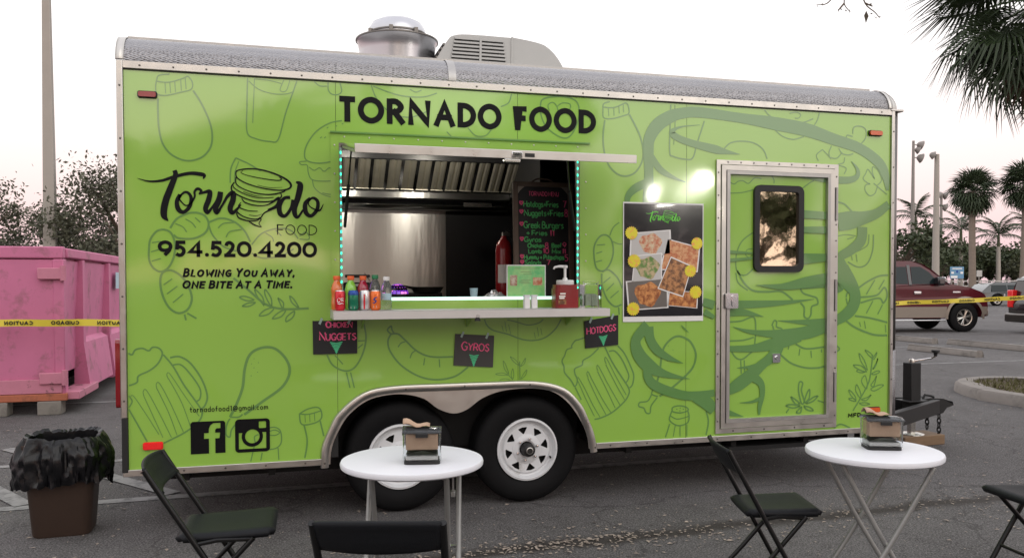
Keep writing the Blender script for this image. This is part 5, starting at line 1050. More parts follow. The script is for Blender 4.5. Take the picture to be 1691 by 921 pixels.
# ------------------------------------------------------------------ things on the shelf
def can(x, y, mat, label, top='can_silver'):
    t = thing('drink_can', label, 'can', (x, y, SZ+.001), random.uniform(-.3, .3), 'cans in a row on the shelf')
    MB().lathe([(.022, 0), (.028, .006), (.032, .014), (.032, .102), (.028, .115)], 24).build('body', mat, t)
    MB().lathe([(.028, .115), (.0265, .120), (.025, .117), (.001, .116)], 24).build('lid', top, t); return t
def cyl_patch(mb, strokes, r, off):       # lettering wrapped round a can, facing -y
    for i, (pts, cl) in enumerate(strokes):
        mb.ribbon(spl(pts, cl, 5), lambda u, v, o: ((r+.0006+o)*sin(u/r), -(r+.0006+o)*cos(u/r), v), cl, i*.0001)
c1 = can(1.203, -.20, 'can_red', 'red soft drink can with white script, leftmost on the shelf')
m = MB(); cyl_patch(m, [([(-.018, .070, .003), (-.020, .058, .004), (-.012, .050, .004), (-.004, .056, .003)], False), ([(-.014, .075, .002), (-.002, .071, .003), (.010, .075, .003), (.018, .070, .002)], False), ([(.0, .064, .003), (.006, .058, .004), (.012, .064, .003), (.006, .068, .003)], True), ([(-.02, .044, .002), (-.008, .040, .005), (.006, .044, .004), (.02, .040, .001)], False), ([(.014, .062, .003), (.018, .056, .003)], False)], .032, 0); m.build('printed_script', 'white', c1, smooth=False)
c2 = can(1.282, -.20, 'can_green', 'green soft drink can with blue shoulder between red and silver cans', 'can_blue')
MB().lathe([(.0325, .092), (.0325, .103), (.0285, .116)], 24).build('shoulder_band', 'can_blue', c2)
m = MB(); cyl_patch(m, [([(-.012, .018, .012), (.012, .018, .012)], False)], .032, 0); m.build('printed_panel', 'can_silver', c2, smooth=False)
c3 = can(1.350, -.20, 'can_silver', 'silver soft drink can with a red stripe down its front')
m = MB(); cyl_patch(m, [([(0, .008, .009), (.0005, .05, .010), (0, .098, .007)], False)], .032, 0); m.build('printed_stripe', 'can_red', c3, smooth=False)
c4 = can(1.413, -.20, 'can_orange', 'orange soft drink can, rightmost of the four cans')
m = MB(); cyl_patch(m, [([(.012, .078, .006), (.0, .074, .008), (-.006, .064, .008), (.006, .056, .008), (-.004, .044, .006), (-.014, .046, .004)], False)], .032, 0); m.build('printed_letter', 'can_blue', c4, smooth=False)
m = MB(); cyl_patch(m, [([(-.010, .022, .014), (.010, .022, .014)], False)], .032, 0); m.build('printed_panel', 'can_silver', c4, smooth=False)
def bottle(x, y, liquid, cap, label, h=.205, r=.034, lab=None):
    t = thing('drink_bottle', label, 'bottle', (x, y, SZ+.001), 0, 'drink bottles behind the cans'); k = h/.205
    MB().lathe([(.001, 0), (r*.9, .002), (r, .012), (r, .055), (r*.93, .062), (r*.93, .10), (r, .108), (r*1.02, .125), (r*.9, .148*k), (r*.62, .168*k), (r*.48, .178*k), (r*.48, .186*k)], 24).build('body', liquid, t)
    MB().lathe([(r*.60, .182*k), (r*.62, .184*k), (r*.62, .204*k), (r*.56, .207*k), (.001, .207*k)], 20).build('cap', cap, t)
    if lab: MB().lathe([(r*.95, .06), (r*.955, .062), (r*.955, .099), (r*.95, .101)], 24).build('paper_label', lab, t)
    return t
bottle(1.192, -.09, 'drink_orange', 'cap_orange', 'bottle of orange sports drink behind the red can')
bottle(1.276, -.09, 'drink_green', 'cap_orange', 'bottle of lime green sports drink with an orange cap')
bottle(1.350, -.09, 'drink_red', 'cap_orange', 'bottle of dark red sports drink behind the silver can')
bottle(1.424, -.09, 'pet_clear', 'cap_green', 'clear soda bottle with a dark green cap', .212, .033)
bottle(1.487, -.14, 'pet_clear', 'white', 'clear water bottle with pale blue label, last in the row', .2, .033, 'label_blue')
# party light ball
db = thing('party_light', 'purple and magenta mirrored party light dome on the window sill', 'party light', (1.583, .07, WZ0+.001))
MB().lathe([(.001, 0), (.055, 0), (.06, .01), (.05, .022)], 20).build('base', 'black', db)
mb = MB(); mg = MB()
for j in range(7):
    for k in range(18):
        a0, a1 = 2*pi*k/18, 2*pi*(k+.86)/18; e0, e1 = rad(5+j*12), rad(5+j*12+10.4); R = .072
        P = lambda a, e: (R*cos(e)*cos(a), R*cos(e)*sin(a), .02+R*sin(e)); (mg if (k*3+j*5) % 7 in (0, 3) else mb).add([P(a0, e0), P(a1, e0), P(a1, e1), P(a0, e1)], [(0, 1, 2, 3)])
mb.build('violet_facets', 'purple', db, smooth=False); mg.build('magenta_facets', 'magenta', db, smooth=False)
MB().lathe([(.070, .02), (.065, .055), (.045, .078), (.001, .09)], 20).build('core', 'black_gloss', db)
# flyer stand
fy = thing('flyer_holder', 'clear acrylic stand with a green printed menu flyer on the sill', 'flyer holder', (2.432, .035, WZ0+.001), 0)
MB().box(-.135, .135, -.004, -.001, .0, .213).build('acrylic_edge', 'white', fy, smooth=False)
MB().box(-.128, .128, -.0065, -.0045, .006, .206).build('flyer', 'flyer', fy, smooth=False)
for x0, x1, z0, z1, mt in ((-.112, -.064, .075, .145, 'food2'), (.045, .110, .078, .130, 'food0')): MB().box(x0, x1, -.0085, -.007, z0, z1).build('printed_photo', mt, fy, smooth=False)
m = MB()
for z, a, b in ((.188, -.08, .09), (.165, -.04, .03), (.150, -.02, .04), (.11, -.04, .03), (.10, -.05, .02), (.09, -.04, .03)): m.box(a, b, -.0085, -.007, z, z+.0035)
m.build('printed_lines', 'line', fy, smooth=False)
MB().box(-.10, .10, 0, .06, 0, .004).build('acrylic_foot', 'clear', fy, smooth=False)
# shakers
for x, lb in ((2.380, 'left white square salt shaker in front of the flyer'), (2.430, 'right white square pepper shaker beside the ketchup jug')):
    s = thing('shaker', lb, 'shaker', (x, -.15, SZ+.001), 0, 'white shakers on the shelf')
    MB().prism(rrect(-.019, .019, -.019, .019, .006), 0, .066, 'xy').build('body', 'white', s, bevel=.003); MB().prism(rrect(-.0195, .0195, -.0195, .0195, .006), .067, .085, 'xy').build('cap', 'white_plastic', s, bevel=.004)
# ketchup jug
kj = thing('ketchup_jug', 'dark red ketchup jug with a white pump on the shelf', 'ketchup jug', (2.637, -.16, SZ+.001), .1)
MB().prism(rrect(-.082, .082, -.055, .055, .03), 0, .125, 'xy').build('body', 'ketchup', kj, bevel=.012); MB().prism(rrect(-.075, .075, -.05, .05, .03), .125, .150, 'xy').build('shoulder', 'ketchup', kj, bevel=.010)
MB().lathe([(.055, .150), (.057, .153), (.057, .176), (.052, .180), (.001, .181)], 28).build('pump_cap', 'white', kj)
MB().lathe([(.017, .18), (.015, .192), (.0085, .197), (.0085, .255), (.016, .258), (.018, .272), (.001, .276)], 16).build('pump_stem', 'white', kj)
MB().tube([(.012, 0, .267), (-.045, 0, .268), (-.075, 0, .262), (-.080, 0, .250)], [.009, .008, .007, .006], 10).build('pump_spout', 'white', kj)
MB().box(-.072, -.018, -.0565, -.0553, .025, .055).build('label_photo', 'food3', kj, smooth=False); m = MB()
for z, a, b in ((.088, -.060, -.022), (.072, -.068, -.024), (.060, -.066, -.03)): m.box(a, b, -.0565, -.0553, z, z+.009)
m.build('label_print', 'label_ink', kj, smooth=False)
# tip jar
tj = thing('tip_jar', 'clear glass tip jar with banknotes inside at the shelf end', 'jar', (2.822, -.14, SZ+.001), .2)
MB().prism(rrect(-.062, .062, -.05, .05, .02), 0, .15, 'xy').build('jar_body', 'glass', tj, bevel=.008)
MB().lathe([(.044, .15), (.048, .155), (.052, .160), (.052, .172), (.044, .174)], 24).build('jar_mouth', 'glass', tj)
for k in range(5):
    m = MB(); a, b = random.uniform(-.04, 0), random.uniform(.0, .04); m.grid(lambda u, v: (a+(u)*.05, -.03+.012*k+.006*sin(u*7+k), .01+v*.075+.006*sin(u*5)), 5, 3); m.build('banknote', 'money' if k != 2 else 'food4', tj)
# shelf clip
bc = thing('binder_clip', 'small black binder clip under the middle of the shelf edge', 'clip', (2.018, -.318, SZ-.062))
MB().prism([(-.018, -.006), (.018, -.006), (.010, .016), (-.010, .016)], -.008, .008).build('clip_body', 'black', bc, smooth=False); MB().tube([(-.008, -.009, .014), (-.006, -.011, .034), (.006, -.011, .034), (.008, -.009, .014)], .0013, 6).build('clip_wire', 'steel_plain', bc)
# kitchen things behind the sill
rp = thing('receipt_printer', 'black order machine with grey screen arm inside the window left', 'printer', (1.36, .22, WZ0+.001), -.2)
MB().box(-.10, .08, -.07, .07, 0, .10).build('body', 'black', rp, bevel=.01); MB().box(-.09, .06, -.05, .06, .13, .15).build('tray', 'black', rp, bevel=.004); MB().box(-.03, .05, -.073, -.0705, .075, .09).build('display', 'ac_plastic', rp, smooth=False); MB().tube([(.02, .0, .10), (.03, .0, .16), (.075, 0, .09)], .005, 6).build('arm', 'steel_plain', rp)
fp = thing('frying_pan', 'black frying pan with long handle on the griddle', 'pan', (2.03, 1.56, 1.402), .4)
MB().lathe([(.001, 0), (.11, 0), (.14, .045), (.135, .045), (.108, .006), (.001, .006)], 28).build('pan', 'black', fp); MB().tube([(-.13, 0, .035), (-.22, 0, .05), (-.32, 0, .055)], .011, 8).build('handle', 'black', fp)
cu = thing('paper_cup', 'small pale green paper cup on the sill inside the window', 'cup', (2.105, .16, WZ0+.001)); MB().lathe([(.022, 0), (.028, .06), (.0265, .06), (.021, .002)], 20).build('cup_wall', 'label_blue', cu); MB().lathe([(.001, .002), (.022, .002)], 20).build('cup_base', 'label_blue', cu)
fo = MB()
fo.grid(lambda u, v: (-.075+.15*u+random.uniform(-.008, .008), -.04+.08*v+random.uniform(-.008, .008), .045*sin(pi*u)*sin(pi*v)*random.uniform(.5, 1.2)), 12, 8)
o = fo.build('crumpled_foil', 'can_silver', smooth=False); o.location = (2.24, .13, WZ0+.003); tag(o, 'crumpled silver foil on the sill left of the green flyer', 'foil')
fe = thing('fire_extinguisher', 'red fire extinguisher standing inside the window by the menu board', 'extinguisher', (2.436, .62, 1.36))
MB().lathe([(.001, 0), (.055, 0), (.06, .02), (.06, .36), (.05, .41), (.025, .44), (.02, .46), (.001, .46)], 28).build('cylinder', 'red_paint', fe)
MB().lathe([(.0606, .12), (.0608, .122), (.0608, .25), (.0606, .252)], 28, (0, 0, 0), 'z', -2.6, -.9).build('paper_label', 'label_ink', fe); MB().box(-.012, .05, -.012, .012, .46, .49).build('valve', 'steel_plain', fe, bevel=.003); MB().tube([(-.01, 0, .475), (.04, 0, .505), (.085, 0, .50)], .006, 8).build('handle', 'chrome', fe); MB().tube([(.04, 0, .475), (.085, .0, .42), (.078, 0, .2)], .009, 8).build('hose', 'black', fe)
ic_ = MB().box(2.30, 3.2, .45, 1.0, .9, 1.358).build('inner_counter', 'dark_alu', TR, bevel=.006)
# menu board
mn = thing('menu_board', 'tall black chalkboard menu in a wooden frame inside the window', 'menu board', (2.655, .33, 1.36), 0)
mn.rotation_euler.x = -.05
MB().box(-.185, .185, -.004, .006, .02, .795).build('board', 'chalkboard', mn, smooth=False)
for x0, x1, z0, z1 in ((-.222, -.186, .0, .83), (.186, .222, .0, .83), (-.185, .185, .797, .83), (-.185, .185, .0, .018)): MB().box(x0, x1, -.014, .010, z0, z1).build('frame_bar', 'frame_wood', mn, bevel=.003)
MB().tube(spl([(-.08, 0, .83), (-.04, 0, .852), (.04, 0, .852), (.08, 0, .83)], False, 4), .006, 8).build('handle', 'frame_wood', mn)
for s in (-1, 1): MB().prism([(s*.185, .796), (s*.135, .796), (s*.155, .78), (s*.17, .765), (s*.185, .745)], -.006, -.0045).build('corner_clip', 'tan_paint', mn, smooth=False)
bmap = lambda u, v, o: (u, -.0052-o, v)
def mtext(mat, rows, w, jit=.0012):
    mb = MB()
    for s, x0, x1, z0, z1 in rows: text(mb, s, x0, x1, z0, z1, w, bmap, jit=jit, gap=.22, inset=False)
    mb.build('chalk_writing', mat, mn, smooth=False)
mtext('chalk_pink', [('TORNADO MENU', -.105, .115, .733, .762)], .0042)
mtext('chalk_green', [('Hotdogs+Fries', -.143, .112, .655, .694), ('Nuggets+Fries', -.140, .150, .592, .632), ('Greek Burgers', -.145, .148, .505, .550), ('+ Fries', -.125, .025, .455, .487), ('Gyros', -.142, -.02, .408, .442), ('Chicken', -.118, .0, .368, .396), ('Beef', .06, .132, .370, .398), ('Lamb', -.112, -.02, .328, .356), ('Mix', .06, .125, .328, .358), ('Hummu + Pita chips', -.145, .148, .285, .316), ('Salads', -.142, -.02, .246, .278), ('Baklava', -.140, -.02, .210, .240)], .0068)
mtext('chalk_pink', [('7', .148, .172, .655, .700), ('8', .160, .180, .590, .640), ('11', .045, .078, .452, .492), ('8', .010, .032, .366, .402), ('9', .142, .165, .372, .405), ('10', -.005, .035, .328, .362), ('11', .138, .162, .326, .360), ('5', .155, .178, .275, .318), ('7', .02, .045, .246, .280)], .0058)
for z in (.672, .612, .525, .420, .296, .258, .222):
    mb = MB(); text(mb, '*', -.172, -.150, z-.008, z+.026, .009, bmap, inset=False); mb.build('chalk_heart', 'chalk_pink', mn, smooth=False)
# signs on the wall below the shelf
def board_sign(name_lines, corners, mat, label, lines_x, tw):
    # corners: tl, tr, br, bl (x,z)
    cx = sum(p[0] for p in corners)/4; cz = sum(p[1] for p in corners)/4
    t = thing('chalk_sign', label, 'sign', (cx, -.006, cz), 0, 'chalk signs hung under the shelf')
    loc = [(x-cx, z-cz) for x, z in corners]
    MB().prism(list(reversed(loc)), -.005, .003).build('board', mat, t, smooth=False)
    tl, tr, br, bl = loc
    sm = lambda u, v, o: (*[(lambda a: a)((1-v)*((1-u)*bl[0]+u*br[0])+v*((1-u)*tl[0]+u*tr[0]))], -.0058-o, (1-v)*((1-u)*bl[1]+u*br[1])+v*((1-u)*tl[1]+u*tr[1]))
    mb = MB()
    for s, u0, u1, v0, v1, sml in name_lines: text(mb, s, u0, u1, v0, v1, .028, sm, jit=.006, gap=.2, small=sml, inset=False)
    mb.build('chalk_writing', 'chalk_pink', t, smooth=False)
    mb = MB(); u0, v0, w, h = tw
    for k in range(7):
        f = k/6; hw = w*(1-.85*f)/2; zz = v0+h*(1-f); mb.ribbon([(u0+.02*f*w-hw, zz+.01, .030), (u0, zz-.025, .034), (u0+hw, zz+.015, .030)], sm, False, .0001*k)
    mb.build('chalk_twister', 'chalk_mint', t, smooth=False)
    m = MB()
    for u in (.18, .82): x, y, z = sm(u, .95, 0); m.add([(x-.014, y-.001, z-.006), (x-.002, y-.001, z-.014), (x+.014, y-.0025, z+.022), (x+.002, y-.0025, z+.030)], [(0, 1, 2, 3)])
    m.build('clear_tape', 'led_strip', t, smooth=False)
board_sign([('CHICKEN', .30, .88, .80, .97, .9), ('NUGGETS', .15, .97, .42, .66, .8)], [(1.050, 1.250), (1.321, 1.248), (1.320, 1.044), (1.052, 1.044)], 'chalkboard', 'black sign reading Chicken Nuggets under the left shelf end', 0, (.52, .06, .28, .28))
board_sign([('GYROS', .18, .88, .50, .76, .86)], [(1.943, 1.154), (2.201, 1.137), (2.192, .931), (1.931, .951)], 'chalkboard_grey', 'dark grey sign reading Gyros taped on the green wall mid-way', 0, (.50, .05, .24, .30))
board_sign([('HOTDOGS', .06, .92, .50, .74, .86)], [(2.827, 1.223), (3.072, 1.260), (3.072, 1.058), (2.835, 1.039)], 'chalkboard', 'tilted black sign reading Hotdogs at the right shelf end', 0, (.54, .08, .26, .28))
# food poster
po = thing('food_poster', 'glossy black menu poster with food photos on the green wall', 'poster', (3.412, -.0045, 1.62))
MB().box(-.304, .302, -.0015, .0015, -.408, .408).build('clear_sleeve', 'paper', po, smooth=False)
MB().box(-.297, .295, -.0028, -.0016, -.372, .398).build('sheet', 'poster_black', po, smooth=False)
pmap = lambda u, v, o: (u, -.0034-o, v)
def P(zx, zy): return ((zx-318)/924., .398-(zy-75)/1032.)     # sleeve detail coordinates
def photo(quad, food, lay, plate=None):
    q = [P(*p) for p in quad]; cx = sum(a for a, b in q)/4; cz = sum(b for a, b in q)/4; q = [(cx+(a-cx)*1.16, cz+(b-cz)*1.12) for a, b in q]
    o = MB().prism(list(reversed(q)), -.0034-lay*.0012, -.0030-lay*.0012).build('photo_print', 'paper', po, smooth=False)
    inn = [(cx+(a-cx)*.93, cz+(b-cz)*.93) for a, b in q]; MB().prism(list(reversed(inn)), -.0038-lay*.0012, -.0035-lay*.0012).build('photo_image', plate or food, o, smooth=False)
    if plate:
        w = min(abs(q[1][0]-q[0][0]), abs(q[0][1]-q[3][1]))*1.12; blob = [(cx+w*.42*cos(t)*(1+.15*sin(3*t)), cz+w*.36*sin(t)*(1+.12*cos(5*t))) for t in [2*pi*k/24 for k in range(24)]]
        MB().prism(blob, -.0041-lay*.0012, -.0039-lay*.0012).build('pictured_food', food, o, smooth=False)
photo([(105, 290), (345, 265), (350, 420), (100, 450)], 'food0', 0, 'plate')
photo([(350, 330), (555, 385), (540, 545), (310, 530)], 'food4', 0)
photo([(125, 450), (290, 430), (290, 605), (110, 620)], 'food1', 1, 'plate')
photo([(370, 460), (500, 520), (445, 720), (290, 665)], 'food3', 2, 'food3')
photo([(75, 630), (325, 610), (330, 800), (90, 815)], 'food5', 1, 'dark_alu')
photo([(365, 690), (545, 705), (540, 810), (358, 790)], 'food5', 1)
for zx, zy, s in ((92, 282, 1), (110, 478, 1.02), (105, 815, 1.02), (548, 350, .95), (502, 548, .95), (540, 700, 1)):
    cx, cz = P(zx, zy); n = 18; MB().prism([(cx+(.049 if k % 2 else .041)*s*cos(pi*k/n), cz+(.047 if k % 2 else .040)*s*sin(pi*k/n)*1.0) for k in range(2*n)], -.0078, -.0074).build('price_burst', 'burst', po, smooth=False)
mb = MB(); lx0, lz0 = .075, 1.85
for j, (cl, pts) in enumerate(LOGO+TWISTER): mb.ribbon(spl([((x-.60)*.25-.005, (z-1.95)*.25+.300, w*.25+.0004) for x, z, w in pts], bool(cl), 4), pmap, bool(cl), .0001+j*.0001)
mb.build('poster_logo', 'logo_green', po, smooth=False)
# ------------------------------------------------------------------ tables, dispensers, chairs
def folding_table(label, x, y, rz, braces=True):
    t = thing('folding_table', label, 'table', (x, y, 0), rz, 'round white folding tables')
    MB().lathe([(.001, .740), (.29, .740), (.298, .737), (.302, .728), (.300, .716), (.292, .710), (.001, .712)], 64).build('table_top', 'white_plastic', t)
    for hw, s, nm in ((.195, 1, 'outer'), (.150, -1, 'inner')):
        for k in (-1, 1):
            MB().tube(spl([(s*.175, k*(hw-.03), .704), (s*.185, k*(hw-.006), .697), (s*.175, k*hw, .672), (0, k*hw, .36), (-s*.225, k*hw, .012)], False, 4), .0115, 10).build('leg', 'grey_tube', t)
        MB().tube([(s*.175, -hw+.03, .704), (s*.175, hw-.03, .704)], .0115, 10).build('top_bar', 'grey_tube', t)
        MB().tube([(-s*.205, -hw, .045), (-s*.205, hw, .045)], .010, 10).build('floor_bar', 'grey_tube', t)
    for k in (-1, 1):
        MB().tube([(0, k*.148, .36), (0, k*.199, .36)], .007, 8).build('pivot', 'chrome', t)
        if not braces: continue
        MB().box(-.012, .012, k*.172-.004, k*.172+.004, .58, .706).build('brace', 'grey_tube', t, bevel=.002)
        MB().box(-.02, .02, k*.172-.010, k*.172+.010, .575, .60).build('brace_clamp', 'grey_tube', t, bevel=.004)
    return t
folding_table('round white folding table in front of the trailer wheels', 1.395, -1.75, 1.30+.05)
folding_table('round white folding table at right, near the trailer hitch', 3.400, -2.13, -.33, False).scale = (.955, .955, 1)
def napkins(label, x, y, rz):
    t = thing('napkin_dispenser', label, 'napkin dispenser', (x, y, .7405), rz, 'clear napkin dispensers')
    R = rrect(-.078, .078, -.062, .062, .02)
    MB().prism(rrect(-.074, .074, -.058, .058, .02), 0, .014, 'xy').build('base', 'black', t, bevel=.004)
    MB().prism(R, .015, .128, 'xy', [list(reversed(rrect(-.075, .075, -.059, .059, .018)))]).build('clear_box', 'clear', t, bevel=.001)
    MB().box(-.066, .066, -.050, .050, .058, .128).build('napkin_stack', 'napkin', t, bevel=.006)
    MB().grid(lambda u, v: (-.066+.132*u, -.05+.1*v, .040+.014*sin(pi*u)), 10, 4).build('spring_plate', 'black', t)
    MB().box(-.066, .066, -.052, .052, .016, .034).build('grey_stack', 'ac_plastic', t, bevel=.004)
    lid = MB(); lid.grid(lambda u, v: ((-.080+.160*u), (-.064+.128*v), .130+.020*sin(pi*v)**.7*(1-.3*u)), 8, 10); lid.build('lid', 'clear_smoke', t, solid=.003)
    MB().box(-.025, .025, -.069, -.0635, .112, .128).build('lid_catch', 'black', t, bevel=.003)
    nk = MB(); nk.grid(lambda u, v: (-.078+.11*u, -.045+.085*v+.01*u, .150+.032*(1-u)*sin(pi*(.15+.8*v))+.006*sin(u*9)), 8, 6); nk.build('loose_napkin', 'napkin', t, solid=.002)
    return t
napkins('napkin dispenser standing on the round table by the wheels', 1.425, -1.83, -.20)
napkins('napkin dispenser standing on the right round table', 3.45, -2.12, -.38)
def folding_chair(label, x, y, rz):
    t = thing('folding_chair', label, 'chair', (x, y, 0), rz, 'black folding chairs')
    def seat(u, v):
        X = -.145+.40*u; W = .195-.02*(1-u); Y = (2*v-1)*W; e = max(0, abs(2*v-1)-.8)/.2; f = max(0, abs(2*u-1)-.85)/.15; k = max(e, f)
        if u in (0, 1) and v in (0, 1): X = -.145+.40*(.05 if u == 0 else .95); Y *= .92
        return (X, Y, .452-.016*k*k-.010*sin(pi*u)*sin(pi*v)+.01*u)
    MB().grid(seat, 14, 14).build('seat', 'chair_black', t, solid=.022)
    def back(u, v):
        Y = (2*u-1)*.205; e = max(0, abs(2*v-1)-.75)/.25; hz = .640+.100*v; xx = -.180-.070*v-.028*(1-(2*u-1)**2)+.006*e
        return (xx, Y*(1-.03*e*e), hz+(0.008*(1-(2*u-1)**2)*(1 if v > .5 else -1)))
    MB().grid(back, 16, 8).build('backrest', 'chair_black', t, solid=.014)
    for k in (-1, 1):
        Y = k*.205
        MB().tube(spl([(-.250, Y, .735), (-.215, Y, .675), (-.075, Y, .445), (.19, Y, .012)], False, 4), .0125, 10).build('front_leg', 'chair_tube', t)
        MB().tube([(.165, k*.180, .425), (-.05, k*.180, .20), (-.245, k*.180, .012)], .0115, 10).build('rear_leg', 'chair_tube', t)
        MB().tube([(-.25, Y, .752), (-.262, Y, .775)] if False else [(.185, Y, .018), (.198, Y, .0)], .016, 10).build('foot_cap', 'black', t)
        MB().tube([(-.06, Y, .42), (.02, k*.18, .425), (.16, k*.18, .42)], .009, 8).build('seat_rail', 'chair_tube', t)
    MB().tube([(.115, -.205, .135), (.115, .205, .135)], .009, 8).build('front_stretcher', 'chair_tube', t); MB().tube([(-.17, -.18, .085), (-.17, .18, .085)], .009, 8).build('rear_stretcher', 'chair_tube', t)
    return t
folding_chair('black folding chair at left, facing the table by the wheels', .585, -1.46, -.03)
folding_chair('black folding chair with its back to the viewer in the foreground', 1.215, -2.40, pi/2-.272)
folding_chair('black folding chair under the door, facing the right table', 3.06, -1.80, -.27).scale = (.87, .9, .985)
folding_chair('black folding chair at the far right edge facing left', 4.50, -2.06, pi-.12)
# ------------------------------------------------------------------ rubbish bin
bn = thing('rubbish_bin', 'brown plastic bin lined with a black bag beside the trailer', 'bin', (-.395, .235, 0), .03)
def rr_ring(hx, hy, r, z, n=6): return [(x, y, z) for x, y in rrect(-hx, hx, -hy, hy, r, n)]
rows = [rr_ring(.150, .120, .05, 0), rr_ring(.157, .127, .05, .012), rr_ring(.195, .165, .06, .52), rr_ring(.200, .170, .06, .53), rr_ring(.200, .170, .06, .55), rr_ring(.188, .158, .055, .55), rr_ring(.15, .12, .05, .03)]
n = len(rows[0]); MB().add([p for r in rows for p in r], [(k*n+i, k*n+(i+1) % n, (k+1)*n+(i+1) % n, (k+1)*n+i) for k in range(6) for i in range(n)]+[tuple(range(n-1, -1, -1)), tuple(6*n+i for i in range(n))]).build('bin_body', 'bin_brown', bn)
random.seed(11)
NB = 176
from mathutils import noise as mnoise
def ridge(x, y, z): return 1-2.2*abs(mnoise.noise(Vector((x, y, z))))
def bagpt(a, lvl):
    # lvl 0 inside low .. 1 over the rim .. 2 hanging hem
    ca, sa = cos(a), sin(a); sup = (abs(ca)**3.2+abs(sa)**3.2)**(-1/3.2); hx, hy = .200*sup*ca, .170*sup*sa
    big = mnoise.noise(Vector((ca*1.7, sa*1.7, lvl*.8))); pleat = ridge(ca*3.4, sa*3.4, lvl*.9+3); fine = ridge(ca*8, sa*8, lvl*3.2+7)
    if lvl < 1: k = .99-.12*(1-lvl)-(.08 if lvl < .98 else 0); z = .34+.235*lvl; d = .012*fine*(1-lvl)
    else:
        t = lvl-1; bul = sin(min(1, t*1.25)*pi*.62); k = 1.02+.13*bul; hem = .27+.08*big+.035*sin(a*2+.6)+.02*pleat
        z = .580-hem*t**1.25+.010*fine*t; d = (.030*pleat+.016*fine)*min(1, t*2.2)
    if .8 < lvl < 1.25: z += .022*big+.010*fine
    l = math.hypot(hx, hy); return (hx*k+hx/l*d, hy*k+hy/l*d, z)
lv = [0, .3, .55, .75, .88, .96, 1, 1.03, 1.07, 1.12]+[1.18+.0455*i for i in range(19)]
mb = MB(); mb.add([bagpt(2*pi*k/NB, l) for l in lv for k in range(NB)], [(j*NB+i, j*NB+(i+1) % NB, (j+1)*NB+(i+1) % NB, (j+1)*NB+i) for j in range(len(lv)-1) for i in range(NB)]+[tuple(range(NB))]); mb.build('bin_bag', 'bag', bn, ang=38)
# ------------------------------------------------------------------ pink dumpster
dm = thing('dumpster', 'pink steel roll-off dumpster standing behind the trailer at left', 'dumpster', (-1.50, 5.2, 0))
DXL, DYL = -2.45, 6.2
MB().box(DXL+.06, -.06, .06, DYL, .45, 1.80).build('body', 'pink', dm, smooth=False)
MB().prism([(-.06, 1.0), (-.02, 1.74), (-.06, 1.74)], .06, DYL).build('side_plate', 'pink', dm, smooth=False)
MB().box(DXL, -.10, -.03, .05, .33, 1.75).build('rear_door', 'pink', dm, bevel=.01)
MB().box(DXL, .0, -.05, .06, 1.76, 1.895).build('door_top_rail', 'pink', dm, bevel=.015)
MB().box(-.08, .02, .062, DYL, 1.77, 1.88).build('side_top_rail', 'pink', dm, bevel=.015)
MB().box(-.11, .0, -.045, .10, .20, 1.755).build('corner_post', 'pink', dm, bevel=.012)
for z in (1.60, .42): 
    h = MB().box(-.26, -.0, -.09, -.047, z-.075, z+.055).build('hinge', 'pink_worn', dm, bevel=.01); MB().tube([(.0, -.07, z-.09), (.0, -.07, z+.08)], .032, 12).build('hinge_pin', 'pink_worn', h)
MB().box(DXL, -.03, -.06, -.031, .24, .40).build('kick_plate', 'pink_worn', dm, bevel=.006)
MB().box(DXL, .02, -.07, .05, .155, .235).build('base_rail', 'rust_orange', dm, bevel=.008)
MB().box(-.09, .14, -.02, 1.0, .16, .25).build('side_runner', 'pink_worn', dm, bevel=.008)
for y in (.75, 2.35, 3.9, 5.4):
    MB().prism([(-.08, 1.76), (.03, 1.76), (.03, .75), (.10, .19), (.07, .15), (-.08, .15)], y, y+.12).build('side_rib', 'pink', dm, smooth=False)
    MB().prism([(-.06, .80), (.02, .75), (.085, .20), (-.06, .20)], y+.121, min(y+1.5, DYL)).build('sloped_plate', 'pink', dm, smooth=False)
MB().box(.021, .024, 2.9, 3.25, 1.40, 1.64).build('notice', 'label_blue', dm, smooth=False)
MB().box(DXL+.1, -.2, .3, DYL-.3, .30, .44).build('underframe', 'under', dm, smooth=False)
for x, w in ((-.14, .12), (-.62, .06), (-1.8, .12)):
    b = MB().box(-w, w, -.11, .11, 0, .152).build('timber_block', 'concrete', bevel=.008); b.location = (-1.50+x-.02, 5.22, 0)
    tag(b, {-.14: 'pale timber block under the right corner of the pink dumpster', -.62: 'narrow timber block under the dumpster near its right corner', -1.8: 'timber block under the far left of the pink dumpster'}[x], 'block', 'blocks under the dumpster')
# ------------------------------------------------------------------ caution tape
tp = thing('caution_tape', 'yellow caution tape strung past the dumpster and behind the trailer', 'tape', (0, 0, 0))
path = [(-5.0, 4.92, 1.05), (-2.1, 4.90, 1.050), (-.9, 4.90, 1.035), (1.5, 5.0, .97), (5, 5.6, .93), (8.5, 6.6, .98), (11.62, 7.42, 1.08), (12.8, 7.1, 1.125), (13.79, 6.83, 1.175), (15.5, 6.4, 1.26)]
sp_ = spl(path, False, 10)
mb = MB(); mb.add([p for (x, y, z) in sp_ for p in ((x, y, z-.038+.003*sin(x*9)), (x, y+.012*sin(x*5), z+.038+.003*sin(x*9)))], [(2*i, 2*i+2, 2*i+3, 2*i+1) for i in range(len(sp_)-1)]); mb.build('tape_band', 'tape', tp)
def along(d):
    acc = 0
    for a, b in zip(sp_, sp_[1:]):
        l = math.dist(a, b)
        if acc+l >= d: f = (d-acc)/l; return tuple(a[i]+(b[i]-a[i])*f for i in range(3)), tuple((b[i]-a[i])/l for i in range(3))
        acc += l
    return sp_[-1], (1, 0, 0)
words = {}
for wd in ('CAUTION', 'CUIDADO'):
    mb = MB(); text(mb, wd, -.14, .14, -.020, .022, .011, lambda u, v, o: (-u, -o, v), gap=.18); words[wd] = mb
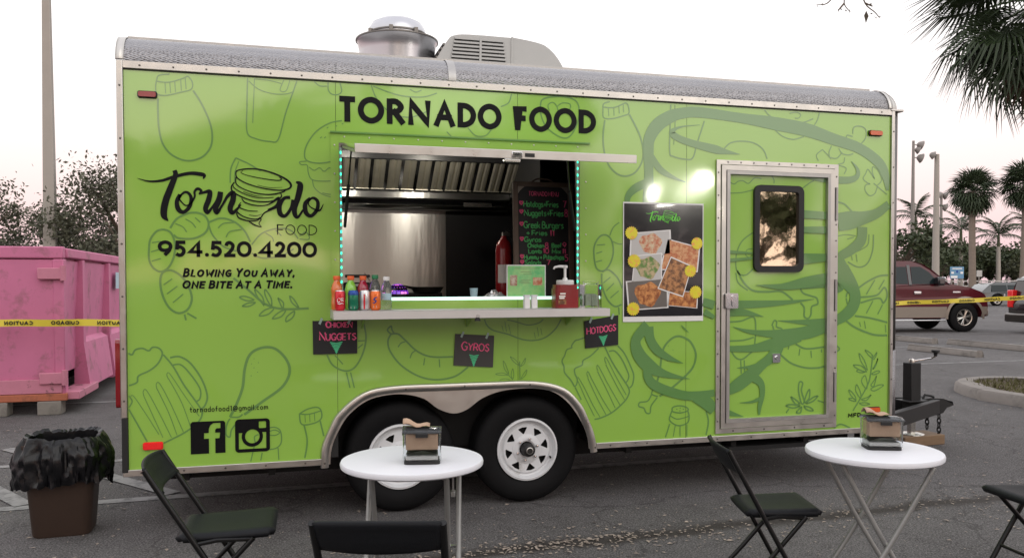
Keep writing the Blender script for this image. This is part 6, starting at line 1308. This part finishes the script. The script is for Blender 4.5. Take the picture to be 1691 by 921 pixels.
dd = .35; k = 0; tot = sum(math.dist(a, b) for a, b in zip(sp_, sp_[1:])); meshes = {}
while dd < tot:
    p, d = along(dd)
    if p[0] < .2 or p[0] > 11:
        wd = ('CAUTION', 'CUIDADO')[k % 2]
        if wd not in meshes: o = words[wd].build('printed_word', 'tape_ink', tp, smooth=False); meshes[wd] = o
        else: o = meshes[wd].copy(); COL.objects.link(o)
        o.location = (p[0], p[1]-.012, p[2]); o.rotation_euler = (0, -math.asin(max(-1, min(1, d[2]))), math.atan2(d[1], d[0]))
    dd += .46; k += 1
# positions across the car park
FAR = {'sabal1': (49.12, 43.61, 0.0), 'sabal2': (51.07, 40.99, 0.0), 'royal1': (58.43, 59.7, 0.0), 'royal2': (67.3, 63.46, 0.0), 'royal3': (70.97, 62.43, 0.0), 'royal4': (74.05, 61.57, 0.0), 'pole1': (55.95, 57.28, 0.0), 'h1': 14.11, 'pole2': (35.15, 31.93, 0.0), 'h2': 8.33, 'pole3': (77.63, 77.19, 0.0), 'h3': 12.09, 'sign': (40.2, 35.71, 0.0), 'sign2': (43.13, 36.97, 0.0), 'fence': (57.9, 51.54, 0.0), 'line': [(51.49, 53.33, 0.0), (60.7, 61.15, 0.0), (66.06, 64.84, 0.0), (71.16, 68.61, 0.0), (74.21, 69.84, 0.0), (73.88, 67.85, 0.0), (79.28, 71.54, 0.0), (77.91, 68.8, 0.0), (77.5, 66.84, 0.0), (75.61, 63.21, 0.0)]}
# ------------------------------------------------------------------ vehicles (local x forward, y left, z up, origin under the front axle)
def arc(cx, cz, r, a0, a1, n=8): return [(cx+r*cos(rad(a0+(a1-a0)*k/n)), cz+r*sin(rad(a0+(a1-a0)*k/n))) for k in range(n+1)]
def side_solid(mb, poly, hwf):
    # closed side profile; half width depends on height
    N = len(poly); tri = tessellate_polygon([[Vector((p[0], p[1], 0)) for p in poly]])
    vs_ = [(x, -hwf(x, z), z) for x, z in poly]+[(x, hwf(x, z), z) for x, z in poly]
    mb.add(vs_, [tuple(t) for t in tri]+[tuple(i+N for i in reversed(t)) for t in tri]+[(i, (i+1) % N, (i+1) % N+N, i+N) for i in range(N)])
def road_wheel(parent, x, y, r, rim_r, spokes=6, name='wheel'):
    s = 1 if y > 0 else -1
    w = MB().lathe([(rim_r, -.02), (rim_r+.02, -.03), (r-.04, -.03), (r, 0), (r, .18), (r-.04, .21), (rim_r, .21)], 36, (0, 0, 0), 'y').build(name, 'rubber', parent)
    MB().lathe([(rim_r+.004, -.024), (rim_r-.015, -.02), (rim_r-.03, .05)], 36, (0, 0, 0), 'y').build('rim', 'alloy', w)
    MB().lathe([(rim_r, .06), (.001, .06)], 24, (0, 0, 0), 'y').build('brake', 'under', w)
    MB().lathe([(.001, -.025), (.05, -.022), (.06, .02)], 16, (0, 0, 0), 'y').build('hub', 'alloy', w)
    for k in range(spokes):
        a = 2*pi*k/spokes+.25
        for o in (-.13, .13): MB().tube([(.04*cos(a), -.005, .04*sin(a)), ((rim_r-.02)*cos(a+o), -.012, (rim_r-.02)*sin(a+o))], [.020, .015], 5).build('spoke', 'alloy', w)
    w.location = (x, y, r)
    if s > 0: w.rotation_euler.z = pi
    return w
def skin(name, pts, hwf, off, mat, t):      # flat polygon lying on each side skin
    for s in (-1, 1): m = MB(); hug(m, pts, hwf, off, s); m.build(name, mat, t, smooth=False)
def hug(mb, pts, hwf, off, side):
    N = len(pts); tri = tessellate_polygon([[Vector((p[0], p[1], 0)) for p in pts]])
    for s in (side,):
        mb.add([(x, s*(hwf(x, z)+off), z) for x, z in pts], [tuple(t if s < 0 else reversed(t)) for t in tri])
def pickup():
    t = thing('pickup_truck', 'maroon and tan pickup truck parked beyond the trailer hitch', 'pickup', (20.18, 15.36, 0), -.17)
    hw = lambda x, z: .99-.05*max(0, abs(z-.85)-.25)-(.22*(z-1.33) if z > 1.33 else 0)-(.10*max(0, x-.3)**2)
    A = lambda cx: arc(cx, .43, .53, 0, 180)
    body = [(-4.75, .50), (-4.75, 1.30), (-2.75, 1.33), (-.62, 1.40), (-.35, 1.385), (.15, 1.30), (.50, 1.17), (.62, 1.08), (.70, .92), (.72, .74), (.70, .52), (.60, .43)]+A(0)+[(-.62, .41), (-3.0, .41)]+A(-3.75)+[(-4.35, .43)]
    m = MB(); side_solid(m, list(reversed(body)), hw); m.build('body', 'maroon', t, bevel=.03)
    cab = [(-2.75, 1.335), (-2.68, 1.80), (-2.55, 1.97), (-2.30, 2.03), (-1.55, 2.035), (-1.25, 1.99), (-.95, 1.80), (-.50, 1.40)]
    m = MB(); side_solid(m, list(reversed(cab)), hw); m.build('cab', 'maroon', t, bevel=.04)
    skin('front_window', [(-1.62, 1.40), (-1.60, 1.90), (-1.30, 1.90), (-1.05, 1.74), (-.80, 1.44), (-.80, 1.40)], hw, .012, 'car_glass', t)
    skin('rear_window', [(-2.55, 1.42), (-2.50, 1.85), (-2.35, 1.90), (-1.74, 1.90), (-1.74, 1.40)], hw, .012, 'car_glass', t)
    skin('pillar', [(-1.72, 1.38), (-1.72, 1.95), (-1.63, 1.95), (-1.63, 1.38)], hw, .014, 'car_black', t)
    skin('lower_panel', [(-3.0+.2, .43), (-3.2, .74), (-.56, .74), (-.60, .43)], hw, .016, 'tan_paint', t); skin('lower_front_panel', [(.53, .62), (.50, .45), (.68, .52), (.70, .74), (.52, .74)], hw, .016, 'tan_paint', t)
    for cx in (0, -3.75):
        for s in (-1, 1):
            m = MB(); a = arc(cx, .43, .53, -5, 185, 18); b = arc(cx, .43, .61, -5, 185, 18); n = len(a)
            m.add([(x, s*(hw(x, z)+.03), z) for x, z in a]+[(x, s*(hw(x, z)+.02), z) for x, z in b], [((i, i+1, n+i+1, n+i) if s > 0 else (i+1, i, n+i, n+i+1)) for i in range(n-1)])
            m.build('fender_flare', 'tan_paint', t)
    for s in (-1, 1):
        for x in (0, -3.75): road_wheel(t, x, s*.95, .43, .235, 6)
        MB().box(-2.9, -.62, s*1.0-.05, s*1.0+.05, .33, .37).build('running_board', 'chrome', t, bevel=.015)
        MB().box(-.95, -.72, s*1.06-.13, s*1.06+.13, 1.36, 1.60).build('mirror', 'car_black', t, bevel=.05)
        MB().box(-.76, -.71, s*1.06-.11, s*1.06+.11, 1.50, 1.60).build('mirror_trim', 'chrome', t, bevel=.02)
        MB().box(-1.58, -1.36, s*1.0-.025, s*1.0+.025, 1.11, 1.19).build('door_handle', 'chrome', t, bevel=.015)
        MB().box(-.38, -.14, s*.985-.012, s*.985+.012, 1.14, 1.185).build('badge', 'chrome', t, bevel=.006)
        MB().box(.52, .70, s*.78-.13, s*.78+.13, .86, 1.04).build('headlight', 'amber_lens' if False else 'glass', t, bevel=.03)
        MB().box(.60, .66, s*.93-.02, s*.93+.02, .88, 1.02).build('side_lamp', 'amber_lens', t, bevel=.01)
    skin('door_gap', [(-1.665, .50), (-1.665, 1.38), (-1.655, 1.38), (-1.655, .50)], hw, .010, 'black', t)
    MB().box(.62, .80, -.92, .92, .45, .68).build('bumper', 'tan_paint', t, bevel=.05)
    MB().box(.64, .73, -.55, .55, .72, 1.05).build('grille', 'chrome', t, bevel=.02)
    MB().prism([(-.98, 1.785), (-.53, 1.41), (-.54, 1.40), (-1.0, 1.78)], -.72, .72).build('windscreen', 'car_glass', t, smooth=False)
pickup()
def wagon(name, label, cat, loc, rz, paint, L, Hh, W, rim, roof_paint=None, lamp=True, wheelr=.36):
    t = thing(name, label, cat, loc, rz); hw = lambda x, z: W-.06*max(0, abs(z-.75)-.2)-(.28*(z-Hh*.58) if z > Hh*.58 else 0)-.10*max(0, abs(x)-L*.42)**2*4
    fx, rx = L*.30, -L*.29; b = Hh*.58; A = lambda cx: arc(cx, wheelr, wheelr+.08, 0, 180)
    body = [(-L/2, .42), (-L/2-.02, .80), (-L/2+.04, b+.02), (L*.20, b), (L*.42, b-.10), (L*.49, b-.28), (L/2, .50), (L*.47, .32)]+A(fx)+A(rx)+[(-L*.47, .34)]
    m = MB(); side_solid(m, list(reversed(body)), hw); m.build('body', paint, t, bevel=.05)
    tall = Hh > 1.6
    cab = [(-L/2+.06, b+.021), (-L/2+(.16 if tall else .55), Hh-.10), (-L/2+(.35 if tall else .95), Hh), (L*.05, Hh), (L*.12, Hh-.05), (L*.26, b+.001)]
    m = MB(); side_solid(m, list(reversed(cab)), hw); m.build('cabin', roof_paint or paint, t, bevel=.05)
    x0 = -L/2+(.30 if tall else .62)
    for k, (a, c2) in enumerate(((x0, -L*.16), (-L*.145, L*.01))):
        skin('side_window', [(a, b+.06), (a+(.06 if k == 0 else 0), Hh-.12), (c2, Hh-.12), (c2, b+.06)], hw, .012, 'car_glass', t)
    skin('side_window', [(L*.025, b+.06), (L*.025, Hh-.12), (L*.08, Hh-.14), (L*.20, b+.06)], hw, .012, 'car_glass', t)
    for s in (-1, 1):
        for x in (fx, rx): road_wheel(t, x, s*(W-.04), wheelr, wheelr*.62, 5)
        MB().box(-L/2-.05, -L/2+.12, s*(W-.16)-.10, s*(W-.16)+.12, b-.30 if not tall else .72, b-.06 if not tall else 1.22).build('tail_lamp', 'bright_red_lens', t, bevel=.02)
        MB().box(L*.45, L*.49, s*(W-.28)-.16, s*(W-.28)+.16, b-.28, b-.16).build('headlight', 'glass', t, bevel=.02)
        MB().box(L*.13, L*.16, s*(W+.06)-.10, s*(W+.06)+.06, b+.04, b+.18).build('mirror', paint, t, bevel=.03)
        MB().box(-L*.12, -L*.07, s*(W-.0)-.02, s*W+.02, b-.13, b-.09).build('door_handle', 'chrome', t, bevel=.01)
    MB().box(-L/2-.14, -L/2+.05, -W+.03, W-.03, .30, .56).build('bumper', 'dark_alu' if tall else paint, t, bevel=.05)
    return t
wagon('parked_suv', 'black sport utility vehicle cut off by the right edge', 'suv', (23.55, 12.75, 0), -.20, 'car_black', 4.9, 1.62, .96, .24, wheelr=.40)
wagon('parked_car', 'dark car parked far behind the pickup hood', 'car', (43.4, 34.9, 0), -.25, 'car_dark', 4.6, 1.36, .88, .22, 'car_dark', wheelr=.34)
wagon('parked_car', 'small dark car parked farther off at the right edge', 'car', (50.5, 37.5, 0), -.25, 'car_black', 4.5, 1.36, .88, .22, wheelr=.33)
# wheel stops
for (x, y0, y1, lb) in ((13.95, 7.80, 9.62, 'nearest pale concrete wheel stop behind the trailer hitch'), (16.0, 8.35, 10.7, 'long grey concrete wheel stop running off the right edge'), (15.75, 10.9, 12.4, 'concrete wheel stop partly hidden behind the trailer corner')):
    o = MB().prism([(-.09, 0), (.09, 0), (.085, .06), (.055, .125), (-.055, .125), (-.085, .06)], y0, y1).build('wheel_stop', 'concrete', bevel=.012); o.location.x = x; tag(o, lb, 'wheel stop', 'concrete wheel stops')
# ------------------------------------------------------------------ trees
def leafy(nl, rx, rz_, cz, clumps, leaf, seed):
    random.seed(seed); mb = MB(); C = []
    for i in range(clumps):
        a = random.uniform(0, 2*pi); e = math.asin(random.uniform(-.75, 1)); r = random.uniform(.45, 1)**.6
        C.append((rx*r*cos(a)*cos(e), rx*r*sin(a)*cos(e), cz+rz_*r*sin(e), random.uniform(.16, .34)*rx))
    for i in range(nl):
        c = random.choice(C); p = [random.gauss(0, c[3]*.55) for _ in range(3)]
        x, y, z = c[0]+p[0], c[1]+p[1], c[2]+p[2]*.7; s = leaf*random.uniform(.6, 1.4)
        d = Vector((random.gauss(0, 1), random.gauss(0, 1), random.gauss(-.1, .8))).normalized(); q = d.orthogonal().normalized(); q.rotate(Matrix.Rotation(random.uniform(0, 6.28), 3, d)); 
        o = Vector((x, y, z)); mb.add([o-d*s, o+q*s*.45, o+d*s, o-q*s*.45], [(0, 1, 2, 3)])
    return mb, C
def tree(name, label, cat, loc, h, rx, mat, nl, seed, group, leaf=.07, trunk_r=.12, clumps=40):
    t = thing(name, label, cat, loc, 0, group); rz_ = h*.36; cz = h*.63
    mb, C = leafy(nl, rx, rz_, cz, clumps, leaf, seed); mb.build('crown', mat, t, smooth=False)
    tr = MB(); base = [(0, 0, 0), (.05, .03, h*.2), (-.03, .05, h*.38), (.02, 0, h*.55)]; tr.tube(spl(base, False, 3), [trunk_r*(1.25-.75*i/9) for i in range(10)], 8)
    for k, c in enumerate(C[:22]):
        s = (.0, .02, h*random.uniform(.28, .5)); m = ((s[0]+c[0])*.5, (s[1]+c[1])*.5, (s[2]+c[2])*.5+.1); tr.tube(spl([s, m, c[:3]], False, 3), [trunk_r*.45*(1-.8*i/6) for i in range(7)], 5, False)
    tr.build('trunk', 'bark', t); return t
def reuse(src, label, loc, sc, rz):
    o = copy_tree(src); o.location = loc; o.scale = sc; o.rotation_euler.z = rz; o['label'] = label; return o
GT = 'trees behind the dumpster'
ta = tree('bushy_tree', 'dense dark tree just right of the concrete pole behind the dumpster', 'tree', (-3.25, 20.5, 0), 4.75, 2.3, 'leaf_l', 15000, 3, GT, .060)
tb = tree('bushy_tree', 'thin greyish tree at the left edge behind the dumpster', 'tree', (-7.7, 20.5, 0), 4.5, 1.9, 'leaf_l', 6000, 5, GT, .055)
reuse(ta, 'lower dark tree between the dumpster tree and the trailer edge', (-.7, 23.5, 0), (1.0, 1.0, .92), 2.1); reuse(ta, 'dark tree filling the gap behind the concrete pole', (-5.9, 25, 0), (1, 1, .82), 4.0)
sp0 = tree('sparse_tree', 'sparse reddish-brown tree reaching in from the left edge', 'tree', (-7.4, 15.5, 0), 5.9, 1.75, 'leaf_c', 1500, 9, None, .06, .10, 34)
# ------------------------------------------------------------------ palms
def fan_leaf(nb, pet, R, spread, w, seed, droop=.3, name='frond'):
    random.seed(seed); mb = MB(); mb.tube([(0, 0, 0), (pet*.5, 0, .03), (pet, 0, 0)], [.018, .014, .010], 5)
    for k in range(nb):
        a = rad(-spread+2*spread*k/(nb-1)); l = R*(1-.22*abs(a)/rad(spread))*random.uniform(.92, 1.06); c, s = cos(a), sin(a); z1 = -.04*abs(s); up = .10*abs(s)
        wv = w*random.uniform(.8, 1.2); p0 = (pet, 0, 0); m = (pet+c*l*.55, s*l*.55, up); e = (pet+c*l, s*l, up-droop*l*random.uniform(.5, 1.3)); n = (-s*wv, c*wv)
        mb.add([p0, (m[0]+n[0], m[1]+n[1], m[2]+wv*.5), e, (m[0]-n[0], m[1]-n[1], m[2]+wv*.5), m], [(0, 4, 1), (1, 4, 2), (0, 3, 4), (3, 2, 4)])
    return mb
def place(o, parent, loc, yaw, pitch, roll=0):
    o.parent = parent; o.location = loc; o.rotation_euler = Euler((roll, -pitch, yaw), 'XYZ'); return o
def fan_palm(label, loc, h, leaves, sc, group, nb, mat, seed, trunk_r=.16, cat='palm tree'):
    t = thing('fan_palm', label, cat, loc, 0, group); protos = []
    for v in range(2): protos.append(fan_leaf(nb, .75*sc, .85*sc, 125, .024*sc*(30/nb), seed+v).build('frond', mat, t, smooth=False))
    dead = fan_leaf(max(8, nb//2), .65*sc, .7*sc, 70, .03*sc*(30/nb), seed+5, .6).build('dead_frond', 'frond_dead', t, smooth=False)
    random.seed(seed+3); used = [False, False]
    for k in range(leaves):
        v = k % 2; o = protos[v] if not used[v] else protos[v].copy()
        if used[v]: COL.objects.link(o)
        used[v] = True; f = k/leaves; place(o, t, (0, 0, h-.1*f), k*2.399963+random.uniform(-.2, .2), rad(78-150*f**.9)+random.uniform(-.12, .12), random.uniform(-.5, .5))
    for k in range(6):
        o = dead if k == 0 else dead.copy()
        if k: COL.objects.link(o)
        place(o, t, (0, 0, h-.2), k*1.05+.3, rad(-78+random.uniform(-6, 6)), random.uniform(-.4, .4))
    MB().tube([(.12, .05, 0), (.03, 0, h*.3), (-.03, .02, h*.7), (0, 0, h)], [trunk_r*1.25, trunk_r, trunk_r*.95, trunk_r*.8], 12).build('trunk', 'palm_bark', t)
    return t
np_ = fan_palm('large fan palm hanging into the top right corner', (10.62, 3.46, .11), 5.16, 56, 1.13, None, 40, 'frond', 21, .17)
def feather_palm(label, loc, h, sc, group, seed, proto=None):
    t = thing('feather_palm', label, 'palm tree', loc, 0, group); random.seed(seed)
    if proto is None:
        mb = MB(); n = 16; P = [(2.3*sc*(i/n), 0, sc*(.55*sin(pi*.75*i/n)-.55*(i/n)**2.2)) for i in range(n+1)]; mb.tube(P, [.03*(1-.8*i/n) for i in range(n+1)], 4)
        for i in range(2, n+1):
            for k in (0, .5):
                j = min(n, i); x, y, z = P[j]; x -= k*.14*sc
                for s in (-1, 1):
                    l = sc*.62*sin(pi*(.15+.8*(i-k)/n)); dr = random.uniform(.35, .8); e = (x+l*.45, s*l*.75, z-l*dr); mb.add([(x, 0, z), (x+.07*sc, s*.02, z), e], [(0, 1, 2) if s > 0 else (1, 0, 2)])
        proto = mb.build('frond', 'frond_far', t, smooth=False); first = True
    else: first = False
    for k in range(13):
        o = proto if first else proto.copy(); 
        if not first: COL.objects.link(o)
        first = False; place(o, t, (0, 0, h), k*2.4+random.uniform(-.2, .2), rad(62-95*(k/13))+random.uniform(-.1, .1), random.uniform(-.3, .3))
    MB().tube([(0, 0, h-1.1), (0, 0, h+.15)], [.17, .10], 10).build('crownshaft', 'leaf_b', t)
    MB().tube([(0, 0, 0), (.03, 0, h*.4), (0, 0, h-1.05)], [.26, .22, .18], 10).build('trunk', 'pole_concrete', t)
    return t, proto
GS = 'tall round-crowned palms across the car park'; GF = 'feather palms across the car park'
fp1 = fan_palm('left one of two tall round-crowned palms beyond the pickup', FAR['sabal1'], 7.95, 72, 1.25, GS, 16, 'frond_far', 31, .24)
o = copy_tree(fp1); o.location = FAR['sabal2']; o.rotation_euler.z = 1.7; o.scale = (1.08, 1.08, 1.03); o['label'] = 'right one of two tall round-crowned palms, at the right edge'
f1, pr = feather_palm('feather palm nearest the trailer, beside the tall light pole', FAR['royal1'], 7.4, 1.15, GF, 41)
f2, _ = feather_palm('feather palm between the concrete pole and the left round palm', FAR['royal2'], 6.6, 1.1, GF, 42, pr)
f3, _ = feather_palm('feather palm between the two tall round-crowned palms', FAR['royal3'], 6.0, 1.1, GF, 43, pr)
f4, _ = feather_palm('low feather palm behind the right round palm', FAR['royal4'], 6.6, 1.0, GF, 44, pr)
GB = 'tree line on the far side of the car park'
src = None
random.seed(77)
BT = [('darkest tree of the far line, beside the trailer corner', 0), ('far tree directly above the pickup cab', 1), ('far tree behind the concrete light pole', 2), ('far tree left of the blue sign', 3), ('far tree just right of the blue sign', 4), ('far tree behind the left round palm trunk', 5), ('far tree right of the left round palm trunk', 6), ('far tree behind the middle feather palm', 7), ('far tree left of the right round palm trunk', 8), ('far tree at the right edge', 9)]
for lb, i in BT:
    p = FAR['line'][i]
    if src is None: src = tree('far_tree', lb, 'tree', p, 6.4, 3.4, 'leaf_a', 3200, 51, GB, .22, .2, 46)
    elif i == 4: s2 = tree('far_tree', lb, 'tree', p, 5.6, 3.2, 'leaf_b', 2600, 53, GB, .22, .2, 40)
    else: s = src if i % 3 else (s2 if i > 4 else src); k = random.uniform(.8, 1.05); reuse(s, lb, p, (k, k, k*random.uniform(.85, 1.1)), i*1.3)
# ------------------------------------------------------------------ poles, sign, fence
pl = thing('light_pole', 'tall tapered concrete light pole behind the pink dumpster', 'light pole', (-5.03, 19.35, 0))
MB().add([(s1*w, s2*w, z) for z, w in ((0, .17), (12, .07)) for s1, s2 in ((-1, -1), (1, -1), (1, 1), (-1, 1))], [(0, 1, 5, 4), (1, 2, 6, 5), (2, 3, 7, 6), (3, 0, 4, 7), (4, 5, 6, 7)]).build('shaft', 'pole_concrete', pl, bevel=.02)
MB().box(-.6, .6, -.05, .05, 11.6, 11.7).build('cross_arm', 'lamp_metal', pl)
for s in (-1, 1): MB().box(s*.6-.25, s*.6+.25, -.16, .16, 11.5, 11.66).build('lamp_head', 'lamp_metal', pl, bevel=.04)
def stadium(label, loc, h, r0, r1, mat, heads):
    t = thing('light_pole', label, 'light pole', loc); MB().tube([(0, 0, 0), (0, 0, h)], [r0, r1], 10).build('shaft', mat, t)
    for (dx, dz, s) in heads:
        a = MB().tube([(0, 0, h+dz), (dx*.6, 0, h+dz)], .05, 6).build('bracket', 'lamp_metal', t); hd = MB().lathe([(.05, -.3), (.22, -.22), (.42, .1), (.45, .15), (.001, .12)], 14).build('lamp_head', 'lamp_metal', a); hd.location = (dx, 0, h+dz); hd.scale = (s, s, s); hd.rotation_euler = (0, 1.9, -.3)
stadium('tall brown sports light pole nearest the trailer corner', FAR['pole1'], FAR['h1'], .22, .11, 'lamp_metal', ((.75, -.35, 1.0), (.75, -1.5, 1.0), (.45, -.8, .8)))
stadium('pale concrete light pole left of the round-crowned palm', FAR['pole2'], FAR['h2'], .21, .12, 'pole_concrete', ((-.30, -.05, .5),))
stadium('thin far sports light pole behind the concrete pole', FAR['pole3'], FAR['h3'], .2, .14, 'lamp_metal', ((.5, -.3, 1.1), (-.5, -.3, 1.1), (.5, -1.7, 1.1)))
bs = thing('parking_sign', 'pale blue rectangular sign on posts beyond the pickup hood', 'sign', FAR['sign'], -.25)
MB().box(-.42, .42, -.02, .02, 1.62, 2.34).build('sign_panel', 'sign_blue', bs, bevel=.03)
m = MB()
for x0, x1, z0, z1 in ((-.38, .02, 1.66, 1.80), (-.36, -.2, 1.92, 2.04), (.2, .36, 1.92, 2.04), (-.3, .3, 2.2, 2.26)): m.box(x0, x1, -.026, -.0205, z0, z1)
m.build('sign_print', 'white', bs, smooth=False)
m = MB(); m.box(-.06, .06, -.026, -.0205, 1.98, 2.12); m.build('sign_symbol', 'can_blue', bs, smooth=False)
for x in (-.3, .3): MB().box(x-.03, x+.03, .021, .06, 0, 2.2).build('post', 'lamp_metal', bs, smooth=False)
s2_ = thing('small_sign', 'small white sign on a thin post beside the left round palm', 'sign', FAR['sign2'], -.25); MB().box(-.17, .17, -.015, .015, 1.75, 2.15).build('sign_panel', 'fence_white', s2_, smooth=False); MB().box(-.03, .03, .016, .05, 0, 2.1).build('post', 'lamp_metal', s2_, smooth=False)
fn = thing('rail_fence', 'low white rail fence along the far side of the car park', 'fence', FAR['fence'], -.272)
for z in (.55, 1.0, 1.42): MB().box(-10, 6, -.03, .03, z, z+.10).build('rail', 'fence_white', fn, smooth=False)
p0 = None
for k in range(17):
    if p0 is None: p0 = MB().box(-.05, .05, -.045, -.031, 0, 1.6).build('post', 'fence_white', fn, smooth=False); o = p0
    else: o = p0.copy(); o.parent = fn; COL.objects.link(o)
    o.location.x = -10+k*1.0
# ------------------------------------------------------------------ bare branch reaching into the frame
bt = thing('bare_tree', 'nearly leafless tree whose twigs hang in at the top edge', 'tree', (9.2, -1.1, 0))
def rel(p): return (p[0]-9.2, p[1]+1.1, p[2])
MB().tube(spl([(0, 0, 0), (.05, .1, 2.0), (-.1, .2, 3.6), (-.5, .6, 4.5)], False, 4), [.16-.007*i for i in range(13)], 8).build('trunk', 'bark', bt)
tw = MB()
tw.tube(spl([rel(p) for p in ((8.7, -.5, 4.5), (7.7, .4, 4.72), (6.9, 1.1, 4.68), (6.3, 1.6, 4.5), (5.95, 1.75, 4.42))], False, 4), [.055-.0025*i for i in range(17)], 6)
for c_ in (((6.45, 1.5, 4.53), (6.30, 1.63, 4.35), (6.33, 1.63, 4.17), (6.42, 1.6, 4.08), (6.46, 1.59, 4.03)), ((6.2, 1.66, 4.48), (6.16, 1.68, 4.3), (6.14, 1.69, 4.17), (6.19, 1.67, 4.09)), ((6.14, 1.69, 4.17), (6.08, 1.7, 4.10)), ((5.98, 1.74, 4.42), (6.04, 1.73, 4.26), (5.98, 1.74, 4.17), (5.88, 1.76, 4.155)), ((6.33, 1.63, 4.17), (6.40, 1.61, 4.14)), ((6.10, 1.7, 4.32), (5.98, 1.73, 4.22))):
    q = spl([rel(p) for p in c_], False, 4); tw.tube(q, [.010-.007*i/len(q) for i in range(len(q))], 5)
tw.build('limb', 'bark', bt)
lf = MB(); random.seed(5)
for p in [(6.40, 1.61, 4.07), (6.42, 1.6, 4.03), (6.46, 1.59, 4.04), (6.19, 1.67, 4.09), (6.2, 1.67, 4.10), (6.08, 1.7, 4.10), (6.1, 1.7, 4.12), (5.89, 1.76, 4.155), (5.95, 1.75, 4.17), (6.15, 1.69, 4.11), (6.37, 1.62, 4.15)]:
    for k in range(2):
        d = Vector((random.gauss(0, 1), random.gauss(0, .4), random.gauss(-.5, .8))).normalized()*random.uniform(.018, .03); q = d.orthogonal()*.5; o = Vector(rel(p)); lf.add([o, o+d*.5+q, o+d, o+d*.5-q], [(0, 1, 2, 3)])
o = Vector(rel((6.345, 1.63, 4.10))); lf.add([o, o+Vector((.028, 0, -.05)), o+Vector((.004, .01, -.12)), o+Vector((-.026, 0, -.05))], [(0, 1, 2, 3)])
lf.build('leaves', 'leaf_c', bt, smooth=False)
# ------------------------------------------------------------------ behind the camera: what the gloss reflects
fl_ = thing('flood_light', 'twin flood light on a tall stand behind the viewer', 'flood light', (8.85, -10.6, 0))
MB().tube([(0, 0, 0), (0, 0, 3.2)], [.05, .035], 10).build('stand', 'lamp_metal', fl_); MB().box(-.45, .45, -.03, .03, 3.17, 3.23).build('cross_bar', 'lamp_metal', fl_)
for x, z in ((-.35, 3.24), (.34, 3.29)):
    hd = MB().box(-.24, .24, -.06, .05, -.20, .20).build('lamp_head', 'black', fl_, bevel=.02); hd.location = (x, .10, z); hd.scale = (.42, 1, .42) if x < 0 else (.66, 1, .66); hd.rotation_euler = (-.12, 0, .35); ln = MB().box(-.17, .17, .052, .056, -.15, .15).build('lens', 'flood_lens', hd, smooth=False)
GR = 'trees behind the viewer'
for i, (x, y, k, r) in enumerate(((-9, -24, 1.5, 0), (-3.5, -27, 1.35, 1.1), (2.5, -25, 1.6, 2.2), (7.6, -27, 1.5, .7), (13.5, -27, 1.1, 3.3), (19, -24, 1.12, 4.4), (27, -21, 1.15, 5.1))):  # fourth tree added to darken what the steel back wall reflects
    reuse(src, ['first', 'second', 'third', 'added fourth', 'fifth', 'sixth', 'seventh'][i]+' tree from the left behind the viewer', (x, y, 0), (k*.75, k*.75, k*.8), r)['group'] = GR
q = copy_tree(fp1); q.location = (7.6, -15, 0); q.scale = (.8, .8, .72); q['label'] = 'round-crowned palm behind the viewer'; q['group'] = GR
